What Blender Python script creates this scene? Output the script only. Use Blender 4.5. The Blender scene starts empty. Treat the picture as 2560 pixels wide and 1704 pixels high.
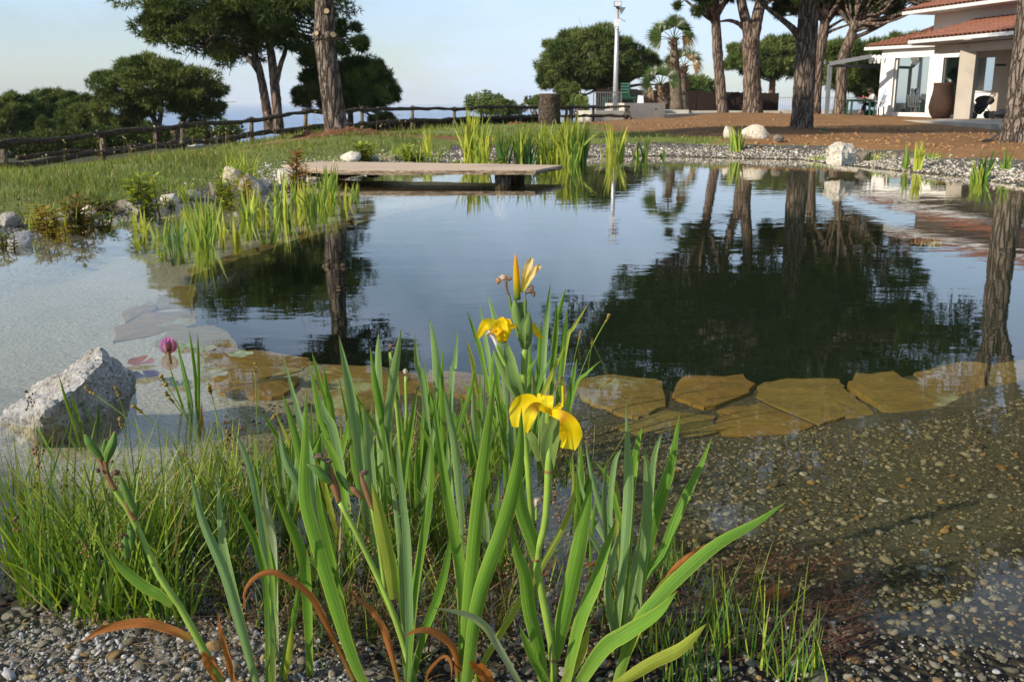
import bpy, math, random
import numpy as np
from mathutils import Vector, Matrix, Quaternion
R_ = math.radians
rng = np.random.default_rng(7)
random.seed(7)
scene = bpy.context.scene
COL = scene.collection

# ------------------------------------------------------------------ camera, sky, sun, exposure
H = 0.90                      # eye above the water, metres
F = 2450.0                    # focal length in pixels of a 2560 wide frame
PITCH = math.atan((852 - 255) / F)
cam_d = bpy.data.cameras.new("camera")
cam = bpy.data.objects.new("camera", cam_d)
COL.objects.link(cam)
cam.location = (0, 0, H)
cam.rotation_euler = (math.pi / 2 - PITCH, 0, 0)
cam_d.sensor_width = 23.5
cam_d.lens = F / 2560 * 23.5
cam_d.clip_start = 0.05
cam_d.clip_end = 60000
cam_d.dof.use_dof = True
cam_d.dof.focus_distance = 1.9
cam_d.dof.aperture_fstop = 13
scene.camera = cam

SUN_EL = R_(28)
SUN_AZ = math.atan2(-0.85, -0.52)
S = Vector((math.sin(SUN_AZ) * math.cos(SUN_EL), math.cos(SUN_AZ) * math.cos(SUN_EL), math.sin(SUN_EL)))
world = bpy.data.worlds.new("World")
scene.world = world
world.use_nodes = True
wn, wl = world.node_tree.nodes, world.node_tree.links
wn.clear()
wo = wn.new("ShaderNodeOutputWorld")
bg = wn.new("ShaderNodeBackground")
bg.inputs[1].default_value = 0.115
sky = wn.new("ShaderNodeTexSky")
sky.sky_type = 'NISHITA'
sky.sun_disc = False
sky.sun_elevation = SUN_EL
sky.sun_rotation = SUN_AZ % (2 * math.pi)
sky.altitude = 60
sky.air_density = 1.0
sky.dust_density = 0.7
sky.ozone_density = 2.2
tc = wn.new("ShaderNodeTexCoord")
mp = wn.new("ShaderNodeMapping")
mp.inputs['Scale'].default_value = (1.0, 1.0, 2.6)
mp.inputs['Rotation'].default_value = (0.2, 0.1, 0.5)
cn = wn.new("ShaderNodeTexNoise")
cn.inputs['Scale'].default_value = 2.3
cn.inputs['Detail'].default_value = 7
cn.inputs['Roughness'].default_value = 0.58
cn.inputs['Distortion'].default_value = 0.5
cr = wn.new("ShaderNodeMapRange")
cr.inputs['From Min'].default_value = 0.40
cr.inputs['From Max'].default_value = 0.66
cr.inputs['To Min'].default_value = 0.25
cr.inputs['To Max'].default_value = 0.95
mx = wn.new("ShaderNodeMixRGB")
mx.inputs[2].default_value = (5.3, 6.5, 8.5, 1)     # thin high cloud, lit by the sun
wl.new(tc.outputs['Generated'], mp.inputs[0]); wl.new(mp.outputs[0], cn.inputs['Vector'])
wl.new(cn.outputs[0], cr.inputs[0]); wl.new(cr.outputs[0], mx.inputs[0])
wl.new(sky.outputs[0], mx.inputs[1]); wl.new(mx.outputs[0], bg.inputs[0]); wl.new(bg.outputs[0], wo.inputs[0])

sun_d = bpy.data.lights.new("sun", 'SUN')
sun_d.energy = 5.0
sun_d.angle = R_(0.55)
sun_d.color = (1.0, 0.90, 0.74)
sun = bpy.data.objects.new("sun", sun_d)
sun.rotation_euler = (-S).to_track_quat('-Z', 'Y').to_euler()
COL.objects.link(sun)
scene.view_settings.view_transform = 'Standard'
scene.view_settings.look = 'None'
scene.view_settings.exposure = 0.3
scene.view_settings.gamma = 1.0
scene.cycles.max_bounces = 8
scene.cycles.diffuse_bounces = 3
scene.cycles.glossy_bounces = 3
scene.cycles.transparent_max_bounces = 10
scene.cycles.caustics_reflective = False
scene.cycles.caustics_refractive = False
scene.cycles.sample_clamp_indirect = 6

# ------------------------------------------------------------------ helpers
CP, SP = math.cos(PITCH), math.sin(PITCH)
def ray(x, y):
    u, v = (x - 1280) / F, (852 - y) / F
    return np.array([u, CP + v * SP, -SP + v * CP])
def pt(x, y, D):
    "point seen at picture position x, y that stands D metres ahead"
    d = ray(x, y)
    return np.array([0, 0, H]) + d * (D / d[1])
def gp(x, y, z=0.0):
    "point at picture position x, y on the level z"
    d = ray(x, y)
    t = (z - H) / d[2]
    return np.array([0, 0, H]) + d * t
def px2m(p, D):
    return p * D / F * 1.02

def tag(o, label=None, cat=None, group=None, kind=None):
    if label: o["label"] = label
    if cat: o["category"] = cat
    if group: o["group"] = group
    if kind: o["kind"] = kind
    return o
def empty(name, loc=(0, 0, 0), label=None, cat=None, group=None):
    o = bpy.data.objects.new(name, None)
    o.empty_display_size = 0.1
    o.location = loc
    COL.objects.link(o)
    return tag(o, label, cat, group)
def link(name, me, parent=None):
    o = bpy.data.objects.new(name, me)
    COL.objects.link(o)
    if parent is not None:
        o.parent = parent
        o.matrix_parent_inverse = Matrix.Translation(-Vector(parent_world(parent)))
    return o
def parent_world(p):
    l = Vector(p.location)
    return l if p.parent is None else l      # parts are built in world space, parts sit at the origin
def meshdata(name, V, Fc, mats, smooth=False, col=None, uv=None, mi=None):
    me = bpy.data.meshes.new(name)
    V = np.asarray(V, dtype=np.float32).reshape(-1, 3)
    if isinstance(Fc, np.ndarray) and Fc.ndim == 2:
        n, k = Fc.shape
        me.vertices.add(len(V)); me.vertices.foreach_set("co", V.ravel())
        me.loops.add(n * k); me.loops.foreach_set("vertex_index", Fc.astype(np.int32).ravel())
        me.polygons.add(n); me.polygons.foreach_set("loop_start", np.arange(0, n * k, k, dtype=np.int32))
        me.update(calc_edges=True)
    else:
        me.from_pydata(V.tolist(), [], [list(map(int, f)) for f in Fc])
    if smooth:
        me.polygons.foreach_set("use_smooth", np.ones(len(me.polygons), dtype=bool))
    if col is not None:
        a = me.color_attributes.new("Col", 'FLOAT_COLOR', 'POINT')
        c = np.ones((len(V), 4), dtype=np.float32); c[:, :np.shape(col)[1]] = col
        a.data.foreach_set("color", c.ravel())
    if uv is not None:
        l = me.uv_layers.new(name="UVMap")
        vi = np.empty(len(me.loops), dtype=np.int32); me.loops.foreach_get("vertex_index", vi)
        l.data.foreach_set("uv", np.asarray(uv, dtype=np.float32)[vi].ravel())
    if not isinstance(mats, (list, tuple)): mats = [mats]
    for m in mats: me.materials.append(m)
    if mi is not None: me.polygons.foreach_set("material_index", np.asarray(mi, dtype=np.int32))
    me.update()
    return me
def mk(name, V, Fc, mats, parent=None, **k):
    return link(name, meshdata(name, V, Fc, mats, **k), parent)

class MB:
    "collects pieces of ONE part"
    def __init__(s): s.V = []; s.F = []; s.C = []; s.U = []; s.n = 0
    def add(s, V, Fc, c=None, uv=None):
        V = np.asarray(V, float).reshape(-1, 3)
        s.V.append(V); s.F += [[int(i) + s.n for i in f] for f in Fc]
        s.C.append(np.tile(np.array(c if c is not None else (1, 1, 1), float)[:3], (len(V), 1)) if np.ndim(c) < 2 else np.asarray(c, float)[:, :3])
        s.U.append(np.zeros((len(V), 2)) if uv is None else np.asarray(uv))
        s.n += len(V)
        return s
    def box(s, a, b, c=None):
        x0, y0, z0 = a; x1, y1, z1 = b
        V = [(x0, y0, z0), (x1, y0, z0), (x1, y1, z0), (x0, y1, z0), (x0, y0, z1), (x1, y0, z1), (x1, y1, z1), (x0, y1, z1)]
        return s.add(V, [(0, 3, 2, 1), (4, 5, 6, 7), (0, 1, 5, 4), (1, 2, 6, 5), (2, 3, 7, 6), (3, 0, 4, 7)], c)
    def prism(s, poly, z0, z1, c=None):
        n = len(poly); 
        V = [(p[0], p[1], z0) for p in poly] + [(p[0], p[1], z1) for p in poly]
        Fc = [list(range(n))[::-1], list(range(n, 2 * n))] + [(i, (i + 1) % n, n + (i + 1) % n, n + i) for i in range(n)]
        return s.add(V, Fc, c)
    def bar(s, p, q, w, h=None, c=None, up=(0, 0, 1)):
        "square bar from p to q"
        h = h or w
        p, q = np.array(p, float), np.array(q, float)
        t = q - p; t /= np.linalg.norm(t)
        u = np.array(up, float)
        if abs(t @ u) > .95: u = np.array([0., 1, 0])
        a = np.cross(t, u); a /= np.linalg.norm(a); b = np.cross(a, t)
        V = [e + a * i * w / 2 + b * j * h / 2 for e in (p, q) for i, j in ((-1, -1), (1, -1), (1, 1), (-1, 1))]
        return s.add(V, [(0, 1, 2, 3), (7, 6, 5, 4), (0, 4, 5, 1), (1, 5, 6, 2), (2, 6, 7, 3), (3, 7, 4, 0)], c)
    def tube(s, P, r, n=8, c=None, jit=0.0):
        V, Fc, U = tube(P, r, n, jit)
        return s.add(V, Fc, c, U)
    def build(s, name, mat, parent=None, smooth=False):
        return mk(name, np.concatenate(s.V), s.F, mat, parent, smooth=smooth, col=np.concatenate(s.C), uv=np.concatenate(s.U))

def tube(P, r, n=8, jit=0.0):
    P = np.asarray(P, float); K = len(P)
    r = np.broadcast_to(np.asarray(r, float), (K,))
    T = np.gradient(P, axis=0); T /= np.linalg.norm(T, axis=1)[:, None] + 1e-9
    ref = np.array([0, 0, 1.]) if abs(T[0, 2]) < .9 else np.array([0, 1., 0])
    V = []; U = []
    ang = np.arange(n) * 2 * math.pi / n
    for i in range(K):
        a = np.cross(T[i], ref); a /= np.linalg.norm(a) + 1e-9; b = np.cross(a, T[i]); ref = b if K > 2 else ref
        rr = r[i] * (1 + (rng.normal(0, jit, n) if jit else 0))
        V.append(P[i] + np.outer(np.cos(ang) * rr, a) + np.outer(np.sin(ang) * rr, b))
        U += [(j / n, i / (K - 1)) for j in range(n)]
    V = np.concatenate(V)
    Fc = [(i * n + j, i * n + (j + 1) % n, (i + 1) * n + (j + 1) % n, (i + 1) * n + j) for i in range(K - 1) for j in range(n)]
    Fc += [list(range(n))[::-1], list(range((K - 1) * n, K * n))]
    return V, Fc, U
def catmull(P, n):
    P = np.asarray(P, float)
    if len(P) == 2: return np.array([P[0] + (P[1] - P[0]) * t for t in np.linspace(0, 1, n)])
    Q = np.vstack([2 * P[0] - P[1], P, 2 * P[-1] - P[-2]])
    out = []
    for s in np.linspace(0, len(P) - 1 - 1e-6, n):
        i = int(s); t = s - i
        a, b, c, d = Q[i:i + 4]
        out.append(.5 * (2 * b + (c - a) * t + (2 * a - 5 * b + 4 * c - d) * t * t + (3 * b - a - 3 * c + d) * t ** 3))
    return np.array(out)

# ------------------------------------------------------------------ materials
def new_mat(name):
    m = bpy.data.materials.new(name); m.use_nodes = True
    nt = m.node_tree; nt.nodes.clear()
    out = nt.nodes.new("ShaderNodeOutputMaterial")
    return m, nt, out
class N:
    def __init__(s, nt): s.nt = nt
    def __call__(s, t, **k):
        n = s.nt.nodes.new("ShaderNode" + t)
        for a, v in k.items():
            if a in n.inputs: s.set(n.inputs[a], v)
            else: setattr(n, a, v)
        return n
    def set(s, inp, v):
        if hasattr(v, 'is_output') or isinstance(v, bpy.types.NodeSocket): s.nt.links.new(v, inp)
        else: inp.default_value = v
    def mix(s, f, a, b, mode='MIX'):
        n = s.nt.nodes.new("ShaderNodeMixRGB"); n.blend_type = mode
        for i, v in enumerate((f, a, b)):
            if isinstance(v, tuple) and len(v) == 3: v = v + (1,)
            s.set(n.inputs[i], v)
        return n.outputs[0]
    def math(s, op, a, b=0.0, clamp=False):
        n = s.nt.nodes.new("ShaderNodeMath"); n.operation = op; n.use_clamp = clamp
        s.set(n.inputs[0], a); s.set(n.inputs[1], b)
        return n.outputs[0]
    def rng(s, v, a, b, c=0.0, d=1.0):
        n = s.nt.nodes.new("ShaderNodeMapRange")
        s.set(n.inputs[0], v)
        for i, q in enumerate((a, b, c, d)): n.inputs[1 + i].default_value = q
        return n.outputs[0]
    def coord(s, scale=(1, 1, 1), kind='Object'):
        t = s.nt.nodes.new("ShaderNodeTexCoord"); m = s.nt.nodes.new("ShaderNodeMapping")
        m.inputs['Scale'].default_value = scale
        s.nt.links.new(t.outputs[kind], m.inputs[0])
        return m.outputs[0]
    def noise(s, vec, scale, detail=4, rough=.55, dist=0.0):
        n = s.nt.nodes.new("ShaderNodeTexNoise")
        s.nt.links.new(vec, n.inputs['Vector'])
        n.inputs['Scale'].default_value = scale; n.inputs['Detail'].default_value = detail
        n.inputs['Roughness'].default_value = rough; n.inputs['Distortion'].default_value = dist
        return n.outputs[0]
    def vor(s, vec, scale, feature='F1', out='Distance', rnd=1.0):
        n = s.nt.nodes.new("ShaderNodeTexVoronoi"); n.feature = feature
        s.nt.links.new(vec, n.inputs['Vector']); n.inputs['Scale'].default_value = scale
        n.inputs['Randomness'].default_value = rnd
        return n.outputs[out]
    def bump(s, h, strength=.5, dist=.01, normal=None):
        n = s.nt.nodes.new("ShaderNodeBump")
        s.nt.links.new(h, n.inputs['Height']); n.inputs['Strength'].default_value = strength
        n.inputs['Distance'].default_value = dist
        if normal is not None: s.nt.links.new(normal, n.inputs['Normal'])
        return n.outputs[0]
    def bsdf(s, out, color, rough=.8, normal=None, spec=.3, metallic=0.0):
        b = s.nt.nodes.new("ShaderNodeBsdfPrincipled")
        if isinstance(color, tuple) and len(color) == 3: color = color + (1,)
        s.set(b.inputs['Base Color'], color); s.set(b.inputs['Roughness'], rough)
        b.inputs['Specular IOR Level'].default_value = spec; b.inputs['Metallic'].default_value = metallic
        if normal is not None: s.nt.links.new(normal, b.inputs['Normal'])
        if out is not None: s.nt.links.new(b.outputs[0], out.inputs[0])
        return b
def mat_plain(name, c, rough=.7, var=.18, scale=6, bump=.15, bdist=.01, spec=.3, metallic=0.0, grime=0.0, bscale=None):
    m, nt, out = new_mat(name); n = N(nt)
    co = n.coord()
    f = n.noise(co, scale, 6, .6)
    oi = nt.nodes.new("ShaderNodeObjectInfo")
    c = np.array(c)
    col = n.mix(n.rng(f, .3, .7), tuple(c * (1 - var)), tuple(np.minimum(c * (1 + var), 1)))
    col = n.mix(n.rng(oi.outputs['Random'], 0, 1, 0, .18), col, tuple(c * .55))
    if grime:
        g = n.noise(co, scale * .35, 5, .65)
        col = n.mix(n.math('MULTIPLY', n.rng(g, .5, .75), grime), col, tuple(c * .45 * np.array([1, .9, .75])))
    nb = n.bump(n.noise(co, bscale or scale * 8, 5, .65), bump, bdist)
    n.bsdf(out, col, rough, nb, spec, metallic)
    return m
def mat_foliage(name, trans=.35, rough=.55, gloss=.06, var=.25, scale=3.0):
    m, nt, out = new_mat(name); n = N(nt)
    a = n('VertexColor', layer_name='Col')
    f = n.noise(n.coord(), scale, 3)
    k = n.rng(f, .25, .75, 1 - var, 1 + var)
    mul = nt.nodes.new("ShaderNodeVectorMath"); mul.operation = 'SCALE'
    nt.links.new(a.outputs[0], mul.inputs[0]); nt.links.new(k, mul.inputs['Scale'])
    d = n('BsdfDiffuse', Color=mul.outputs[0])
    tcol = n.mix(1.0, mul.outputs[0], (1.25, 1.15, .45), 'MULTIPLY')
    t = n('BsdfTranslucent', Color=tcol)
    ms = n('MixShader'); n.set(ms.inputs[0], trans)
    nt.links.new(d.outputs[0], ms.inputs[1]); nt.links.new(t.outputs[0], ms.inputs[2])
    g = n('BsdfGlossy', Roughness=rough); g.inputs[0].default_value = (1, 1, 1, 1)
    m2 = n('MixShader'); n.set(m2.inputs[0], gloss)
    nt.links.new(ms.outputs[0], m2.inputs[1]); nt.links.new(g.outputs[0], m2.inputs[2])
    nt.links.new(m2.outputs[0], out.inputs[0])
    return m
def mat_leaf(name, dark, light, edge, tip=(.25, .16, .05), trans=.4):
    "a sword leaf: fine lines along the blade, pale at the foot, lighter margins"
    m, nt, out = new_mat(name); n = N(nt)
    uvn = nt.nodes.new("ShaderNodeTexCoord")
    sx = n('SeparateXYZ'); nt.links.new(uvn.outputs['UV'], sx.inputs[0])
    u, v = sx.outputs[0], sx.outputs[1]
    oi = nt.nodes.new("ShaderNodeObjectInfo")
    mpg = n('Mapping'); mpg.inputs['Scale'].default_value = (15, .45, 1)
    nt.links.new(uvn.outputs['UV'], mpg.inputs[0])
    off = n('CombineXYZ'); nt.links.new(n.math('MULTIPLY', oi.outputs['Random'], 40), off.inputs[0]); nt.links.new(n.math('MULTIPLY', oi.outputs['Random'], 17), off.inputs[1])
    nt.links.new(off.outputs[0], mpg.inputs['Location'])
    lines = n.noise(mpg.outputs[0], 1.0, 3, .6)
    mp2 = n('Mapping'); mp2.inputs['Scale'].default_value = (1.5, 5, 1); nt.links.new(uvn.outputs['UV'], mp2.inputs[0]); nt.links.new(off.outputs[0], mp2.inputs['Location'])
    blot = n.noise(mp2.outputs[0], 1.0, 4, .6)
    col = n.mix(n.rng(lines, .36, .64), dark, light)
    mid_ = n.rng(n.math('ABSOLUTE', n.math('SUBTRACT', u, .5)), .0, .07, .6, 0)
    col = n.mix(mid_, col, dark)
    col = n.mix(n.rng(oi.outputs['Random'], 0, 1, 0, .45), col, tuple(np.array(light) * np.array([1.15, 1.0, .8])))
    col = n.mix(n.math('MULTIPLY', n.rng(blot, .45, .75), .5), col, tuple(np.array(light) * .62))
    e = n.math('ABSOLUTE', n.math('SUBTRACT', u, .5))
    col = n.mix(n.rng(e, .40, .5, 0, .75), col, edge)
    col = n.mix(n.rng(v, .0, .18, .45, 0), col, (.22, .28, .06))
    tb = n.math('ADD', v, n.math('MULTIPLY', n.math('SUBTRACT', blot, .5), .10))
    col = n.mix(n.rng(tb, .955, .99, 0, .85), col, tip)
    nb = n.bump(lines, 1.0, .0022)
    b = n.bsdf(None, col, n.rng(blot, .3, .7, .45, .7), nb, .22)
    t = n('BsdfTranslucent', Color=n.mix(1.0, col, (1.5, 1.25, .45), 'MULTIPLY'))
    ms = n('MixShader'); n.set(ms.inputs[0], trans)
    nt.links.new(b.outputs[0], ms.inputs[1]); nt.links.new(t.outputs[0], ms.inputs[2])
    nt.links.new(ms.outputs[0], out.inputs[0])
    return m
def mat_bark(name, c1, c2, c3, zs=.22, scale=9.0, bump=1.0, dist=.05):
    m, nt, out = new_mat(name); n = N(nt)
    co = n.coord((1, 1, zs))
    wob = n.noise(co, scale * .8, 3, .6)
    v = nt.nodes.new("ShaderNodeTexVoronoi"); v.feature = 'DISTANCE_TO_EDGE'; v.inputs['Scale'].default_value = scale
    add = nt.nodes.new("ShaderNodeVectorMath"); add.operation = 'MULTIPLY_ADD'
    cv = n('CombineXYZ')
    for i in range(3): nt.links.new(wob, cv.inputs[i])
    nt.links.new(cv.outputs[0], add.inputs[0]); add.inputs[1].default_value = (.18, .18, .18); nt.links.new(co, add.inputs[2])
    nt.links.new(add.outputs[0], v.inputs['Vector'])
    fur = n.rng(v.outputs['Distance'], 0.0, .22)
    f = n.noise(n.coord(), 30, 5, .7)
    big = n.noise(n.coord((1, 1, .5)), 2.2, 3)
    col = n.mix(n.rng(f, .3, .7), c1, c2)
    col = n.mix(n.rng(big, .4, .7, 0, .55), col, c3)
    col = n.mix(n.rng(fur, 0, .75, .95, 0), col, tuple(np.array(c1) * .22))
    h = n.math('ADD', fur, n.math('MULTIPLY', f, .35))
    n.bsdf(out, col, .95, n.bump(h, bump, dist), .1)
    return m

M = {}
M['foliage'] = mat_foliage('green_blade', .34, .5, .012)
M['needles'] = mat_foliage('pine_needles', .16, .6, .005, .35, .9)
M['palm'] = mat_foliage('palm_leaf', .3, .4, .05)
M['leafA'] = mat_leaf('iris_leaf_green', (.055, .165, .016), (.165, .335, .042), (.38, .46, .07), trans=.3)
M['leafB'] = mat_leaf('iris_leaf_bluish', (.115, .235, .085), (.255, .41, .165), (.38, .48, .16), trans=.28)
M['leafC'] = mat_leaf('iris_leaf_yellowing', (.24, .33, .04), (.40, .47, .075), (.55, .52, .09), trans=.45)
M['leafD'] = mat_leaf('iris_leaf_dead', (.30, .10, .025), (.46, .19, .05), (.36, .15, .05), (.2, .08, .03), trans=.35)
M['leafE'] = mat_leaf('iris_leaf_pale', (.24, .34, .22), (.36, .46, .32), (.42, .50, .32))
M['stalk'] = mat_plain('iris_stalk', (.21, .32, .05), .45, .25, 14, .15, .002)
M['bract'] = mat_leaf('iris_bract', (.10, .19, .045), (.18, .29, .085), (.32, .36, .11), trans=.2)
M['bractdry'] = mat_leaf('iris_bract_dry', (.20, .10, .045), (.34, .20, .10), (.30, .17, .08), trans=.25)
M['pod'] = mat_leaf('iris_seed_pod', (.055, .13, .022), (.12, .23, .045), (.18, .28, .07), trans=.1)
M['bark'] = mat_bark('pine_bark', (.13, .10, .08), (.33, .28, .235), (.21, .145, .105), zs=.2, scale=11)
M['bark_far'] = mat_bark('pine_bark_far', (.12, .088, .07), (.31, .25, .20), (.22, .135, .095), zs=.2, scale=7, dist=.04)
M['bark_red'] = mat_bark('young_pine_bark', (.24, .14, .09), (.33, .22, .16), (.30, .14, .08), scale=7, dist=.03)
M['log'] = mat_bark('weathered_log', (.085, .065, .05), (.15, .12, .095), (.11, .075, .05), zs=.6, scale=14, dist=.015)
M['post'] = mat_bark('fence_post_wood', (.20, .16, .115), (.31, .26, .20), (.17, .12, .08), zs=.3, scale=16, dist=.012)
M['cut'] = mat_plain('cut_wood', (.42, .31, .19), .85, .25, 20, .3, .004)
M['soil'] = mat_plain('turned_earth', (.17, .075, .035), .95, .35, 9, .8, .03)
def mat_petal():
    m, nt, out = new_mat('yellow_petal'); n = N(nt)
    uvn = nt.nodes.new("ShaderNodeTexCoord")
    sx = n('SeparateXYZ'); nt.links.new(uvn.outputs['UV'], sx.inputs[0])
    mpg = n('Mapping'); mpg.inputs['Scale'].default_value = (22, 1.2, 1); nt.links.new(uvn.outputs['UV'], mpg.inputs[0])
    veins = n.noise(mpg.outputs[0], 1.0, 3, .6)
    a = n('VertexColor', layer_name='Col')
    col = n.mix(n.rng(veins, .4, .66, 0, .6), a.outputs[0], n.mix(1.0, a.outputs[0], (.92, .66, .5), 'MULTIPLY'))
    b = n.bsdf(None, col, .5, n.bump(veins, .3, .001), .25)
    t = n('BsdfTranslucent', Color=col)
    ms = n('MixShader'); n.set(ms.inputs[0], .48)
    nt.links.new(b.outputs[0], ms.inputs[1]); nt.links.new(t.outputs[0], ms.inputs[2]); nt.links.new(ms.outputs[0], out.inputs[0])
    return m
M['petal'] = mat_petal()
def mat_granite(name, a, b, c, scale=60):
    m, nt, out = new_mat(name); n = N(nt)
    co = n.coord()
    f = n.noise(co, scale, 6, .7); g = n.noise(co, scale * .13, 5, .6)
    sp = n.vor(co, scale * 2.2, 'F1', 'Color')
    col = n.mix(n.rng(f, .32, .68), a, b)
    col = n.mix(n.rng(g, .48, .72, 0, .75), col, c)
    sx = n('SeparateColor'); nt.links.new(sp, sx.inputs[0])
    col = n.mix(n.rng(sx.outputs[0], .74, .86, 0, .6), col, tuple(np.array(a) * .35))
    h = n.math('ADD', n.math('MULTIPLY', f, .5), n.math('MULTIPLY', n.noise(co, scale * .3, 6, .7), 1.0))
    n.bsdf(out, col, .88, n.bump(h, .9, .012 * 60 / scale), .2)
    return m
M['granite'] = mat_granite('pale_granite', (.20, .195, .185), (.45, .435, .41), (.24, .20, .14))
M['rock'] = mat_granite('grey_bank_rock', (.19, .18, .165), (.36, .34, .31), (.24, .20, .13), 40)
M['limestone'] = mat_granite('cream_boulder', (.50, .44, .35), (.70, .64, .54), (.46, .36, .22), 22)
M['darkrock'] = mat_granite('brown_boulder', (.15, .125, .10), (.27, .23, .18), (.12, .10, .08), 26)
def mat_slab():
    m, nt, out = new_mat('rusty_slate'); n = N(nt)
    co = n.coord((1, 2.2, 1))
    oi = nt.nodes.new("ShaderNodeObjectInfo")
    f = n.noise(co, 5, 6, .65, .6); g = n.noise(n.coord(), 2.3, 4, .6); s = n.noise(n.coord((3, 14, 3)), 6, 4, .6)
    col = n.mix(n.rng(f, .3, .7), (.15, .078, .018), (.27, .165, .042))
    col = n.mix(n.rng(oi.outputs['Random'], 0, 1, 0, .6), col, (.16, .15, .05))
    col = n.mix(n.rng(g, .58, .64, 0, .9), col, (.30, .32, .20))
    col = n.mix(n.rng(s, .5, .72, 0, .6), col, (.09, .05, .015))
    col = n.mix(n.rng(n.noise(n.coord(), 14, 5, .7), .5, .7, 0, .6), col, (.075, .072, .028))
    h = n.math('ADD', s, n.noise(n.coord(), 26, 6, .7))
    n.bsdf(out, col, .8, n.bump(h, .6, .012), .2)
    return m
M['slab'] = mat_slab()
# ------------------------------------------------------------------ the lie of the land
POND_PX = [(2560,466),(2900,560),(3300,800),(3300,1300),(2900,1600),(2560,1650),(2250,1590),(1980,1530),(1720,1530),(1500,1570),(1300,1610),(1000,1625),(760,1580),(480,1520),(250,1530),(0,1480),(-400,1300),(-900,1000),(-700,750),(-300,660),(0,625),(60,602),(145,574),(248,558),(352,548),(456,515),(560,500),(620,486),(724,470),(800,450),(900,434),(1000,420),(1100,409),(1280,400),(1400,397),(1500,392),(1660,390),(1850,396),(2000,399),(2060,408),(2130,415),(2190,421),(2250,428),(2400,441)]
POND = np.array([gp(x, y)[:2] for x, y in POND_PX])
ZS = -0.16
DEEP_PX = [(2900,890),(2560,905),(2300,920),(2110,958),(1990,945),(1800,945),(1690,960),(1650,945),(1480,945),(1300,935),(1150,925),(980,912),(800,893),(640,865),(598,860),(558,828),(500,815),(482,775),(495,712),(480,690),(640,615),(875,553),(1200,485),(1400,455),(1600,442),(2000,442),(2400,475),(2800,570),(3200,700)]
DEEP = np.array([gp(x, y, ZS)[:2] for x, y in DEEP_PX])
def sdf(P, poly):
    "signed distance, negative inside"
    P = np.asarray(P, float)[:, :2]
    A = poly; B = np.roll(poly, -1, 0)
    best = np.full(len(P), 1e9); inside = np.zeros(len(P), bool)
    for a, b in zip(A, B):
        e = b - a; w = P - a
        t = np.clip(w @ e / (e @ e), 0, 1)
        best = np.minimum(best, np.linalg.norm(w - t[:, None] * e, axis=1))
        c = (a[1] > P[:, 1]) != (b[1] > P[:, 1])
        with np.errstate(divide='ignore', invalid='ignore'):
            xi = a[0] + (P[:, 1] - a[1]) * e[0] / (e[1] if e[1] else 1e-9)
        inside ^= c & (P[:, 0] < xi)
    return np.where(inside, -best, best)
def sstep(a, b, x):
    t = np.clip((x - a) / (b - a), 0, 1); return t * t * (3 - 2 * t)
def wob(x, y, s, seed=0):
    r = np.random.default_rng(seed); o = 0
    for k in range(7):
        a = r.uniform(0, 6.28); f = s * r.uniform(.6, 2.2)
        o = o + np.sin((x * math.cos(a) + y * math.sin(a)) * f + r.uniform(0, 6.28))
    return o / 7
FENCE = [(8,352,463,17.3),(256,328,421,21.1),(457,305,388,23.6),(629,292,354,27.5),(765,276,342,29.0),(905,268,331,31.0),(1031,264,328,34.5),(1136,267,323,36.5),(1227,262,313,38.5),(1303,265,308,40),(1429,265,305,41.5),(1483,265,302,42),(1567,265,297,42.5)]
ctrl = []
for x, y0, y1, D in FENCE: ctrl.append(pt(x, y1 + 3, D))
for x, y, D in [(844,334,18),(2003,320,24),(2545,355,18),(1373,310,30),(1600,298,44),(1802,283,46),(1882,283,46),(2040,284,46),(1700,310,36),(1500,330,26),(2300,330,27)]: ctrl.append(pt(x, y, D))
ctrl += [np.array(c, float) for c in [(0,1.2,.02),(-1,1.2,.03),(1.2,1.2,.02),(0,-3,.1),(-5,-1,.12),(5,-1,.12),(-7,5,.15),(-5.5,7.5,.16),(-4,9.5,.16),(-3.2,12,.17),(8,9,.14),(7.5,12,.14),(7,16,.16),(3,19,.16),(0,18.5,.16),
    (12,36,.2),(17,36,.2),(20,44,.24),(30,50,.25),(24,60,.2),(40,30,.3),(40,0,.4),(0,-30,.5),(-30,-10,.0),(-30,20,-1.1),(-22,36,-1.5),(-16,52,-3),(-6,60,-3.6),(6,66,-1.8),(14,72,-1.0),(24,80,-1.5),
    (-60,50,-9),(-40,90,-13),(0,120,-14),(40,120,-13),(80,60,-6),(90,0,-4),(-90,0,-10),(0,-80,-1),(0,200,-44),(120,200,-44),(-120,200,-44),(200,60,-42),(-200,60,-44),(-200,-60,-44),(200,-60,-30),(220,240,-60),(-220,240,-60)]]
ctrl = np.array(ctrl)
def tps_phi(r): return np.where(r > 1e-9, r * r * np.log(r + 1e-12), 0)
def tps_fit(C):
    n = len(C); K = tps_phi(np.linalg.norm(C[:, None, :2] - C[None, :, :2], axis=2)) + np.eye(n) * .5
    Pm = np.c_[np.ones(n), C[:, :2]]
    A = np.block([[K, Pm], [Pm.T, np.zeros((3, 3))]])
    return np.linalg.solve(A, np.r_[C[:, 2], 0, 0, 0])
TW = tps_fit(ctrl)
def base_z(P):
    out = np.empty(len(P))
    for i in range(0, len(P), 20000):
        Q = P[i:i + 20000, :2]
        K = tps_phi(np.linalg.norm(Q[:, None] - ctrl[None, :, :2], axis=2))
        out[i:i + 20000] = K @ TW[:-3] + TW[-3] + Q @ TW[-2:]
    return out
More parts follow.
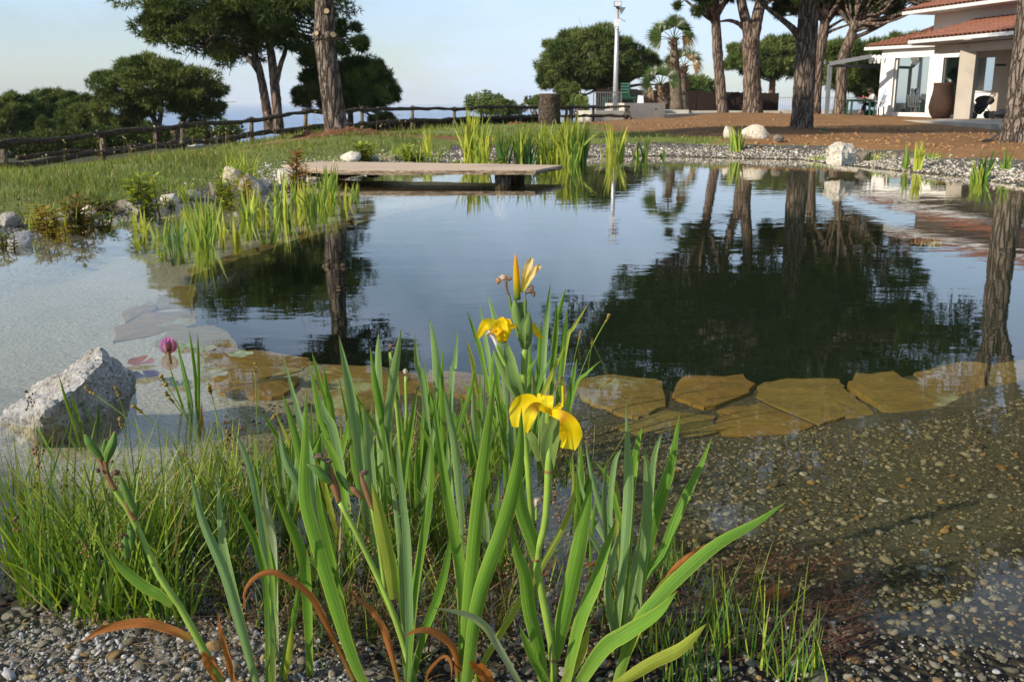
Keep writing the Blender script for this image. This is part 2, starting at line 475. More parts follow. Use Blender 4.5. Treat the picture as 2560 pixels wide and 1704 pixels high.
def ground(P, full=False):
    P = np.asarray(P, float).reshape(-1, np.shape(P)[-1])[:, :2]
    d = sdf(P, POND); dd = sdf(P, DEEP)
    x, y = P[:, 0], P[:, 1]
    b = base_z(P)
    far = sstep(2.5, 6, y)
    rise = .012 + (.035 + .16 * far) * np.clip(d, 0, 3)
    z = rise + (b - rise) * sstep(.5, 3.0, d)
    z += wob(x, y, 1.1, 3) * .03 * sstep(.4, 3, d) * (y > 4) + wob(x, y, 4, 4) * .012 * sstep(.1, .8, d)
    zi = -np.minimum(.172, .004 + (.105 - .0 * far) * -d + .25 * far * -d)
    zi = zi + wob(x, y, 9, 5) * .012 * np.clip(-d * 3, 0, 1)
    z = np.where(d < 0, zi, z)
    z = np.where(dd < .02, -.21 - .60 * sstep(.0, .35, -dd + .02), z)
    return (z, d, dd) if full else z
def gz(x, y): return float(ground(np.array([[x, y]]))[0])
def onground(x, y, z0=.05, it=6):
    "where the sight line through a picture position meets the ground"
    z = z0
    for _ in range(it):
        p = gp(x, y, z); z = .5 * z + .5 * gz(p[0], p[1])
    p = gp(x, y, z); p[2] = gz(p[0], p[1]); return p

def axis(segs):
    out = [segs[0][0]]
    for a, b, s0, s1 in segs:
        v = out[-1]
        while v < b - 1e-6:
            s = s0 + (s1 - s0) * (v - a) / (b - a); v = v + s; out.append(v)
    return np.array(out)
gx = axis([(-230, -40, 14, 4), (-40, -12, 3, .5), (-12, -3, .35, .09), (-3, 3, .045, .045), (3, 12, .09, .3), (12, 40, .4, 3), (40, 230, 4, 14)])
gy = axis([(-60, -3, 9, 1), (-3, 1, .5, .06), (1, 4.5, .035, .045), (4.5, 18, .07, .16), (18, 48, .25, .6), (48, 90, .9, 4), (90, 260, 5, 14)])
GX, GY = np.meshgrid(gx, gy)
GP = np.c_[GX.ravel(), GY.ravel()]
gzv, gd, gdd = ground(GP, True)
near = (GP[:, 1] < 5) & (np.abs(GP[:, 0]) < 5)
DIRT_PX = [(1392,292),(1350,306),(1440,318),(1560,330),(1640,342),(1770,352),(1850,362),(2000,372),(2250,392),(2560,425),(3600,520),(3600,282),(2600,282)]
DIRT = np.array([gp(x, y, .17)[:2] for x, y in DIRT_PX])
wx, wy = GP[:, 0], GP[:, 1]
dirt = sstep(.9, -.9, sdf(GP, DIRT) + wob(wx, wy, 1.3, 11) * 1.2)
tl = pt(844, 334, 18)
dirt = np.maximum(dirt, sstep(2.2, .6, np.hypot((wx - tl[0]) * .45, wy - tl[1]) + wob(wx, wy, 2, 12) * .6) * .9)
grav = sstep(1.05, .75, gd + wob(wx, wy, 2.2, 13) * .25) * np.where(wx < -1, sstep(.55, .25, gd), 1)
grav = np.where(gy.repeat(len(gx)) < 4.0, np.maximum(grav, sstep(6, 4, wy) * .9), grav)
algae = sstep(-.0, -.08, gdd)
fdist = np.interp(1280 + wx / np.maximum(wy, 1) * F, [f[0] for f in FENCE], [f[3] for f in FENCE])
wild = sstep(.3, 1.5, wy - fdist) * sstep(9.5, 7.5, wx) * (wy > 10)
zone = np.c_[1 - wild, dirt * (1 - grav), grav, ]
nx, ny = len(gx), len(gy)
idx = np.arange(nx * ny).reshape(ny, nx)
GF = np.stack([idx[:-1, :-1], idx[:-1, 1:], idx[1:, 1:], idx[1:, :-1]], -1).reshape(-1, 4)
def mat_ground():
    m, nt, out = new_mat('ground_cover'); n = N(nt)
    z = n('VertexColor', layer_name='Col'); al = n('VertexColor', layer_name='Wet')
    s = n('SeparateColor'); nt.links.new(z.outputs[0], s.inputs[0])
    w = n('SeparateColor'); nt.links.new(al.outputs[0], w.inputs[0])
    co = n.coord()
    big = n.noise(co, .35, 4); mid = n.noise(co, 2.2, 5, .6); fine = n.noise(co, 28, 5, .7)
    grass = n.mix(n.rng(mid, .3, .7), (.12, .165, .03), (.22, .25, .07))
    grass = n.mix(n.rng(big, .5, .72, 0, .75), grass, (.28, .24, .10))
    grass = n.mix(n.rng(fine, .35, .7, .45, 0), grass, (.045, .07, .018))
    grass = n.mix(s.outputs[0], n.mix(n.rng(mid, .3, .7), (.025, .03, .012), (.07, .065, .03)), grass)
    dirt = n.mix(n.rng(fine, .3, .72), (.23, .115, .045), (.42, .24, .105))
    lump = n.noise(n.coord((1, .6, 1)), .9, 6, .7)
    dirt = n.mix(n.rng(lump, .35, .65, .0, .75), dirt, (.165, .085, .036))
    dirt = n.mix(n.rng(n.noise(co, 6, 5, .7), .4, .62, .55, 0), dirt, (.14, .07, .03))
    dirt = n.mix(n.rng(mid, .48, .75, 0, .5), dirt, (.27, .145, .06))
    vc = n.vor(co, 42, 'F1', 'Color'); vd = n.vor(co, 42, 'F1', 'Distance')
    vc2 = n.vor(co, 110, 'F1', 'Color'); vd2 = n.vor(co, 110, 'F1', 'Distance')
    c1 = n('SeparateColor'); nt.links.new(vc, c1.inputs[0]); c2 = n('SeparateColor'); nt.links.new(vc2, c2.inputs[0])
    gr = n.mix(c1.outputs[0], (.28, .265, .235), (.54, .51, .45))
    gr = n.mix(n.rng(c1.outputs[1], .75, .8, 0, .7), gr, (.36, .26, .15))
    g2 = n.mix(c2.outputs[0], (.16, .155, .15), (.47, .46, .43))
    gr = n.mix(n.rng(fine, .42, .58), gr, g2)
    gr = n.mix(n.rng(n.math('MULTIPLY', vd, 42.0), .5, .85, 0, .55), gr, (.10, .09, .075))
    gr = n.mix(n.rng(mid, .55, .75, 0, .55), gr, (.14, .12, .07))
    grit = n.noise(co, 75, 5, .75)
    wetg = n.mix(n.rng(grit, .36, .64), (.014, .013, .008), (.115, .105, .068))
    wetg = n.mix(n.rng(mid, .38, .66, 0, .5), wetg, n.mix(c2.outputs[1], (.045, .042, .026), (.12, .113, .078)))
    sxx = n('SeparateXYZ'); nt.links.new(co, sxx.inputs[0])          # wet grit colour grades paler towards the boulder side of the pond
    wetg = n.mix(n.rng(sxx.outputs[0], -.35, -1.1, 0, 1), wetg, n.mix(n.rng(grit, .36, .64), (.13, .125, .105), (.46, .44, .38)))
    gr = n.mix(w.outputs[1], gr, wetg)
    gr = n.mix(n.math('MULTIPLY', n.rng(n.noise(co, 1.3, 3), .5, .62), w.outputs[2]), gr, n.mix(fine, (.035, .045, .006), (.12, .13, .02)))
    mud_shade = n.rng(n.math('ADD', al.outputs[1], n.math('MULTIPLY', n.math('SUBTRACT', n.noise(co, 7, 4), .5), .9)), .35, .7)
    gr = n.mix(n.math('MULTIPLY', mud_shade, .95), gr, n.mix(n.rng(fine, .3, .7), (.012, .010, .007), (.05, .042, .028)))  # wet bank mud, with shade under the plants darkened into its colour
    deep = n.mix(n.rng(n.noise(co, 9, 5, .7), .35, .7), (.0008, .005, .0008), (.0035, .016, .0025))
    edge = n.noise(co, 6, 4)
    col = n.mix(n.rng(n.math('ADD', s.outputs[1], n.math('MULTIPLY', n.math('SUBTRACT', edge, .5), .7)), .38, .62), grass, dirt)
    gm = n.rng(n.math('ADD', s.outputs[2], n.math('MULTIPLY', n.math('SUBTRACT', edge, .5), .5)), .4, .55)
    col = n.mix(gm, col, gr)
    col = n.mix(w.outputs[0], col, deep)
    hgt = n.math('ADD', n.math('MULTIPLY', fine, .012), n.math('MULTIPLY', n.math('MULTIPLY', gm, n.math('SUBTRACT', 1.0, n.math('MULTIPLY', vd, 38.0))), n.rng(w.outputs[1], 0, 1, .004, .0)))
    hgt = n.math('ADD', hgt, n.math('MULTIPLY', mid, .012))
    n.bsdf(out, col, .92, n.bump(hgt, 1.0, 1.0), .15)
    return m
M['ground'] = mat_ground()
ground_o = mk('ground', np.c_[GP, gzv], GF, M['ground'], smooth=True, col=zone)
wet = np.zeros((len(GP), 4), np.float32); wet[:, 3] = 1
wet[:, 0] = algae; wet[:, 1] = sstep(.25, -.15, gd); wet[:, 3] = sstep(.6, .15, np.abs(gd + .05)) * (wy < 3) * np.where(gd > .06, sstep(-.35, .0, wx), 1); wet[:, 2] = sstep(.5, .1, np.abs(gd)) * (wy < 3) * sstep(.4, -.2, wx)  # alpha masks the near-bank mud and its painted shade
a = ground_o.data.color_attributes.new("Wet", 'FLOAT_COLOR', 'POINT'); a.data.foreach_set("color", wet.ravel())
tag(ground_o, 'grassy and earthy garden ground around and under the pond', kind='structure')

def mat_water():
    m, nt, out = new_mat('pond_water'); n = N(nt)
    co = n.coord((1.0, 2.2, 1))
    r1 = n.noise(co, 1.6, 3, .55, .4); r2 = n.noise(co, 9, 3, .5)
    h = n.math('ADD', n.math('MULTIPLY', r1, .0022), n.math('MULTIPLY', r2, .00014))
    nb = n.bump(h, .55, 1.0)
    geo = nt.nodes.new('ShaderNodeNewGeometry')
    dp = nt.nodes.new('ShaderNodeVectorMath'); dp.operation = 'DOT_PRODUCT'
    nt.links.new(nb, dp.inputs[0]); nt.links.new(geo.outputs['Incoming'], dp.inputs[1])
    cs = n.math('ABSOLUTE', dp.outputs['Value'])            # Schlick's curve for water, the same from both sides
    fr = n.math('ADD', n.math('MULTIPLY', n.math('POWER', n.math('SUBTRACT', 1.0, cs, True), 5.0), .98), .02)
    gl = n('BsdfGlossy', Roughness=.012); gl.inputs[0].default_value = (1, 1, 1, 1); nt.links.new(nb, gl.inputs['Normal'])
    tr = n('BsdfTransparent'); tr.inputs[0].default_value = (.93, .91, .77, 1)
    ms = n('MixShader'); nt.links.new(fr, ms.inputs[0]); nt.links.new(tr.outputs[0], ms.inputs[1]); nt.links.new(gl.outputs[0], ms.inputs[2])
    nt.links.new(ms.outputs[0], out.inputs[0])
    return m
M['water'] = mat_water()
c = POND.mean(0)
e = np.roll(POND, -1, 0) - np.roll(POND, 1, 0); nn = np.c_[e[:, 1], -e[:, 0]]; nn /= np.linalg.norm(nn, axis=1)[:, None]
area = .5 * np.sum(POND[:, 0] * np.roll(POND[:, 1], -1) - np.roll(POND[:, 0], -1) * POND[:, 1])
WP = POND + nn * (.12 if area > 0 else -.12)
water = mk('pond_water', np.c_[WP, np.zeros(len(WP))], [list(range(len(WP)))], M['water'])
if water.data.polygons[0].normal.z < 0:
    water.data.flip_normals()
tag(water, 'clear still pond water reflecting sky and pines', kind='structure')

def mat_sea():
    m, nt, out = new_mat('sea_water'); n = N(nt)
    nb = n.bump(n.noise(n.coord((1, 1, 1)), .02, 5, .6), .3, 4.0)
    n.bsdf(out, (.10, .19, .33), .38, nb, .5)
    return m
ang = np.linspace(0, 2 * math.pi, 97)[:-1]
SV = [(0, 0, -35)]; SFc = []
for r in (300, 1500, 6000, 45000): SV += [(r * math.cos(a), r * math.sin(a), -35) for a in ang]
for i in range(96):
    j = (i + 1) % 96; SFc.append((0, 1 + i, 1 + j))
    for k in range(3): SFc.append((1 + k * 96 + i, 1 + (k + 1) * 96 + i, 1 + (k + 1) * 96 + j, 1 + k * 96 + j))
tag(mk('sea', SV, SFc, mat_sea()), 'pale blue sea stretching to the hazy horizon', kind='structure')

# ------------------------------------------------------------------ ledge of flat stones under the water
def zs(P, sc, ox, oy): return [(ox + x / sc, oy + y / sc) for x, y in P]
SLABS = [zs(q, 2.063, 1480, 340) for q in [
  [(-80,1260),(0,1240),(120,1232),(340,1250),(360,1265),(382,1390),(280,1435),(215,1450),(60,1400),(-60,1340)],
  [(425,1300),(500,1240),(770,1237),(830,1280),(800,1325),(640,1395),(560,1400),(440,1355)],
  [(900,1262),(1000,1240),(1270,1245),(1305,1280),(1310,1310),(1420,1370),(1465,1440),(1300,1440),(1160,1472),(830,1335)],
  [(1320,1278),(1365,1235),(1550,1220),(1620,1265),(1850,1300),(2005,1440),(1850,1468),(1500,1420),(1400,1345)],
  [(1655,1215),(1900,1160),(2040,1165),(2030,1290),(1960,1328),(1825,1318)],
  [(2055,1172),(2228,1150),(2420,1140),(2420,1300),(2228,1325),(2060,1315),(2050,1290)],
  [(1930,1372),(2040,1342),(2228,1342),(2420,1330),(2440,1440),(2228,1452),(2100,1452)],
  [(655,1402),(870,1370),(1140,1480),(1050,1530),(700,1532),(640,1500)],
  [(225,1462),(400,1400),(635,1440),(640,1515),(560,1540),(230,1525),(120,1490)],
  [(2432,1145),(2700,1165),(2715,1300),(2440,1300)],[(2450,1335),(2720,1325),(2740,1440),(2460,1442)],[(2715,1170),(3000,1195),(3010,1330),(2735,1305)],[(2745,1335),(3020,1350),(3000,1450),(2755,1440)],
  [(1430,1500),(1600,1465),(1780,1478),(1700,1512),(1440,1532)]]]
SLABS += [zs(q, 3.136, 600, 800) for q in [
  [(-280,300),(-200,230),(0,232),(150,220),(530,280),(585,318),(400,405),(0,468),(-250,420)],
  [(-200,470),(0,485),(470,432),(430,500),(330,590),(100,600),(-150,560)],
  [(600,400),(690,335),(1100,355),(1350,385),(1440,470),(1370,560),(880,598),(680,588),(575,500)],
  [(560,622),(860,612),(1200,580),(1200,690),(860,720),(600,690)],
  [(1480,400),(1750,420),(1960,440),(2050,520),(1900,600),(1500,580),(1400,570)],
  [(2080,430),(2400,440),(2560,470),(2600,620),(2200,650),(1950,600)]]]
SLABS += [zs(q, 2.24, 0, 400) for q in [
  [(1125,937),(1200,932),(1270,977),(1335,1032),(1130,1038),(875,1030),(905,988),(1000,953)],
  [(650,930),(830,850),(1085,842),(1110,915),(1000,938),(860,975),(640,1010)],
  [(855,795),(980,705),(1095,692),(1090,815),(880,825)],
  [(690,845),(840,790),(865,830),(700,905)],
  [(1060,610),(1180,565),(1195,610),(1075,650)],
  [(1195,560),(1434,485),(1440,525),(1205,605)],
  [(1445,480),(1650,415),(1660,450),(1450,520)],
  [(1670,410),(1850,360),(1960,335),(1965,365),(1680,446)],
  [(1975,330),(2250,268),(2260,290),(1980,360)],
  [(2270,262),(2600,190),(2610,212),(2280,288)]]]
ledge = empty('pond_ledge', (0, 4, -.3))
tag(ledge, 'submerged ledge of rusty flat slate stones round the deep water', kind='structure')
for poly in SLABS:
    P = np.array([gp(x, y, ZS) for x, y in poly])
    z0 = rng.uniform(-.008, .008)
    P = np.array([P[i] + (P[(i + 1) % len(P)] - P[i]) * t for i in range(len(P)) for t in (0, .33, .67)])
    n = len(P); c = P.mean(0)
    P[:, :2] += rng.normal(0, .007, (n, 2)) * max(1, np.linalg.norm(c[:2]) / 4)
    dist = np.linalg.norm(c[:2]); th = .05
    top = P.copy(); top[:, 2] = ZS + z0 + rng.normal(0, .0015, n)
    inn = c + (top - c) * .55; inn[:, 2] = ZS + z0 + .004 + rng.normal(0, .0012, n)
    rim = c + (top - c) * 1.012; rim[:, 2] = top[:, 2] - .012
    bot = rim.copy(); bot[:, 2] -= .045
    V = np.vstack([inn, top, rim, bot, [c + [0, 0, .01]]])
    V[-1, 2] = ZS + z0 + .005
    Fc = []
    for i in range(n):
        j = (i + 1) % n
        Fc += [(4 * n, i, j)] + [(k * n + i, (k + 1) * n + i, (k + 1) * n + j, k * n + j) for k in range(3)]
    o = mk('slab', V, Fc, M['slab'], ledge, smooth=False)

# ------------------------------------------------------------------ loose stones and pebbles
ico_v = []; ph = (1 + 5 ** .5) / 2
for a, b in ((1, ph), (-1, ph), (1, -ph), (-1, -ph)): ico_v += [(0, a, b), (a, b, 0), (b, 0, a)]
ico_v = np.array(ico_v, float); ico_v /= np.linalg.norm(ico_v[0])
dm = np.linalg.norm(ico_v[:, None] - ico_v[None], axis=2); el = dm[dm > .01].min() * 1.05
ico_f = [(i, j, k) for i in range(12) for j in range(i + 1, 12) for k in range(j + 1, 12) if dm[i, j] < el and dm[j, k] < el and dm[i, k] < el]
ico_f = np.array([f if np.dot(np.cross(ico_v[f[1]] - ico_v[f[0]], ico_v[f[2]] - ico_v[f[0]]), ico_v[f[0]]) > 0 else f[::-1] for f in ico_f])
def pebbles(P, size, cols, flat=.55):
    n = len(P)
    sc = size[:, None] * rng.uniform(.6, 1.3, (n, 3)); sc[:, 2] *= flat
    a = rng.uniform(0, 6.28, n); ca, sa = np.cos(a), np.sin(a)
    V = ico_v[None] * (1 + rng.normal(0, .16, (n, 12, 1))) * sc[:, None]
    x = V[..., 0] * ca[:, None] - V[..., 1] * sa[:, None]; y = V[..., 0] * sa[:, None] + V[..., 1] * ca[:, None]
    til = rng.normal(0, .35, n)[:, None]
    V = np.stack([x, y, V[..., 2] + x * til], -1) + P[:, None]
    Fc = (ico_f[None] + (np.arange(n) * 12)[:, None, None]).reshape(-1, 3)
    return V.reshape(-1, 3), Fc, np.repeat(cols, 12, 0)
def mat_pebble():
    m, nt, out = new_mat('pebble'); n = N(nt)
    a = n('VertexColor', layer_name='Col'); co = n.coord()
    f = n.noise(co, 160, 4, .7); k = n.mix(n.rng(f, .3, .7), (.6, .6, .6), (1.2, 1.2, 1.2))
    n.bsdf(out, n.mix(1.0, a.outputs[0], k, 'MULTIPLY'), .85, n.bump(f, .6, .003), .2)
    return m
M['pebble'] = mat_pebble()
def pcols(n, a, b, c=None, pc=.15):
    t = rng.uniform(0, 1, (n, 1)); k = np.array(a) + (np.array(b) - np.array(a)) * t
    if c is not None:
        k = np.where(rng.uniform(0, 1, (n, 1)) < pc, np.array(c) * rng.uniform(.6, 1.2, (n, 1)), k)
    return k
n = 36000
X = rng.uniform(-.9, 2.6, n); Y = 1.35 + rng.uniform(0, 1, n) ** 1.25 * 2.6
P = np.c_[X, Y]; z, d, dd = ground(P, True)
clu = wob(X, Y, 3.5, 21) + .35 * np.clip(X, -1, 1)
k = (dd > .55) & (clu > rng.uniform(-.9, .5, n)) & (np.abs(X) < .72 * Y + .1)
P = P[k]; z = z[k]; n = len(P)
sz = np.clip(rng.lognormal(-5.45, .5, n), .002, .019)
V, Fc, C = pebbles(np.c_[P, z + sz * .1], sz, pcols(n, (.04, .037, .025), (.24, .215, .15), (.20, .13, .055), .10))
tag(mk('pond_gravel', V, Fc, M['pebble'], col=C), 'loose gravel on the shallow pond floor', 'gravel', kind='stuff')
n = 24000
X = rng.uniform(-.85, 1.3, n); Y = rng.uniform(1.22, 1.75, n); P = np.c_[X, Y]; z, d, dd = ground(P, True)
k = (d > .03 + .05 * wob(X, Y, 9, 77)) & (np.abs(X) < .56 * Y + .1) & (rng.uniform(0, 1, n) < np.where(X < -.25, 1, .12)); P = P[k]; z = z[k]; n = len(P)
sz = np.clip(rng.lognormal(-6.35, .6, n), .0010, .013)
V, Fc, C = pebbles(np.c_[P, z + sz * .2], sz, pcols(n, (.16, .16, .155), (.46, .45, .43), (.26, .20, .10), .12), .75)
tag(mk('shore_gravel', V, Fc, M['pebble'], col=C), 'dry grey gravel and grit on the near bank', 'gravel', kind='stuff')
n = 22000      # gravel band on the far shore
t = rng.uniform(0, 1, n); segs = np.array([gp(x, y)[:2] for x, y in POND_PX[28:] + POND_PX[:1]])
L = np.r_[0, np.cumsum(np.linalg.norm(np.diff(segs, axis=0), axis=1))]
P = np.c_[np.interp(t * L[-1], L, segs[:, 0]), np.interp(t * L[-1], L, segs[:, 1])] + rng.normal(0, .55, (n, 2))
z, d, dd = ground(P, True); k = (d > -.12) & (d < .75 + rng.normal(0, .15, n)); P = P[k]; z = z[k]; n = len(P)
sz = np.clip(rng.lognormal(-4.5, .4, n), .005, .035)
V, Fc, C = pebbles(np.c_[P, z + sz * .15], sz, pcols(n, (.38, .34, .28), (.72, .67, .58), (.46, .36, .24), .2))
tag(mk('far_shore_gravel', V, Fc, M['pebble'], col=C), 'band of pale gravel along the far shore', 'gravel', kind='stuff')

n = 5000       # clods on the raked earth
D_ = np.exp(rng.uniform(math.log(14), math.log(46), n)); X_ = D_ * rng.uniform(.02, .56, n); P = np.c_[X_, D_]; z, d, dd = ground(P, True)
k = (sdf(P, DIRT) < .3) & (d > .6); P = P[k]; z = z[k]; D_ = D_[k]; n = len(P)
sz = np.clip(rng.lognormal(-3.9, .5, n), .008, .07)
V, Fc, C = pebbles(np.c_[P, z], sz, pcols(n, (.20, .10, .04), (.36, .20, .09)), .7)
tag(mk('earth_clods', V, Fc, M['pebble'], col=C), 'crumbs and clods on the raked brown earth', 'earth', kind='stuff')
import bmesh
def rock_mesh(name, seed, cuts=7, sub=3, rough=.05, stretch=(1, 1, 1)):
    "angular boulder: a ball trimmed by flat cuts, then roughened"
    r = np.random.default_rng(seed)
    bm = bmesh.new(); bmesh.ops.create_icosphere(bm, subdivisions=sub, radius=1)
    V = np.array([v.co[:] for v in bm.verts])
    for _ in range(cuts):
        nv = r.normal(0, 1, 3); nv /= np.linalg.norm(nv); dd_ = r.uniform(.36, .75)
        s = V @ nv - dd_; V = np.where(s[:, None] > 0, V - nv * s[:, None] * .94, V)
    V += V * (sum(np.sin(V @ r.normal(0, f, 3) + r.uniform(0, 6)) for f in (4, 6, 9, 13, 18)) * rough / 2.5)[:, None]
    V *= np.array(stretch)
    Fc = np.array([[v.index for v in f.verts] for f in bm.faces]); bm.free()
    return V, Fc
def rock(name, x, y, wpx, hpx, mat, label, cat='rock', group=None, seed=1, z=None, depth=1.0, cuts=7, rz=0, D=None, sink=.3, sub=3, rough=.05):
    p = onground(x, y) if D is None else pt(x, y, D)
    Dd = p[1]; w = px2m(wpx, Dd); h = px2m(hpx, Dd)
    V, Fc = rock_mesh(name, seed, cuts, sub, rough)
    V = V / np.ptp(V, axis=0)
    ca, sa = math.cos(rz), math.sin(rz)
    V = np.c_[V[:, 0] * ca - V[:, 1] * sa, V[:, 0] * sa + V[:, 1] * ca, V[:, 2]]; V = V / np.ptp(V, axis=0)
    V[:, 2] -= V[:, 2].min()
    V = V * [w, w * depth, h / (1 - sink)] + p + [0, w * depth * .35, -h * sink / (1 - sink)]
    return tag(mk(name, V, Fc, mat), label, cat, group)
# ------------------------------------------------------------------ rocks
def hero_rock():
    pts = [pt(-4,1052,2.72), pt(45,1010,2.78), pt(112,1026,2.60), pt(180,985,2.66), pt(206,957,2.70), pt(258,902,2.86), pt(250,876,2.97), pt(225,882,3.02), pt(300,916,3.02), pt(331,938,3.15), pt(318,972,2.98), pt(262,1045,2.84), pt(110,1060,2.76), pt(140,940,2.98), pt(95,965,2.95), pt(290,905,3.2)]
    pts += [p * [1, 1, 0] + [0, 0, -.17] for p in (pts[0], pts[10], pts[11], pts[12], pts[9], pts[15], pts[14])]
    bm = bmesh.new()
    for p in pts: bm.verts.new(p)
    bmesh.ops.convex_hull(bm, input=bm.verts)
    for v in [v for v in bm.verts if not v.link_faces]: bm.verts.remove(v)
    bmesh.ops.triangulate(bm, faces=bm.faces[:])
    for _ in range(5):
        long = [e for e in bm.edges if e.calc_length() > .018]
        if not long: break
        bmesh.ops.subdivide_edges(bm, edges=long, cuts=1)
        bmesh.ops.triangulate(bm, faces=bm.faces[:])
    bm.normal_update()
    r = np.random.default_rng(5)
    waves = [(r.normal(0, f, 3), r.uniform(0, 6), a) for f, a in ((14, .008), (22, .006), (35, .005), (60, .004), (90, .003), (140, .0025), (200, .002), (300, .0015))]
    for v in bm.verts:
        c = np.array(v.co); d = sum(abs(math.sin(c @ k + p)) * a * 1.6 - a for k, p, a in waves)
        v.co += v.normal * d
    me = bpy.data.meshes.new('granite_boulder'); bm.to_mesh(me); bm.free()
    me.materials.append(M['granite'])
    o = link('granite_boulder', me)
    tag(o, 'pointed pale granite boulder standing in shallow water beside the lily pads', 'rock')
hero_rock()
def block(name, label, P, mat, wav=((9, .012), (17, .008), (30, .006), (55, .004)), fine=.05, seed=4):
    bm = bmesh.new()
    for p in P: bm.verts.new(p)
    bmesh.ops.convex_hull(bm, input=bm.verts)
    for v in [v for v in bm.verts if not v.link_faces]: bm.verts.remove(v)
    bmesh.ops.triangulate(bm, faces=bm.faces[:])
    for _ in range(5):
        lg_ = [e for e in bm.edges if e.calc_length() > fine]
        if not lg_: break
        bmesh.ops.subdivide_edges(bm, edges=lg_, cuts=1); bmesh.ops.triangulate(bm, faces=bm.faces[:])
    bm.normal_update(); r = np.random.default_rng(seed)
    W = [(r.normal(0, f, 3), r.uniform(0, 6), a) for f, a in wav]
    for v in bm.verts: c = np.array(v.co); v.co += v.normal * sum(abs(math.sin(c @ k + p)) * a * 1.6 - a for k, p, a in W)
    me = bpy.data.meshes.new(name); bm.to_mesh(me); bm.free(); me.materials.append(mat)
    return tag(link(name, me), label, 'rock')
D = 13.0
block('boulder', 'tall cream boulder on the far gravel shore with a brown stone at its side', [pt(2066,376,D), pt(2098,355,D + .15), pt(2112,358,D + .1), pt(2104,380,D - .12), pt(2140,385,D + .05), pt(2134,374,D + .15), pt(2066,408,D), pt(2103,418,D - .14), pt(2138,408,D + .03), pt(2128,360,D + .4), pt(2075,362,D + .4), pt(2070,410,D + .4), pt(2138,405,D + .4)], M['limestone'])
rock('boulder', 2164, 402, 40, 24, M['darkrock'], 'rounded brown stone leaning against the tall cream boulder', seed=12, cuts=4, depth=.8)
rock('boulder', 1826, 374, 34, 30, M['limestone'], 'rounded cream boulder beside a tuft of reeds on the far shore', seed=14, cuts=4, depth=.8)
rock('boulder', 1890, 386, 68, 34, M['limestone'], 'long low white boulder behind a tuft of reeds on the far shore', seed=22, cuts=8, depth=.6)
rock('boulder', 1944, 388, 26, 20, M['darkrock'], 'small brown rock at the end of the long white boulder', seed=5)
rock('boulder', 1568, 386, 36, 22, M['limestone'], 'small white rock in the gravel behind thin yellow reeds', seed=8, cuts=8)
rock('boulder', 1510, 388, 40, 14, M['limestone'], 'flat white stone in the far gravel under leaning reeds', seed=9, cuts=6)
rock('boulder', 872, 404, 54, 24, M['limestone'], 'pale wedge of rock behind the wooden jetty', seed=42, cuts=9)
rock('boulder', 902, 402, 30, 22, M['darkrock'], 'dark rock leaning on the pale wedge behind the jetty', seed=43)
rock('boulder', 930, 403, 30, 14, M['rock'], 'grey stone beside the leafy plant behind the jetty', seed=44)
rock('boulder', 1090, 402, 44, 14, M['rock'], 'low grey stone behind the middle of the jetty', seed=46)
rock('boulder', 985, 402, 36, 12, M['darkrock'], 'flat brown stone in the gravel behind the jetty', seed=47)
rock('boulder', 932, 452, 54, 24, M['darkrock'], 'rounded brown boulder in the water under the jetty', seed=15, cuts=4, depth=.7)
rock('boulder', 715, 462, 58, 42, M['limestone'], 'cream boulder carrying the shore end of the jetty', seed=16, cuts=8)
left_rocks = [(575,462,58,46,'limestone','white rounded rock under the arching grass tuft'),(628,480,66,46,'rock','square grey rock below the arching grass tuft'),(545,490,52,34,'darkrock','dark rock between the grass tuft and standing reeds'),
 (470,500,54,22,'rock','grey rock behind the tall blue green reeds'),(420,505,44,20,'limestone','pale flat stone among sprigs on the grassy bank'),(405,520,36,16,'rock','low grey stone beside the tall leafy willow herb'),(335,540,66,34,'rock','slanted grey slab at the waterline by the willow herb'),
 (280,556,60,20,'limestone','pale flat stone at the waterline of the grassy bank'),(206,540,50,26,'limestone','white rock in the grass edge above reddish stems'),(150,553,60,26,'rock','dark grey stone behind the reddish loosestrife'),(90,560,60,22,'rock','long grey stone in the turf of the grassy bank'),
 (18,566,60,34,'rock','grey rock at the turf edge beyond the reddish loosestrife'),(35,618,70,36,'granite','pale grey boulder in the water under the grassy bank'),(310,520,40,22,'darkrock','small brown rock beside the dark cushion plant'),(500,520,40,14,'darkrock','flat brown stone at the foot of the reeds'),(660,470,40,22,'limestone','cream stone between the grass tuft and the jetty')]
for i, (x, y, w, h, m, l) in enumerate(left_rocks):
    rock('bank_rock', x, y, w, h, M[m], l, seed=60 + i, cuts=14, rz=i, sink=.35, rough=.04)
for i, (x, y, w, h, l) in enumerate([(1145,1648,26,16,'grey'),(330,1655,24,18,''),(185,1668,26,20,''),(235,1632,18,14,''),(410,1660,30,16,''),(175,1692,26,16,''),(480,1650,16,12,''),(2260,1555,26,16,''),(2320,1530,30,18,''),(2380,1545,24,14,''),(2200,1480,24,14,''),(2300,1420,26,14,''),(2345,1390,20,10,''),(2420,1500,22,14,''),(2290,1300,30,12,''),(2210,1250,34,10,''),(2080,1560,20,12,''),(1905,1225,26,12,''),(2010,1180,24,10,''),(2400,1320,22,12,''),(2480,1240,26,12,''),(2200,1330,26,14,'')]):
    p = onground(x, y); V, Fc = rock_mesh('stone', 200 + i, 6, 2, .05)
    V = V / np.ptp(V, axis=0) * [px2m(w, p[1]), px2m(w, p[1]) * .9, px2m(h, p[1])] + p + [0, 0, .004]
    mk('stone', V, Fc, M['granite' if i < 7 else 'rock'], ground_o)

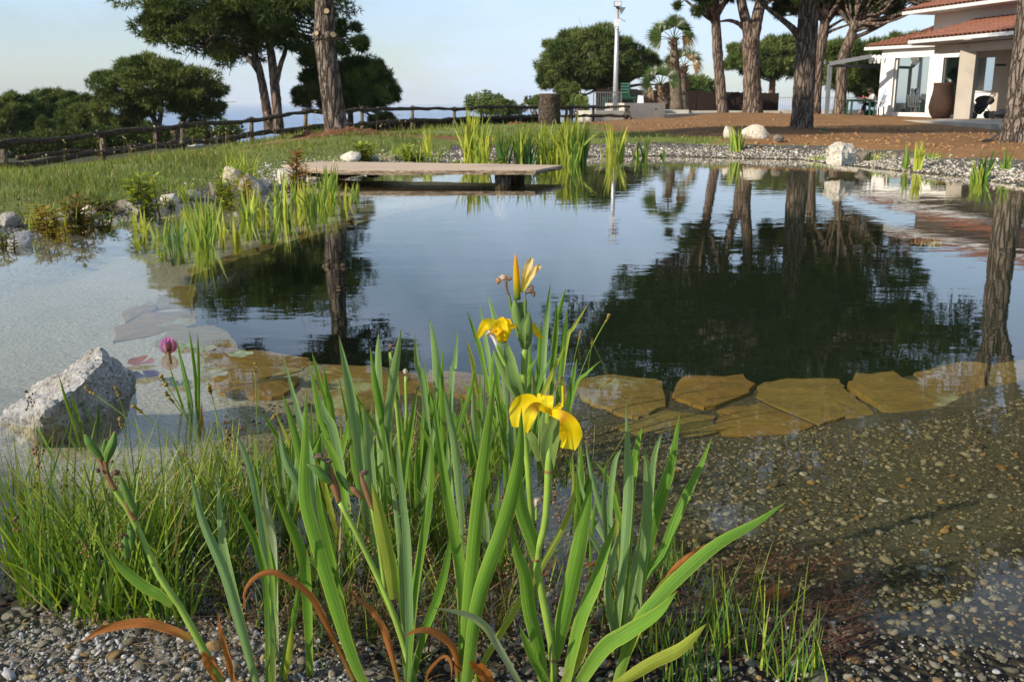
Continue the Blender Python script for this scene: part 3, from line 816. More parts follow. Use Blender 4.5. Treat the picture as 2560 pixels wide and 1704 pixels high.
# ------------------------------------------------------------------ jetty
def jetty():
    z = .145
    px = [(704,412.5),(745,418.5),(840,425.5),(1000,426),(1180,425.6),(1340,425.5),(1404,413),(1200,409),(1000,406),(833,404),(768,405.5)]
    P = np.array([gp(x, y, z) for x, y in px])
    root = empty('jetty', gp(1260, 454), 'wooden plank jetty on stout posts reaching over the pond', 'jetty')
    n = len(P); b = MB()
    r = np.random.default_rng(3)
    E = []
    for i in range(n):
        a_, b_ = P[i], P[(i + 1) % n]
        for t in np.linspace(0, 1, 7)[:-1]: E.append(a_ + (b_ - a_) * t + np.r_[r.normal(0, .006, 2), 0])
    E = np.array(E); n = len(E); c = E.mean(0)
    up = E.copy(); up[:, 2] = z
    rim = E + (E - c) * .004; rim[:, 2] = z - .008
    mid = E + (E - c) * .006 + np.c_[r.normal(0, .006, (n, 2)), np.full(n, -.028)]
    low = E - (E - c) * .004; low[:, 2] = z - .052
    V = np.vstack([up, rim, mid, low]); Fc = [list(range(n)), list(range(3 * n, 4 * n))[::-1]]
    Fc += [(k * n + i, (k + 1) * n + i, (k + 1) * n + (i + 1) % n, k * n + (i + 1) % n) for k in range(3) for i in range(n)]
    m, nt, out = new_mat('sawn_plank'); q = N(nt)
    co = q.coord((1.2, 9, 9)); g = q.noise(co, 3, 6, .6, .5); f = q.noise(q.coord(), 1.3, 4)
    sx = q('SeparateXYZ'); nt.links.new(q.coord(), sx.inputs[0])
    col = q.mix(q.rng(g, .3, .7), (.40, .29, .20), (.55, .43, .32))
    col = q.mix(q.rng(f, .55, .7, 0, .45), col, (.25, .21, .18))
    gn = nt.nodes.new('ShaderNodeNewGeometry'); sn = q('SeparateXYZ'); nt.links.new(gn.outputs['Normal'], sn.inputs[0])
    bark = q.mix(q.rng(q.noise(q.coord((3, 3, 20)), 6, 5, .7), .4, .65), (.12, .08, .05), (.55, .43, .30))
    col = q.mix(q.rng(sn.outputs[2], .3, .7, 1, 0), col, bark)
    q.bsdf(out, col, .85, q.bump(q.math('ADD', g, f), .5, .01), .2)
    mk('deck_board', V, Fc, m, root)
    for x, D, r0 in ((1257, 11.5, .093), (1290, 12.15, .10), (800, 11.9, .08)):
        p = pt(x, 450, D)
        zz = np.linspace(-.45, z - .053, 9)
        b = MB(); b.tube([(p[0], p[1], k) for k in zz], r0 * (1 + .04 * np.sin(zz * 30)), 18, jit=.03)
        b.build('post', M['post'], root, True)
jetty()

# ------------------------------------------------------------------ trees
def tufts(P, Dr, L, W, m, cols, spread=.8):
    n = len(P)
    d = Dr[:, None] + rng.normal(0, spread, (n, m, 3)); d /= np.linalg.norm(d, axis=2)[..., None] + 1e-9
    L = L * rng.uniform(.6, 1.25, (n, m, 1))
    s = np.cross(d, rng.normal(0, 1, (n, m, 3))); s /= np.linalg.norm(s, axis=2)[..., None] + 1e-9
    W = W * rng.uniform(.6, 1.4, (n, m, 1))
    base = P[:, None] + d * L * .1
    V = np.stack([base - s * W / 2, base + s * W / 2, base + d * L], 2)
    C = np.repeat(np.repeat(cols[:, None], m, 1) * rng.uniform(.75, 1.25, (n, m, 1)), 3, 1).reshape(-1, 3)
    return V.reshape(-1, 3), np.arange(n * m * 3).reshape(-1, 3), C
NEEDLE = [((.038, .070, .018), (.135, .170, .046)), ((.058, .095, .026), (.175, .205, .064)), ((.020, .042, .010), (.080, .112, .028))]
def crown_pts(c, rad, nc, style, r):
    c = np.array(c, float); rad = np.array(rad, float); out = []
    while len(out) < nc:
        d = r.normal(0, 1, 3); d /= np.linalg.norm(d)
        if style == 'umbrella':
            if d[2] < -.25: continue
            k = r.uniform(.62, 1.0); p = d * k
            if d[2] < .1: p[2] = d[2] * .35
        elif style == 'bush':
            p = d * r.uniform(.35, 1.0) ** .6
            if d[2] < -.6 and r.uniform() < .5: continue
        else:
            p = d * r.uniform(.2, 1.0) ** .5
        out.append(c + p * rad)
    return np.array(out)
def pine(name, label, group, trunks, crowns, bark, blade=(.2, .03), per=120, clump=.28, pal=0, parts=None, forks=None, seed=1, limbs=26, cat='tree', sides=10, m=6, droop=0.0, l0=.55):
    """trunks: list of (points, radii); crowns: list of (centre, radii, clumps, style)"""
    r = np.random.default_rng(seed)
    root = empty(name, trunks[0][0][0], label, cat, group)
    tops = []
    for P, rad in trunks:
        P = np.array(P, float); Q = catmull(P, max(10, 6 * len(P)))
        rr = np.interp(np.linspace(0, 1, len(Q)), np.linspace(0, 1, len(rad)), rad)
        b = MB(); b.tube(Q, rr, sides * 2, jit=.035)
        b.build('trunk', bark, root, True)
        tops.append((Q, rr))
    allC = []; V = []; Fc = []; C = []; nv = 0
    lb = MB()
    for c, rad, nc, style in crowns:
        nc = int(nc * 1.7)
        cc = crown_pts(c, rad, nc, style, r)
        cr = clump * .74 * min(rad[0], rad[1]) * r.uniform(.5, 1.25, nc)
        a_, b_ = NEEDLE[pal]
        k = np.clip((cc[:, 2] - c[2]) / rad[2] * .35 + .45 + r.normal(0, .25, nc), 0, 1)[:, None] * 0 + r.uniform(0, 1, (nc, 1))
        colc = np.array(a_) + (np.array(b_) - np.array(a_)) * k
        per_ = int(per * .5); n = nc * per_
        ci = np.repeat(np.arange(nc), per_)
        d = rng.normal(0, 1, (n, 3)); d /= np.linalg.norm(d, axis=1)[:, None]
        fl = np.array([1, 1, .62])
        P = cc[ci] + d * fl * (cr[ci] * rng.uniform(.25, 1, n) ** .45)[:, None]
        dr = d * .7 + (cc[ci] - np.array(c)) / np.array(rad) * .5 + [0, 0, .45 - droop]
        dr /= np.linalg.norm(dr, axis=1)[:, None]
        v, f, cl = tufts(P, dr, blade[0], blade[1], m, colc[ci])
        V.append(v); Fc.append(f + nv); C.append(cl); nv += len(v)
        # limbs out to the clumps
        for j in r.permutation(nc)[:limbs]:
            dist = [min(np.linalg.norm(Q[int(len(Q) * l0):, :] - cc[j], axis=1)) for Q, _ in tops]
            Q, rr = tops[int(np.argmin(dist))]
            i0 = int(len(Q) * r.uniform(l0, .98)); s = Q[i0]
            mid = s + (cc[j] - s) * .5 + r.normal(0, .08, 3) * np.linalg.norm(cc[j] - s) + [0, 0, -.06 * np.linalg.norm(cc[j] - s)]
            L = catmull([s, mid, cc[j]], 8)
            r0 = min(rr[i0] * .55, .022 * np.linalg.norm(cc[j] - s) + .02)
            lb.tube(L, np.linspace(r0, .012, 8), 5)
            for e in range(2):
                t0 = L[r.integers(3, 6)]; t1 = cc[j] + r.normal(0, 1, 3) * cr[j] * .9
                lb.tube(catmull([t0, (t0 + t1) / 2 + r.normal(0, .06, 3), t1], 5), np.linspace(r0 * .4, .008, 5), 4)
    if forks:
        for P, rad in forks:
            Q = catmull(P, 12); rr = np.interp(np.linspace(0, 1, 12), np.linspace(0, 1, len(rad)), rad)
            lb.tube(Q, rr, 10, jit=.03)
    if lb.n: lb.build('limbs', bark, root, True)
    mk('crown', np.concatenate(V), np.concatenate(Fc), M['needles'], root, col=np.concatenate(C))
    return root
def stubs(root, spots, mat=None):
    for p, d, r0, l in spots:
        p = np.array(p, float); d = np.array(d, float); d /= np.linalg.norm(d)
        b = MB(); b.tube([p, p + d * l * .7, p + d * l], [r0 * 1.35, r0 * 1.05, r0], 12, jit=.03)
        b.build('branch_stub', M['bark'], root)
        s = MB(); s.tube([p + d * (l + .001), p + d * (l + .008)], [r0 * .92, r0 * .88], 12); s.build('cut_face', M['cut'], root)

# the big trunk in front of the fence
D = 18.0
P = [pt(846,338,D), pt(838,300,D), pt(826,210,D), pt(818,150,D), pt(812,90,D), pt(812,30,D), pt(810,-60,D), pt(806,-150,D), pt(800,-260,D)]
wd = lambda w, D=D: px2m(w, D) / 2
topp = P[-1]
tlr = pine('pine_tree', 'tall pine with thick furrowed trunk and sawn branch stubs before the log fence', 'garden pines', [(P, [wd(66), wd(53), wd(50), wd(48), wd(49), wd(44), wd(40), wd(34), wd(24)])],
    [(topp + [0.1, .2, .75], (2.7, 2.6, 1.35), 64, 'umbrella'), (topp + [-.3, .2, -.2], (2.2, 2.2, .8), 22, 'bush')], M['bark'], (.16, .02), 150, .26, 2, seed=3, limbs=24, sides=16, l0=.82)
b = MB(); ring = pt(813, 92, D); b.tube([ring + [0, 0, -.07], ring + [0, 0, -.03], ring, ring + [0, 0, .04], ring + [0, 0, .08]], [wd(48), wd(58), wd(61), wd(58), wd(46)], 28, jit=.06); b.build('burl', M['bark'], tlr, True)
stubs(tlr, [(pt(803, 87, D) + [0, -.12, 0], (-.35, -1, .1), .045, .11), (pt(832, 90, D) + [0, -.1, 0], (.5, -1, .1), .05, .09), (pt(820, 33, D) + [0, -.1, 0], (.1, -1, .15), .05, .10)])
stubs(tlr, [(pt(812, -62, D) + [.08, -.08, 0], (.8, -.6, .1), .05, .14)])
# heap of earth at its foot
def mound(name, x, y, D, w, h, dep, label, seed, mat=None):
    c = pt(x, y, D); n = 26
    V = []; r = np.random.default_rng(seed)
    for j in range(n):
        for i in range(n):
            u, v = i / (n - 1) * 2 - 1, j / (n - 1) * 2 - 1
            q = max(0, 1 - (u * u + v * v)) ** .7
            zz = h * q * (1 + .5 * math.sin(u * 7 + seed) * math.cos(v * 6) + r.normal(0, .22))
            V.append((c[0] + u * w / 2, c[1] + v * dep / 2, gz(c[0] + u * w / 2, c[1] + v * dep / 2) - .02 + max(0, zz)))
    Fc = [(j * n + i, j * n + i + 1, (j + 1) * n + i + 1, (j + 1) * n + i) for j in range(n - 1) for i in range(n - 1)]
    return tag(mk(name, V, Fc, mat or M['soil']), label, 'earth heap')
mound('earth_heap', 870, 345, 17.3, 1.6, .10, .7, 'heap of red earth at the foot of the furrowed pine', 1)
mound('earth_heap', 770, 350, 18.6, .8, .09, .6, 'lump of red earth beside the fence post near the furrowed pine', 2)
mound('earth_heap', 245, 436, 20.2, .8, .16, .6, 'dark red earth heap at the foot of a fence post', 3)
mound('earth_heap', 55, 463, 16.4, .6, .14, .5, 'small mound of orange earth by the end of the log fence', 4)
mound('earth_heap', 1290, 312, 37, 1.0, .12, .7, 'low earth heap beside the upright log', 5)

# garden pines on the right
def T(x0, y0, D, pts, rad):
    return [pt(x, y, D) for x, y in pts], [px2m(r, D) / 2 for r in rad]
D = 24.0
P, rd = T(0, 0, D, [(2003,325),(2006,290),(2012,180),(2018,90),(2024,0),(2032,-120),(2042,-260),(2050,-380)], [56,50,48,46,45,40,34,22])
cT = P[-1] * 1
pine('pine_tree', 'massive straight pine trunk rising from the brown earth in front of the house', 'garden pines', [(P, rd)],
    [(cT + [.1, .3, 1.2], (6.2, 5.4, 4.6), 170, 'umbrella'), (cT + [-.3, .3, -1.3], (6.3, 4.8, 1.9), 84, 'bush')], M['bark'], (.2, .03), 150, .2, 2, seed=11, limbs=44, sides=16, l0=.7,
    forks=[([pt(2008,110,D), pt(1985,75,D), pt(1950,45,D), pt(1905,8,D), pt(1850,-60,D)], [.10,.08,.06,.05,.03])])
D = 46.0
P, rd = T(0, 0, D, [(1808,286),(1804,250),(1798,180),(1794,130),(1790,60),(1787,0),(1780,-90),(1770,-170)], [29,25,23,24,21,20,17,12])
pine('pine_tree', 'slender leaning pine with one pale pruning scar next to the palms', 'garden pines', [(P, rd)],
    [(P[-1] + [-.5, .0, .6], (3.6, 3.4, 1.9), 60, 'umbrella'), (P[-1] + [-.8, 0, -.6], (3.0, 2.6, .9), 22, 'bush'), (pt(1738, 8, 46), (1.1, 1.4, .45), 7, 'bush')], M['bark_far'], (.26, .05), 110, .24, 2, seed=12, limbs=26,
    forks=[([pt(1789,52,D), pt(1772,46,D), pt(1740,22,D), pt(1700,-10,D)], [.10,.09,.07,.04])])
P, rd = T(0, 0, D, [(1882,286),(1881,240),(1878,150),(1877,95)], [48,43,38,42])
P2, rd2 = T(0, 0, D, [(1877,110),(1866,60),(1853,0),(1846,-90),(1838,-190)], [30,24,22,18,12])
P3, rd3 = T(0, 0, D, [(1879,110),(1892,50),(1902,0),(1916,-90),(1930,-190)], [32,27,25,20,12])
pine('pine_tree', 'stout pine whose trunk forks into two leaders behind the bare earth', 'garden pines', [(P, rd), (P2, rd2), (P3, rd3)],
    [(P3[-1] + [-.6, 0, .9], (4.6, 4.2, 2.6), 90, 'umbrella'), (P2[-1] + [-.2, 0, -.4], (3.6, 3, 1.0), 30, 'bush'), (pt(1820, -20, 46.5), (1.0, 1.4, .5), 7, 'bush'), (pt(1955, -15, 46.5), (1.5, 1.6, .6), 12, 'bush')], M['bark_far'], (.26, .05), 110, .22, 2, seed=13, limbs=34,
    forks=[([pt(1872,88,D), pt(1850,62,D), pt(1825,52,D), pt(1800,54,D)], [.14,.10,.08,.04]), ([pt(1898,20,D), pt(1925,2,D), pt(1960,-30,D)], [.12,.1,.06])])
P, rd = T(0, 0, D, [(2037,287),(2041,230),(2048,150),(2054,110),(2062,60),(2072,0),(2084,-100),(2092,-180)], [28,24,22,25,22,21,17,12])
pine('pine_tree', 'knobbly pine trunk standing close behind the massive straight pine', 'garden pines', [(P, rd)],
    [(P[-1] + [.2, 0, .8], (3.8, 3.4, 2.2), 66, 'umbrella'), (P[-1] + [-.4, 0, -.8], (3.0, 2.6, .9), 20, 'bush'), (pt(2090, 12, 47), (1.3, 1.5, .6), 14, 'bush'), (pt(1975, 25, 47), (.8, .9, .4), 7, 'bush')], M['bark_far'], (.26, .05), 110, .24, 2, seed=14, limbs=28,
    forks=[([pt(2060,80,D), pt(2085,62,D), pt(2120,42,D)], [.09,.07,.04]), ([pt(2057,95,D), pt(2078,78,D), pt(2128,60,D)], [.09,.07,.04])])
D = 45.0
P, rd = T(0, 0, D, [(2098,288),(2102,230),(2106,160),(2112,130),(2126,95),(2140,50),(2152,0),(2170,-90),(2182,-150)], [31,26,24,24,22,21,20,16,11])
pine('pine_tree', 'pine growing through the terrace behind the grey awning post', 'garden pines', [(P, rd)],
    [(P[-1] + [.2, 0, .9], (3.8, 3.4, 2.0), 64, 'umbrella'), (P[-1] + [.5, 0, -.9], (3.4, 2.6, .8), 22, 'bush'), (pt(2190, 22, 46), (1.3, 1.5, .6), 14, 'bush'), (pt(2240, 0, 45), (1.0, 1.2, .5), 10, 'bush'), (pt(2380, 2, 44), (1.0, 1.0, .3), 9, 'bush')], M['bark_far'], (.26, .05), 110, .24, 2, seed=15, limbs=28,
    forks=[([pt(2128,95,D), pt(2160,85,D), pt(2220,55,D), pt(2260,30,D), pt(2325,2,D)], [.10,.09,.07,.06,.04])])
D = 18.0
P, rd = T(0, 0, D, [(2546,358),(2549,320),(2556,240),(2566,130),(2580,0),(2592,-80)], [92,76,66,60,58,58])
P2, rd2 = T(0, 0, D, [(2592,-70),(2592,-150),(2586,-300),(2580,-420)], [46,42,36,22])
P3, rd3 = T(0, 0, D, [(2594,-70),(2640,-170),(2690,-300),(2720,-400)], [42,38,32,20])
pine('pine_tree', 'rugged pine trunk with flared foot beside the porch of the house', 'garden pines', [(P, rd), (P2, rd2), (P3, rd3)],
    [(P3[-1] + [.3, .3, .9], (2.6, 2.6, 1.5), 56, 'umbrella'), (P2[-1] + [.3, .2, .5], (1.9, 2.0, 1.0), 26, 'umbrella')], M['bark'], (.17, .022), 140, .25, 2, seed=16, limbs=24, sides=16)

pine('pine_tree', 'tall umbrella pine standing beyond the end of the log fence', 'garden pines', [([(-11.5, 14, -.6), (-11.4, 14, 4), (-11.2, 14.1, 9), (-11.2, 14.2, 11.6)], [.3, .26, .2, .1])],
    [((-10.6, 14.2, 12.0), (4.2, 4.0, 1.8), 70, 'umbrella')], M['bark_far'], (.3, .06), 120, .26, 2, seed=17, limbs=20, l0=.8)
# trees beyond the fence
D = 36.0
P, rd = T(0, 0, D, [(674,335),(668,285),(660,232),(648,175),(632,120),(612,60),(600,0),(590,-70)], [26,22,20,18,16,14,12,8])
P2, rd2 = T(0, 0, D, [(697,335),(692,270),(686,205),(680,150),(674,110),(672,50),(676,-20),(680,-90)], [28,24,22,20,17,15,12,8])
pine('pine_tree', 'big twin-trunk pine with a broad dark crown behind the log fence', 'pines beyond the fence', [(P, rd), (P2, rd2)],
    [(pt(540, -20, D), (3.2, 3.0, 2.2), 62, 'bush'), (pt(700, -40, D), (3.0, 2.8, 2.0), 50, 'bush'), (pt(560, 75, D), (2.4, 2.2, 1.15), 34, 'bush'), (pt(868, 108, D), (.75, .8, .75), 9, 'bush'), (pt(760, 140, D), (.6, .6, .4), 5, 'bush'), (pt(425, 55, D), (1.0, 1.2, 1.0), 14, 'bush')],
    M['bark_far'], (.22, .035), 150, .3, 0, seed=21, limbs=16,
    forks=[([pt(652,190,D), pt(625,150,D), pt(590,120,D), pt(540,92,D)], [.10,.09,.07,.04]), ([pt(692,205,D), pt(702,160,D), pt(714,125,D), pt(712,80,D)], [.10,.09,.07,.05]), ([pt(716,122,D), pt(760,118,D), pt(800,122,D), pt(850,118,D)], [.06,.05,.04,.03])])
D = 40.0
P, rd = T(0, 0, D, [(392,362),(390,330),(386,300),(360,262),(330,215),(300,180)], [16,14,13,11,9,5])
P2, rd2 = T(0, 0, D, [(392,340),(400,300),(404,260),(402,200)], [12,11,9,6])
P3, rd3 = T(0, 0, D, [(440,355),(446,318),(470,290),(500,262)], [10,9,8,5])
pine('pine_tree', 'low spreading pine with leaning trunks overlapped by the twin-trunk pine', 'pines beyond the fence', [(P, rd), (P2, rd2), (P3, rd3)],
    [(pt(385, 222, D), (2.5, 2.0, 1.1), 66, 'bush'), (pt(490, 245, D), (1.35, 1.3, .85), 28, 'bush'), (pt(300, 270, D), (1.2, 1.1, .6), 18, 'bush'), (pt(360, 172, D), (1.5, 1.3, .45), 20, 'bush')],
    M['bark_far'], (.2, .035), 130, .26, 1, seed=22, limbs=16)
D = 38.0
P, rd = T(0, 0, D, [(876,318),(876,285),(872,262),(866,225),(860,190)], [15,13,12,9,5])
pine('pine_tree', 'round bushy pine seen behind the furrowed trunk', 'pines beyond the fence', [(P, rd)],
    [(pt(865, 208, D), (1.75, 1.5, 1.0), 60, 'bush'), (pt(780, 235, D), (.75, .8, .5), 16, 'bush'), (pt(950, 240, D), (.7, .8, .5), 14, 'bush'), (pt(955, 298, D), (.4, .4, .14), 6, 'bush')],
    M['bark_far'], (.2, .035), 140, .28, 0, seed=23, limbs=14)
for i, (x, y, D, rx, rz, l, base) in enumerate([(30,300,50,1.5,1.35,'dark bushy pine behind the end of the log fence',(40,370)),(118,285,54,1.9,1.35,'broad dark pine between the fence end and a pointed young tree',(130,370)),(196,300,50,1.1,1.3,'narrow dark pine behind the pointed young tree',(200,370)),(228,300,46,.9,.75,'light green pine touching the low spreading pine',(235,360)),(-60,300,56,1.8,1.5,'dark pine partly beyond the end of the log fence',(-60,370)),(300,325,52,1.6,.7,'low dark pine filling the gap under the spreading pine',(300,370))]):
    P = [pt(base[0], base[1] + 10, D), pt(base[0], y + 40, D), pt(x, y, D)]
    pine('pine_tree', l, 'pines beyond the fence', [(P, [.13, .1, .05])], [(pt(x, y, D), (rx, rx * .9, rz), 40, 'bush'), (pt(x, y + 30, D), (rx * .9, rx * .8, rz * .6), 18, 'bush')], M['bark_far'], (.26, .05), 110, .3, 0 if i != 3 else 1, seed=30 + i, limbs=8)
D = 44
pine('young_tree', 'small pointed young conifer in front of the dark pines', 'pines beyond the fence', [([pt(117,372,D), pt(117,340,D), pt(118,300,D)], [.07,.05,.02])],
    [(pt(116,338,D), (.58,.55,.34), 14, 'bush'), (pt(118,312,D), (.36,.36,.36), 9, 'bush')], M['bark_far'], (.17, .03), 120, .36, 1, seed=40, limbs=4)
D = 62.0
P, rd = T(0, 0, D, [(1500,280),(1498,240),(1492,215),(1480,190)], [18,15,14,10])
pine('umbrella_pine', 'wide domed umbrella pine behind the lamp post', 'pines beyond the fence', [(P, rd)],
    [(pt(1486, 172, D), (3.5, 3.2, 2.45), 110, 'umbrella'), (pt(1475, 180, D), (2.9, 2.6, .9), 40, 'bush'), (pt(1385, 195, D), (1.2, 1.2, .5), 14, 'bush'), (pt(1625, 165, D), (.5, .8, .7), 10, 'bush')],
    M['bark_far'], (.32, .06), 120, .2, 1, seed=24, limbs=26,
    forks=[([pt(1498,225,D), pt(1530,210,D), pt(1580,195,D), pt(1630,180,D)], [.16,.14,.10,.05]), ([pt(1500,230,D), pt(1545,222,D), pt(1600,212,D), pt(1650,212,D)], [.14,.12,.08,.04])])
D = 70.0
P, rd = T(0, 0, D, [(1928,262),(1930,225),(1932,195),(1936,150)], [18,15,14,8])
pine('umbrella_pine', 'flat topped pine seen between the forked pine and the massive trunk', 'pines beyond the fence', [(P, rd)],
    [(pt(1945, 160, D), (2.1, 2.2, 1.8), 60, 'umbrella'), (pt(1870, 160, D), (1.7, 1.8, 1.5), 40, 'umbrella'), (pt(1935, 170, D), (2.3, 2, .7), 20, 'bush')], M['bark_red'], (.34, .065), 100, .26, 1, seed=25, limbs=18)
D = 58.0
P, rd = T(0, 0, D, [(2215,275),(2190,245),(2160,215),(2130,190)], [16,14,12,8])
pine('umbrella_pine', 'dense dark pine filling the view behind the terrace table', 'pines beyond the fence', [(P, rd)],
    [(pt(2150, 178, D), (2.2, 2.2, 1.5), 70, 'bush'), (pt(2120, 135, D), (1.7, 1.7, .7), 26, 'umbrella'), (pt(2200, 215, D), (1.6, 1.4, .9), 30, 'bush'), (pt(2290, 110, D), (2.2, 1.6, .5), 20, 'bush')], M['bark_far'], (.3, .055), 110, .28, 0, seed=26, limbs=18)
def shrub(x, y, D, rx, rz, label, seed, pal=1, n=22, light=1.0):
    c = pt(x, y, D); r = np.random.default_rng(seed)
    root = empty('shrub', (c[0], c[1], c[2] - rz), label, 'shrub', 'shrubs beyond the fence')
    cc = crown_pts(c, (rx, rx * .9, rz), n, 'bush', r); per = 110
    ci = np.repeat(np.arange(n), per); d = rng.normal(0, 1, (n * per, 3)); d /= np.linalg.norm(d, axis=1)[:, None]
    P = cc[ci] + d * (.3 * rx * rng.uniform(.2, 1, n * per) ** .5)[:, None]
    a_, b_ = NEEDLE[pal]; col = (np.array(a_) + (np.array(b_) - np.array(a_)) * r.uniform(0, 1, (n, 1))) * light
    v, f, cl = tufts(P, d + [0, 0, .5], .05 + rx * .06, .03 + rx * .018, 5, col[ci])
    mk('foliage', v, f, M['needles'], root, col=cl)
    b = MB()
    for k in range(5):
        b.tube(catmull([(c[0] + r.normal(0, .1), c[1], c[2] - rz - .6), (c[0] + r.normal(0, .2), c[1], c[2] - rz * .4), cc[k]], 6), np.linspace(.06, .015, 6), 5)
    b.build('stem', M['bark_far'], root)
shrub(1212, 258, 52, .95, .55, 'round light green shrub rising above the log fence', 51, 1, 26, 1.5)
shrub(1258, 272, 50, .8, .35, 'low green shrub to one side of the round light one by the fence', 52, 1, 20, 1.3)
shrub(1340, 262, 50, .7, .35, 'small shrub showing above the fence beside the upright log', 53, 1, 18, 1.2)
shrub(1418, 248, 50, .9, .65, 'dark green shrub behind the log fence under the umbrella pine', 54, 0, 26, 1.2)
shrub(1452, 262, 46, .5, .4, 'bright green shrub beside the metal railing', 55, 1, 14, 2.0)
shrub(1735, 218, 66, 1.5, .55, 'leafy treetop showing above the brown screen by the palms', 56, 1, 24, 1.3)
shrub(1665, 224, 66, .8, .3, 'low treetop above the brown screen between the small and the tall palm', 57, 0, 12, 1.2)
shrub(2362, 88, 75, 1.2, .3, 'green treetop peeping over the lower roof', 58, 1, 12, 1.3)
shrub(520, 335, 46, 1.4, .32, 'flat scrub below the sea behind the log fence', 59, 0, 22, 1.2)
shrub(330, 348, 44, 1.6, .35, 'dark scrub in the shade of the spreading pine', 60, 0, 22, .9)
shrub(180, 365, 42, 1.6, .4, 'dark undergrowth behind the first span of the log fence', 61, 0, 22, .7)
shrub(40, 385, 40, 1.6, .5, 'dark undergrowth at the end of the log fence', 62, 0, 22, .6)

# ------------------------------------------------------------------ log fence
def logtube(b, p, q, r0, r1, seed, n=12, sag=.0):
    r = np.random.default_rng(seed); p, q = np.array(p, float), np.array(q, float)
    t = np.linspace(0, 1, n)[:, None]; L = np.linalg.norm(q - p)
    P = p + (q - p) * t
    ph = r.uniform(0, 6, 4)
    P[:, 2] += .018 * np.sin(t[:, 0] * 7 + ph[0]) + .010 * np.sin(t[:, 0] * 17 + ph[1]) - sag * np.sin(t[:, 0] * 3.14)
    P[:, 1] += .012 * np.sin(t[:, 0] * 9 + ph[2])
    rr = np.linspace(r0, r1, n) * (1 + .12 * np.sin(t[:, 0] * 23 + ph[3]) + r.normal(0, .05, n))
    b.tube(P, rr, 9, jit=.04)
fence = empty('log_fence', pt(905, 331, 31), 'rustic fence of dark round logs on short posts along the garden edge', 'fence')
tops = []
prev = None
for i, (x, yt, yb, D) in enumerate(FENCE):
    t_, b_ = pt(x, yt, D), pt(x, yb + 8, D)
    b = MB(); pr = .058
    b.tube([b_ + [0, 0, -.15], (t_ + b_) / 2 + [rng.normal(0, .012), 0, 0], t_ + [0, 0, .0]], [pr * 1.1, pr, pr * .92], 12, jit=.04)
    b.build('post', M['post'], fence, True)
RT = [(-60,368),(8,360),(100,350),(256,335),(350,322),(457,314),(629,300),(765,280),(905,275),(1031,270),(1136,273),(1227,267),(1303,268),(1429,268),(1483,267),(1567,267)]
RL = [(-60,430),(8,417),(256,381),(457,362),(629,335),(765,318),(905,309),(1031,301),(1136,297),(1227,293),(1303,292),(1429,291),(1483,289),(1567,290)]
Dx = lambda x: float(np.interp(x, [f[0] for f in FENCE], [f[3] for f in FENCE]) if x > 0 else 16.3)
for rails, r0 in ((RT, .062), (RL, .06)):
    rails = [r for r in rails if r[0] not in (100, 350)]
    for i in range(len(rails) - 1):
        (xa, ya), (xb, yb) = rails[i], rails[i + 1]
        p, q = pt(xa, ya, Dx(xa) - .08), pt(xb, yb, Dx(xb) - .08)
        e = (q - p) / np.linalg.norm(q - p) * .12
        b = MB(); logtube(b, p - e, q + e, r0 * rng.uniform(.9, 1.15), r0 * rng.uniform(.75, 1.0), 70 + i + int(r0 * 999), sag=.01)
        b.build('rail', M['log'], fence, True)
b = MB(); logtube(b, pt(1568,268,42.4), pt(1579,297,42.0), .035, .035, 5); b.build('brace', M['log'], fence, True)
M['heather'] = mat_plain('brown_heather_mat', (.028, .017, .012), .95, .4, 8, .9, .02, bscale=60)
rs = empty('reed_border', pt(900, 330, 32.5), 'low dark brown brushwood border just behind the log fence', 'border')
for i, (xa, ya, xb, yb) in enumerate([(700,326,850,312),(850,312,1000,302),(1000,302,1140,298),(1140,298,1240,292),(1240,291,1345,287)]):
    Da, Db = Dx(xa) + .9, Dx(xb) + .9
    p, q = pt(xa, ya, Da), pt(xb, yb, Db); b = MB()
    n = 26
    for k in range(n):
        c = p + (q - p) * (k + .5) / n; w = np.linalg.norm(q - p) / n
        t = (q - p) / np.linalg.norm(q - p); zt = c[2] + rng.normal(0, .012)
        b.bar((c[0], c[1] + rng.normal(0, .01), c[2] - .62), (c[0], c[1], zt), w * 1.15, .05)
    b.build('panel', M['heather'], rs)
rs2 = empty('log_edging', pt(300, 380, 25), 'second low dark log edging running behind the lowest part of the log fence', 'edging')
for i, (xa, ya, xb, yb) in enumerate([(45,392,250,376),(250,376,420,360),(420,360,560,346),(560,346,700,330)]):
    b = MB(); logtube(b, pt(xa, ya, Dx(xa) + 1.4), pt(xb, yb, Dx(xb) + 1.4), .05, .05, 140 + i); b.build('log', M['log'], rs2, True)
p = pt(1373, 313, 30)
lg = empty('upright_log', p, 'thick palm trunk section set upright at the fence', 'log')
b = MB(); zz = np.linspace(-.1, .91, 16); b.tube([(p[0] + .01 * k, p[1], p[2] + k) for k in zz], .33 * (1 + .02 * np.sin(zz * 40)) * np.linspace(1.02, .97, 16), 32, jit=.025); b.build('trunk_section', M['log'], lg, True)
b = MB(); b.tube([(p[0] + .01, p[1], p[2] + .912), (p[0] + .01, p[1], p[2] + .918)], [.3, .29], 28); b.build('sawn_top', M['cut'], lg)

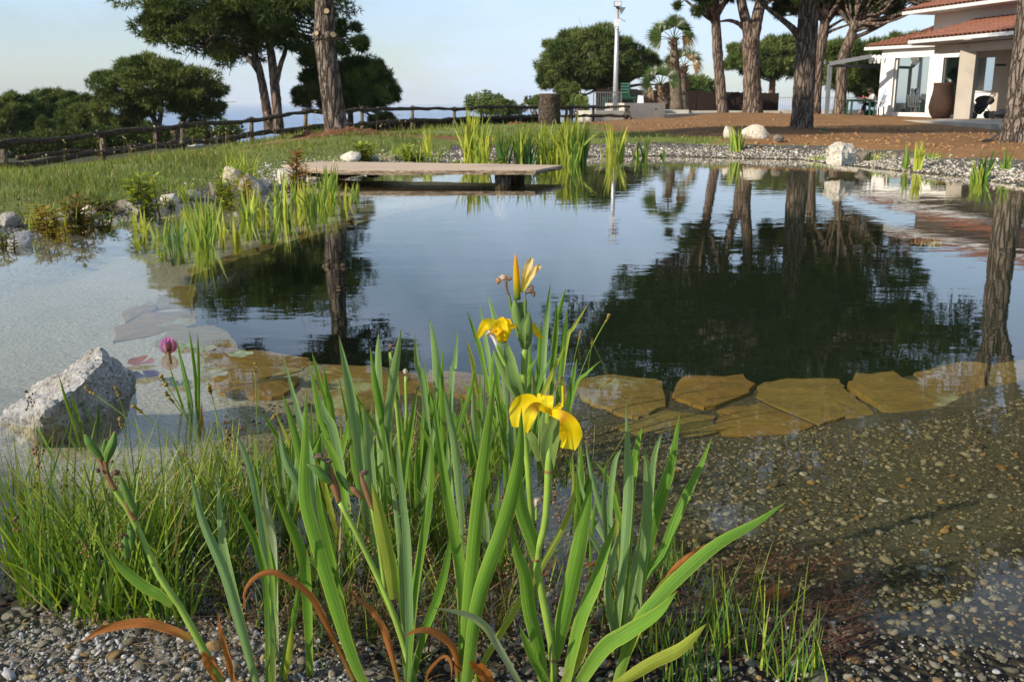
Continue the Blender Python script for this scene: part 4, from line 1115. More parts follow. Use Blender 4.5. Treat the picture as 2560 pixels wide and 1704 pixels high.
# ------------------------------------------------------------------ lamp, walls, palms
M['galv'] = mat_plain('galvanised_steel', (.52, .54, .56), .42, .08, 3, .03, .003, .5, .35)
M['dgrey'] = mat_plain('grey_painted_metal', (.17, .18, .19), .5, .1, 3, .05, .003)
M['dark'] = mat_plain('dark_metal', (.035, .037, .04), .5, .15, 3, .05, .003)
M['concrete'] = mat_plain('rendered_concrete', (.50, .46, .40), .9, .14, 1.6, .35, .01, grime=.55, bscale=40)
M['white'] = mat_plain('white_render', (.80, .79, .76), .8, .05, 1.3, .15, .004, grime=.25, bscale=60)
M['beige'] = mat_plain('beige_render', (.44, .39, .33), .9, .10, 1.2, .2, .006, grime=.3, bscale=50)
M['paving'] = mat_plain('terrace_concrete', (.42, .38, .32), .9, .15, 1.2, .2, .006, grime=.4, bscale=40)
M['gplastic'] = mat_plain('green_plastic', (.02, .085, .055), .4, .1, 3, .03, .003, .5)
M['wplastic'] = mat_plain('white_plastic', (.78, .80, .84), .4, .05, 3, .03, .003, .5)
b0 = pt(1537, 300, 44); t0 = pt(1543, 18, 44)
lamp = empty('lamp_post', b0, 'tall galvanised pole with two floodlights and a camera box', 'lamp post')
b = MB(); b.tube([(b0[0], 44, b0[2] - .1), (b0[0], 44, b0[2] + 2), (b0[0], 44, t0[2])], [.115, .10, .075], 16); b.build('pole', M['galv'], lamp, True)
x0, zt = b0[0], t0[2]
b = MB(); b.box((x0 - .17, 43.75, zt + .0), (x0 + .14, 43.95, zt + .22)); fl = b.build('floodlight', M['dgrey'], lamp)
b = MB(); b.box((x0 - .15, 43.735, zt + .02), (x0 + .12, 43.748, zt + .20)); b.build('lens', M['wplastic'], fl)
b = MB(); b.add([(x0 + .08, 43.8, zt - .03), (x0 + .34, 43.8, zt - .03), (x0 + .16, 43.8, zt - .30), (x0 + .08, 44.1, zt - .03), (x0 + .34, 44.1, zt - .03), (x0 + .16, 44.1, zt - .30)], [(0, 1, 2), (5, 4, 3), (0, 3, 4, 1), (1, 4, 5, 2), (2, 5, 3, 0)]); b.build('floodlight', M['dgrey'], lamp)
b = MB(); b.bar((x0 + .1, 43.9, zt - .45), (x0 + .3, 43.9, zt - .60), .04); b.bar((x0 + .3, 43.9, zt - .60), (x0 + .34, 43.9, zt - .52), .04); b.build('bracket', M['galv'], lamp)
b = MB(); b.box((x0 - .13, 43.78, zt - .80), (x0 + .06, 43.95, zt - .50)); b.box((x0 - .06, 43.74, zt - .90), (x0 + .02, 43.9, zt - .82)); b.build('camera_box', M['wplastic'], lamp)

cw = empty('planter_wall', pt(1605, 298, 44), 'thick rendered concrete planter wall beside the wooden fence end', 'wall')
b = MB(); p0, p1 = pt(1560, 300, 43.4), pt(1662, 296, 44.4); ztop = pt(1560, 258, 43.4)[2]
n_ = np.array([-(p1 - p0)[1], (p1 - p0)[0]]); n_ /= np.linalg.norm(n_)
q1, q0 = p1[:2] + n_ * 1.5, p0[:2] + n_ * 1.5
b.prism([p0[:2], p1[:2], q1, q0], -.1, ztop); b.build('wall_block', M['concrete'], cw)
b = MB(); s0, s1 = pt(1488, 304, 42.9), pt(1559, 301, 43.3)
b.prism([s0[:2], s1[:2], s1[:2] + n_ * 1.4, s0[:2] + n_ * 1.4], -.3, pt(1500, 277, 43)[2]); b.build('low_wall', M['concrete'], cw)
b = MB(); w0 = pt(1640, 273, 43.95); b.box((w0[0] - .05, w0[1] - .06, w0[2] - .03), (w0[0] + .05, w0[1] + .0, w0[2] + .03)); b.build('tap_bracket', M['dark'], cw)
rl = empty('railing', pt(1520, 275, 43.6), 'grey metal railing of thin upright bars on the low concrete wall', 'railing')
zr0, zr1 = pt(1500, 276, 43.6)[2], pt(1500, 231, 43.6)[2]
xa, xb = pt(1484, 250, 43.6)[0], pt(1554, 250, 43.6)[0]
b = MB(); b.bar((xa, 43.6, zr1), (xb, 43.8, zr1), .04); b.build('top_rail', M['dgrey'], rl)
b = MB(); b.bar((xa, 43.6, zr0 + .06), (xb, 43.8, zr0 + .06), .03); b.build('bottom_rail', M['dgrey'], rl)
for k in range(13):
    x = xa + (xb - xa) * k / 12; b = MB(); b.bar((x, 43.6 + .2 * k / 12, zr0), (x, 43.6 + .2 * k / 12, zr1), .045 if k in (0, 12) else .02); b.build('baluster', M['dgrey'], rl)
hs = empty('heather_screen', pt(1700, 280, 54), 'long dark brown brushwood screen behind the palms', 'screen')
HSX = [1492, 1560, 1640, 1720, 1800, 1880, 1948]; HST = [222, 224, 226, 228, 230, 232, 233]
for k in range(6):
    b = MB(); n = 30
    p, q = pt(HSX[k], HST[k], 54), pt(HSX[k + 1] - .6, HST[k + 1], 54)
    for j in range(n):
        c = p + (q - p) * (j + .5) / n
        b.bar((c[0], 54 + rng.normal(0, .02), -.6), (c[0], 54, c[2] + rng.normal(0, .015)), (q - p)[0] / n * 1.1, .06)
    b.build('panel', M['heather'], hs)
b = MB(); b.prism([pt(x, y, D)[:2] for x, y, D in ((1662,286,45),(1722,284,45),(1722,276,50),(1662,276,50))], 0, pt(1690, 276, 45.0)[2]); tag(b.build('kerb_block', M['concrete']), 'low pale concrete kerb at the foot of the tall palm', 'kerb')
P4 = [gp(1660, 292, .3), gp(1950, 283.5, .3), gp(1960, 279, .3), gp(1720, 279, .3)]
b = MB(); b.prism([p[:2] for p in P4], -.3, .40); tag(b.build('path', M['paving']), kind='structure')
b = MB(); b.box((pt(1722, 278, 50)[0], 50, -.3), (pt(1950, 278, 50)[0], 50.4, pt(1800, 277, 50)[2])); tag(b.build('kerb', M['concrete']), 'long low concrete kerb along the foot of the brown screen', 'kerb')

def palm(x, yb, yt, D, r0, label, fans, seed, bare=.4, fr=.62):
    r = np.random.default_rng(seed); pb, ptp = pt(x[0], yb, D), pt(x[1], yt, D)
    root = empty('palm_tree', pb, label, 'palm tree', 'palms by the planter')
    n = 14; t = np.linspace(0, 1, n)
    b = MB(); b.tube([pb + (ptp - pb) * k for k in t], r0 * np.interp(t, [0, .1, .45, .5, 1], [1.1, .95, .85, .8, .45]), 16, jit=.03); b.build('trunk', M['post'], root, True)
    b = MB(); L = np.linalg.norm(ptp - pb)
    for k in range(int(110 * (1 - bare))):
        h = r.uniform(bare, 1.0); a = r.uniform(0, 6.28); rr = r0 * np.interp(h, [0, .5, 1], [1, .95, .6])
        c = pb + (ptp - pb) * h + np.array([math.cos(a), math.sin(a), 0]) * rr * .8
        o = np.array([math.cos(a), math.sin(a), .9]); s = np.array([-math.sin(a), math.cos(a), 0])
        l = r0 * r.uniform(.45, .8)
        col = np.array([.17, .09, .05]) * r.uniform(.35, 1.6)
        b.add([c - s * l * .35, c + s * l * .35, c + o * l + s * .02, c + o * l - s * .02, c + o * l * .4 + [0, 0, -.05]], [(0, 1, 2, 3), (1, 0, 4), (0, 3, 4), (2, 1, 4), (3, 2, 4)], col)
    b.build('leaf_bases', M['palm'], root)['kind'] = 'stuff'
    for (ang, el, ln, dry) in fans:
        b = MB(); d = np.array([math.cos(R_(ang)) * math.cos(R_(el)), .25 * math.sin(R_(ang * 2.3 + seed * 40)), math.sin(R_(el))]); d /= np.linalg.norm(d)
        hub = ptp + d * ln * .5
        col = np.array([.30, .20, .10]) if dry else np.array([.075, .125, .03])
        b.tube(catmull([ptp, ptp + d * ln * .3 + [0, 0, .03], hub], 5), [.03, .022, .018, .016, .014], 5, col * .9)
        s = np.cross(d, [0, 1, 0]); s /= np.linalg.norm(s) + 1e-9
        for q in np.linspace(-1.35, 1.35, 19):
            dd_ = d * math.cos(q) + s * math.sin(q); l2 = ln * fr * (1 - .12 * abs(q)) * r.uniform(.9, 1.1)
            tip = hub + dd_ * l2 + [0, r.normal(0, .05), -(.5 if dry else .13) * l2]
            w = np.cross(dd_, [0, 1, 0]) * .03 * ln; mid = hub + dd_ * l2 * .55 + [0, 0, .0]
            c = col * r.uniform(.7, 1.3)
            b.add([hub, mid - w, tip, mid + w, mid + [0, -.02, 0]], [(0, 1, 4), (1, 2, 4), (2, 3, 4), (3, 0, 4)], c)
        b.build('fan_leaf', M['palm'], root)
palm((1692,1684), 276, 100, 50, .33, 'tall fan palm with a shaggy brown trunk beside the planter', [(20,60,1.1,0),(70,70,1.2,0),(100,80,1.25,0),(135,62,1.1,0),(160,38,1.3,0),(175,14,1.35,0),(30,35,1.1,0),(5,18,1.2,1),(188,2,1.2,0),(85,50,1.2,0),(-8,5,.9,1)], 3)
palm((1660,1651), 262, 214, 47, .26, 'small fan palm growing out of the planter wall', [(165,25,1.0,0),(145,45,1.05,0),(110,60,1.0,0),(60,62,1.0,0),(35,50,1.0,0),(190,2,1.0,0),(10,20,.9,0),(200,-20,.8,1),(80,40,.9,0)], 5, .1)
palm((1706,1708), 276, 168, 52, .30, 'middling fan palm half hidden behind the tall palm', [(20,40,1.1,0),(60,60,1.1,0),(0,10,1.0,1),(120,60,1.0,0),(170,20,1.2,0),(15,55,.9,1)], 7, .3)

# stacked garden chairs and table by the railing
def chair(name, label, p, rot, seat_m, leg_m, group=None, stack=0):
    root = empty(name, p, label, 'chair', group)
    ca, sa = math.cos(rot), math.sin(rot)
    W = lambda v: np.array([p[0] + v[0] * ca - v[1] * sa, p[1] + v[0] * sa + v[1] * ca, p[2] + v[2]])
    b = MB(); b.prism([W((x, y, 0))[:2] for x, y in ((-.22, -.22), (.22, -.22), (.20, .2), (-.20, .2))], p[2] + .40, p[2] + .44); b.build('seat', seat_m, root)
    for k in range(5):
        x = -.19 + k * .095; b = MB(); b.bar(W((x, .20, .44)), W((x * 1.1, .36, .90)), .06, .025); b.build('back_slat', seat_m, root)
    b = MB(); b.bar(W((-.24, .37, .90)), W((.24, .37, .90)), .05, .06); b.build('back_top', seat_m, root)
    for x in (-.22, .22):
        b = MB(); b.bar(W((x, -.22, .64)), W((x, .28, .66)), .05, .03); b.build('armrest', seat_m, root)
        for y in (-.2, .2):
            b = MB(); b.bar(W((x * 1.05, y * 1.1, 0)), W((x, y, .64 if y < 0 else .44)), .045); b.build('leg', leg_m, root)
    return root
for k in range(4):
    p = pt(1574, 262, 46.5); chair('garden_chair', 'green plastic armchair, ' + ('lowest of', 'second from the bottom of', 'second from the top of', 'topmost of')[k] + ' the stack behind the planter wall', (p[0], p[1], .42 + k * .13), 2.4, M['gplastic'], M['gplastic'], 'stacked green chairs')
def table(label, p, w, d, h, mat):
    root = empty('garden_table', p, label, 'table'); b = MB(); b.box((p[0] - w / 2, p[1] - d / 2, p[2] + h - .04), (p[0] + w / 2, p[1] + d / 2, p[2] + h)); b.build('table_top', mat, root)
    b = MB(); b.box((p[0] - w / 2 + .04, p[1] - d / 2 + .04, p[2] + h - .10), (p[0] + w / 2 - .04, p[1] + d / 2 - .04, p[2] + h - .042)); b.build('apron', mat, root)
    for sx in (-1, 1):
        for sy in (-1, 1):
            b = MB(); b.bar((p[0] + sx * (w / 2 - .07), p[1] + sy * (d / 2 - .07), p[2]), (p[0] + sx * (w / 2 - .1), p[1] + sy * (d / 2 - .1), p[2] + h - .1), .07); b.build('leg', mat, root)
p = pt(1548, 270, 46.2); table('dark green plastic table behind the metal railing', (p[0], p[1], .40), 1.5, .8, .72, M['gplastic'])
p = pt(1600, 262, 45.6); root = empty('water_can', (p[0], p[1], ztop), 'white plastic jerrycan behind the planter wall', 'jerrycan')
b = MB(); b.add([(p[0] - .15, p[1] - .1, ztop - .3), (p[0] + .17, p[1] - .1, ztop - .3), (p[0] + .13, p[1] - .1, ztop + .32), (p[0] - .09, p[1] - .1, ztop + .34), (p[0] - .15, p[1] + .1, ztop - .3), (p[0] + .17, p[1] + .1, ztop - .3), (p[0] + .13, p[1] + .1, ztop + .32), (p[0] - .09, p[1] + .1, ztop + .34)], [(0, 1, 2, 3), (7, 6, 5, 4), (0, 4, 5, 1), (1, 5, 6, 2), (2, 6, 7, 3), (3, 7, 4, 0)]); b.build('body', M['wplastic'], root)
b = MB(); b.tube([(p[0] + .1, p[1], ztop + .32), (p[0] + .1, p[1], ztop + .38)], .03, 10); b.build('cap', M['dark'], root)
# ------------------------------------------------------------------ house, terrace and what stands there
FZ = .27
def wall_seg(b, p, q, z0, z1, th=.3, off=0.0):
    p, q = np.array(p[:2], float), np.array(q[:2], float); t = (q - p) / np.linalg.norm(q - p); nn = np.array([-t[1], t[0]])
    if nn @ np.array([1, 1]) < 0: nn = -nn
    b.prism([p + nn * off, q + nn * off, q + nn * (off + th), p + nn * (off + th)], z0, z1); return nn
def xd(x, D): return pt(x, 270, D)[:2]
M['tile'] = mat_plain('terracotta_tile', (.22, .092, .058), .9, .6, 5, .4, .01, grime=.4)
M['gutter'] = mat_plain('white_gutter', (.60, .61, .62), .45, .05, 2, .02, .002, .4)
def mat_glass():
    m, nt, out = new_mat('window_glass'); n = N(nt)
    g = n('BsdfGlossy', Roughness=.01); g.inputs[0].default_value = (.86, .95, .93, 1)
    d = n('BsdfDiffuse'); d.inputs[0].default_value = (.016, .024, .024, 1)
    lw = n('Fresnel', IOR=1.9)
    ms = n('MixShader'); nt.links.new(n.rng(lw.outputs[0], 0, 1, .58, 1), ms.inputs[0]); nt.links.new(d.outputs[0], ms.inputs[1]); nt.links.new(g.outputs[0], ms.inputs[2])
    nt.links.new(ms.outputs[0], out.inputs[0]); return m
M['glass'] = mat_glass()
te = [(14.3, 48.5), (14.5, 28.2), (31, 28.2), (31, 60), (19, 60)]
b = MB(); b.prism(te, -.5, FZ - .02); tag(b.build('terrace', M['paving']), kind='structure')

house = empty('house', (18, 38, FZ), 'white single-storey villa wing with terracotta tiled roofs and a deep porch', 'house')
A_, B_, C_ = xd(2207, 44), xd(2336, 41.8), xd(2404, 40.9)
zsill, zlin, ztop_ = .46, 2.72, 3.16
lerp = lambda p, q, t: np.array(p) + (np.array(q) - np.array(p)) * t
def window_wall(p, q, a, c, zs_, zl, name='window'):
    "white wall from p to q with one opening between fractions a and c"
    b = MB(); wall_seg(b, p, lerp(p, q, a), FZ, ztop_, .32); b.build('pier', M['white'], house)
    b = MB(); wall_seg(b, lerp(p, q, c), q, FZ, ztop_, .32); b.build('pier', M['white'], house)
    b = MB(); wall_seg(b, lerp(p, q, a), lerp(p, q, c), FZ, zs_, .36, -.04); b.build('sill', M['white'], house)
    b = MB(); wall_seg(b, lerp(p, q, a), lerp(p, q, c), zl, ztop_, .32); b.build('lintel', M['white'], house)
    b = MB(); wall_seg(b, lerp(p, q, a), lerp(p, q, c), zs_, zl, .03, .17); w = b.build(name, M['glass'], house)
    for f0, f1 in ((a, a + .02), (c - .02, c)):
        b = MB(); wall_seg(b, lerp(p, q, f0), lerp(p, q, f1), zs_, zl, .06, .14); b.build('frame', M['white'], w)
window_wall(A_, B_, .155, .83, zsill, zlin)
window_wall(B_ + np.array([.003, -.003]), C_, .16, .92, .36, 2.66)
# left flank of the pavilion and its back
bk = np.array([.85, .52])
b = MB(); wall_seg(b, A_ + bk * .02, A_ + bk * 5, FZ, ztop_, .3); b.build('wall', M['white'], house)
b = MB(); b.prism([A_ + bk * .4, C_ + bk * .4, C_ + bk * .6, A_ + bk * .6], FZ, FZ + .02); b.build('floor', M['paving'], house)
# porch: pillars, beam, back wall
pl0, pl1 = xd(2386, 38.2), xd(2424, 37.6)
dvec = np.array([.258, -.966]); ivec = np.array([.966, .258])
def pillar(p, w=.56, d=.5):
    b = MB(); b.prism([p, p + np.array([.80, -.60]) * w, p + np.array([.80, -.60]) * w + np.array([.6, .8]) * d, p + np.array([.6, .8]) * d], FZ, 2.98); b.build('porch_pillar', M['beige'], house)
pillar(pl0)
pillar(pl0 + dvec * 7.6)
PA, PB, PC = C_ + np.array([.35, .4]), xd(2474, 40.3), xd(2534, 38.9)
b = MB(); wall_seg(b, PB, PC, FZ, 2.98, .3); b.build('porch_wall', M['beige'], house)
b = MB(); wall_seg(b, PC + np.array([.45, .28]), PC + np.array([3.6, -4.2]), FZ, 2.98, .3); b.build('porch_wall', M['dark'], house)
b = MB(); wall_seg(b, PA, PB, FZ + 1.02, 2.62, .04, .1); w = b.build('porch_window', M['glass'], house)
b = MB(); wall_seg(b, PA, PB, 2.62, 2.98, .3); b.build('porch_wall', M['beige'], house)
b = MB(); wall_seg(b, PA, PB, FZ, FZ + 1.02, .3); b.build('parapet', M['white'], house)
b = MB(); b.bar(np.r_[PA, FZ + 1.04], np.r_[PB, FZ + 1.04], .12, .05); b.build('window_ledge', M['white'], w)
b = MB(); s_ = pt(2496, 163, 39.4); b.bar(s_ + [-.14, -.05, 0], s_ + [.2, -.2, 0], .12, .08); b.build('wall_lamp', M['dark'], house)
b = MB(); e0, e1 = xd(2322, 39.9), xd(2322, 39.9) + dvec * 13
b.prism([e0, e1, e1 + ivec * .35, e0 + ivec * .35], 2.72, 3.02); b.build('beam', M['beige'], house)
# roofs
arc = np.linspace(0, math.pi, 9)
def tile_mesh():
    V = []; 
    for (y, r0, z0) in ((0, .118, 0), (.46, .095, .03)):
        for r1 in (r0, r0 - .018): V += [(math.cos(a) * r1, y, math.sin(a) * r1 + z0) for a in arc]
    Fc = []
    for i in range(8):
        Fc += [(i, i + 1, 19 + i - 0, 18 + i), (9 + i, 27 + i, 28 + i, 10 + i), (i, 9 + i, 10 + i, i + 1)]
    return meshdata('roof_tile', V, Fc, M['tile'], smooth=False)
TILE = tile_mesh()
def roof(e0, e1, up, ze, pitch, ncourse, name='roof', overh=.1, cut0=0.0):
    e0, e1 = np.array(e0), np.array(e1); L = np.linalg.norm(e1 - e0); ex = (e1 - e0) / L
    up3 = np.array([up[0] * math.cos(pitch), up[1] * math.cos(pitch), math.sin(pitch)]); ex3 = np.r_[ex, 0]
    nz = np.cross(ex3, up3); nz = nz if nz[2] > 0 else -nz
    S_ = ncourse * .40 + .1
    o = np.r_[e0, ze]
    c_ = [o, o + ex3 * L, o + ex3 * (L - 0) + up3 * S_, o + ex3 * cut0 + up3 * S_]
    b = MB(); V = [p for p in c_] + [p - nz * .10 for p in c_]
    b.add(V, [(0, 1, 2, 3), (7, 6, 5, 4), (0, 4, 5, 1), (1, 5, 6, 2), (2, 6, 7, 3), (3, 7, 4, 0)]); rf = b.build(name, M['tile'], house)
    nc = int(L / .235); Rm = Matrix((ex3, up3, nz)).transposed().to_4x4()
    if np.dot(np.cross(ex3, up3), nz) < 0: Rm = Matrix((-ex3, up3, nz)).transposed().to_4x4()
    for i in range(nc):
        for j in range(ncourse):
            s = (i + .5) * L / nc
            if s < cut0 * (j * .40) / S_: continue
            p = o + ex3 * s + up3 * (j * .40 - overh) + nz * (.0 + rng.normal(0, .004))
            t = bpy.data.objects.new('tile', TILE); COL.objects.link(t); t.parent = rf
            t.matrix_parent_inverse = Matrix.Identity(4)
            t.matrix_basis = Matrix.Translation(Vector(p)) @ Rm @ Matrix.Rotation(rng.normal(0, .02), 4, 'Z')
    return rf
def gutter(p, q, z, mat):
    b = MB(); p, q = np.array(p), np.array(q)
    b.bar(np.r_[p, z], np.r_[q, z], .14, .13); b.build('gutter', mat, house)
EV1a, EV1b = pt(2162, 133, 44.8)[:2], xd(2336, 41.6)
exA = (EV1b - EV1a) / np.linalg.norm(EV1b - EV1a); upA = np.array([-exA[1], exA[0]]); upA = upA if upA[0] > 0 else -upA
roof(EV1a + upA * .06, EV1b + exA * .9 + upA * .06, upA, 3.22, R_(17), 7, cut0=1.6)
gutter(EV1a, EV1b, 3.155, M['gutter'])
b = MB(); b.prism([EV1a + upA * .08, EV1b + upA * .08, EV1b + upA * .9, EV1a + upA * .9], 3.17, 3.20); b.build('soffit', M['white'], house)
EV2a = pt(2272, 121, 40.3)[:2]; EV2b = EV2a + dvec * 13.0
roof(EV2a + ivec * .08, EV2b + ivec * .08, ivec, 3.27, R_(17), 6, 'porch_roof', cut0=1.0)
gutter(EV2a, EV2b, 3.18, M['gutter'])
b = MB(); b.prism([EV2a + ivec * .1, EV2b + ivec * .1, EV2b + ivec * 3.4, EV2a + ivec * 3.4], 3.06, 3.10); b.build('porch_ceiling', M['beige'], house)
EV3a = pt(2257, 52, 43)[:2]; EV3b = EV3a + dvec * 15
zu = 4.48
roof(EV3a + ivec * .08, EV3b + ivec * .08, ivec, zu + .09, R_(17), 6, 'upper_roof', cut0=1.2)
gutter(EV3a, EV3b, zu, M['gutter'])
b = MB(); b.prism([EV3a + ivec * .1, EV3b + ivec * .1, EV3b + ivec * 2, EV3a + ivec * 2], zu - .03, zu); b.build('soffit', M['white'], house)
uw = EV3a + ivec * 1.15 + dvec * .5
b = MB(); wall_seg(b, uw, uw + dvec * 14, 3.1, zu - .031, .3); b.build('upper_wall', M['white'], house)
b = MB(); b.prism([uw + ivec * .003, uw + dvec * .3, uw + dvec * .3 + ivec * 4, uw + ivec * 4], 3.1, zu - .034); b.build('upper_wall', M['white'], house)

aw = empty('awning_frame', pt(2068, 287, 43.5), 'grey metal awning frame attached to the villa over the terrace', 'awning')
a0 = pt(2066, 288, 43.5); zt1 = pt(2066, 160, 43.5)[2]
b = MB(); b.bar((a0[0], a0[1], FZ - .1), (a0[0], a0[1], zt1), .16, .14); b.build('post', M['dgrey'], aw)
b = MB(); b.bar((a0[0] - .05, a0[1] - .05, zt1), pt(2178, 141, 43.0), .13, .16); b.build('arm', M['dgrey'], aw)
b = MB(); b.bar((a0[0] + .1, a0[1] + .1, pt(2070, 164, 43.5)[2]), pt(2216, 168, 45.5), .08, .12); b.build('front_bar', M['dark'], aw)
b = MB()
for k in range(4):
    p = pt(2176 + k * 11, 149, 43.2 - k * .05); b.tube([p + [0, 0, -.16], p + [.02, 0, 0], p + [0, .1, .14]], [.06, .10, .09], 8)
b.build('folded_canvas', M['white'], aw)

tb = pt(2144, 291, 43.0); tb[2] = FZ
table('dark green plastic table on the terrace where a person reads', tb, .95, .75, .74, M['gplastic'])
b = MB(); k = pt(2140, 246.5, 43); k[2] = FZ + .742
b.prism([(k[0] - .05, k[1] - .1), (k[0] + .22, k[1] - .12), (k[0] + .24, k[1] + .08), (k[0] - .03, k[1] + .1)], k[2], k[2] + .015); o = b.build('magazine', mat_plain('pink_paper', (.62, .33, .46), .6, .2, 20)); tag(o, 'open pink magazine lying on the terrace table', 'magazine')
cp = pt(2190, 291, 43.0); chair('garden_chair', 'white plastic armchair in which the person sits at the table', (cp[0], cp[1], FZ), -1.45, M['wplastic'], M['gplastic'])
tw = pt(2206, 232, 43.1); b = MB(); b.bar(tw + [-.16, -.22, -.38], tw + [.05, -.2, .12], .10, .05); b.bar(tw + [-.10, 0, -.25], tw + [.12, 0, .18], .12, .05)
tag(b.build('towel', mat_plain('blue_white_cloth', (.50, .58, .72), .9, .3, 12)), 'striped blue and white towel hung over the white chair back', 'towel')
b = MB(); m0 = pt(2130, 289, 43.4); b.box((m0[0] - .7, 43.25, FZ - .018), (m0[0] + 1.35, 44.1, FZ - .004)); tag(b.build('mat', mat_plain('blue_mat', (.10, .13, .36), .9)), 'thin blue mat spread on the terrace under the table', 'mat')

def person():
    root_p = pt(2184, 262, 43.0)
    base = pt(2183, 291, 43); root = empty('person', (base[0], base[1], FZ), 'person in pale top and black leggings sitting reading at the table', 'person')
    X = lambda x, y, dy=0.0: pt(x, y, 43.0) + [0, dy, 0]
    J = {'pel': X(2186,263), 'bel': X(2185,254), 'che': X(2182,243), 'nec': X(2179,235), 'hd0': X(2174,231), 'hd1': X(2171,225),
         'hl': X(2184,264,-.09), 'kl': X(2160,258,-.10), 'al': X(2150,278,-.10), 'tl': X(2143,283,-.12), 'hr': X(2184,264,.09), 'kr': X(2163,259,.12), 'ar': X(2160,280,.1), 'tr': X(2152,287,.1),
         'sl': X(2181,239,-.15), 'el': X(2176,251,-.20), 'wl': X(2166,246,-.14), 'fl': X(2161,243,-.10), 'sr': X(2181,239,.15), 'er': X(2175,251,.2), 'wr': X(2166,246,.12), 'fr': X(2161,243,.08)}
    edges = [('pel','bel'),('bel','che'),('che','nec'),('nec','hd0'),('hd0','hd1'),('pel','hl'),('hl','kl'),('kl','al'),('al','tl'),('pel','hr'),('hr','kr'),('kr','ar'),('ar','tr'),('che','sl'),('sl','el'),('el','wl'),('wl','fl'),('che','sr'),('sr','er'),('er','wr'),('wr','fr')]
    rad = dict(pel=.15, bel=.12, che=.14, nec=.05, hd0=.085, hd1=.09, hl=.09, kl=.06, al=.038, tl=.03, hr=.09, kr=.06, ar=.038, tr=.03, sl=.06, el=.042, wl=.028, fl=.03, sr=.06, er=.042, wr=.028, fr=.03)
    names = list(J); me = bpy.data.meshes.new('body')
    me.from_pydata([tuple(J[k]) for k in names], [(names.index(a), names.index(b)) for a, b in edges], [])
    o = link('body', me, root)
    m = o.modifiers.new('skin', 'SKIN')
    for k, v in zip(names, me.skin_vertices[0].data): v.radius = (rad[k], rad[k]); v.use_root = k == 'pel'
    s = o.modifiers.new('sub', 'SUBSURF'); s.levels = 2; s.render_levels = 2
    mt, nt, out = new_mat('clothes_and_skin'); n = N(nt)
    sx = n('SeparateXYZ'); nt.links.new(n.coord(), sx.inputs[0])
    zpel = J['bel'][2] - .02
    col = n.mix(n.rng(sx.outputs[2], zpel - .01, zpel + .01), (.015, .015, .018), (.50, .50, .50))
    col = n.mix(n.rng(sx.outputs[2], J['nec'][2] - .02, J['nec'][2] + .0), col, (.42, .24, .16))
    arm = n.math('MULTIPLY', n.rng(sx.outputs[0], J['el'][0] - .02, J['el'][0] - .0, 1, 0), n.rng(sx.outputs[2], zpel + .05, zpel + .06))
    col = n.mix(arm, col, (.42, .24, .16))
    foot = n.rng(sx.outputs[2], J['al'][2] + .0, J['al'][2] + .04, 1, 0); col = n.mix(foot, col, (.42, .24, .16))
    n.bsdf(out, col, .8); me.materials.append(mt)
    hm = mat_plain('dark_brown_hair', (.03, .02, .015), .6)
    V, Fc = rock_mesh('hair', 5, 0, 3, .03); c = (J['hd1'] + J['hd0']) / 2 + [.03, 0, .02]
    mk('hair', V * [.115, .11, .12] + c, Fc, hm, root, smooth=True)
    b = MB(); b.tube(catmull([c + [.05, 0, -.02], c + [.12, -.02, -.12], c + [.15, -.03, -.28], c + [.14, -.03, -.42]], 8), [.08, .08, .075, .07, .06, .05, .035, .02], 9); b.build('hair', hm, root, True)
    ph_ = (J['fl'] + J['fr']) / 2 + [-.05, 0, .05]
    b = MB(); b.bar(ph_ + [0, -.06, -.04], ph_ + [0, .06, -.04], .02, .12); tag(b.build('book', mat_plain('red_cover', (.60, .09, .05), .6)), 'small red book held by the person at the table', 'book')
person()
# jar
jc = pt(2359, 294, 40.0); prof = [(.30, 0), (.36, .06), (.44, .20), (.49, .40), (.485, .52), (.45, .72), (.405, .92), (.375, 1.10), (.37, 1.25), (.385, 1.36), (.36, 1.37), (.34, 1.30), (.33, 1.1)]
b = MB(); nS = 40; V = []; Fc = []
for r0, z in prof: V += [(jc[0] + r0 * math.cos(a), 40.3 + r0 * math.sin(a), FZ + z) for a in np.linspace(0, 2 * math.pi, nS, endpoint=False)]
for i in range(len(prof) - 1): Fc += [(i * nS + j, i * nS + (j + 1) % nS, (i + 1) * nS + (j + 1) % nS, (i + 1) * nS + j) for j in range(nS)]
Fc += [list(range(nS))[::-1], list(range((len(prof) - 1) * nS, len(prof) * nS))]
tag(mk('clay_jar', V, Fc, mat_plain('old_brown_clay', (.05, .027, .018), .85, .3, 3, .3, .01, grime=.5), smooth=True), 'huge dark brown clay oil jar standing on the porch edge', 'jar')
# pushchair and bag
sc = pt(2452, 296, 38.6); root = empty('pushchair', (sc[0], sc[1], FZ), 'folded-hood dark pushchair parked in the porch shade', 'pushchair')
M['cloth_d'] = mat_plain('dark_fabric', (.022, .024, .035), .9, .3, 8)
sx0, sy0 = sc[0], sc[1]
for (x, y, r0) in ((-.36, -.2, .12), (-.36, .2, .12), (.34, -.22, .15), (.34, .22, .15)):
    b = MB(); b.tube([(sx0 + x, sy0 + y - .03, FZ + r0), (sx0 + x, sy0 + y + .03, FZ + r0)], r0, 16); b.build('wheel', M['dark'], root)
b = MB()
for s in (-.2, .2):
    b.tube([(sx0 - .36, sy0 + s, FZ + .12), (sx0 + .05, sy0 + s, FZ + .5), (sx0 + .38, sy0 + s, FZ + .92)], .018, 6); b.tube([(sx0 + .34, sy0 + s, FZ + .15), (sx0 - .05, sy0 + s, FZ + .55)], .018, 6)
b.tube([(sx0 + .38, sy0 - .2, FZ + .92), (sx0 + .38, sy0 + .2, FZ + .92)], .02, 6); b.build('frame', M['dark'], root)
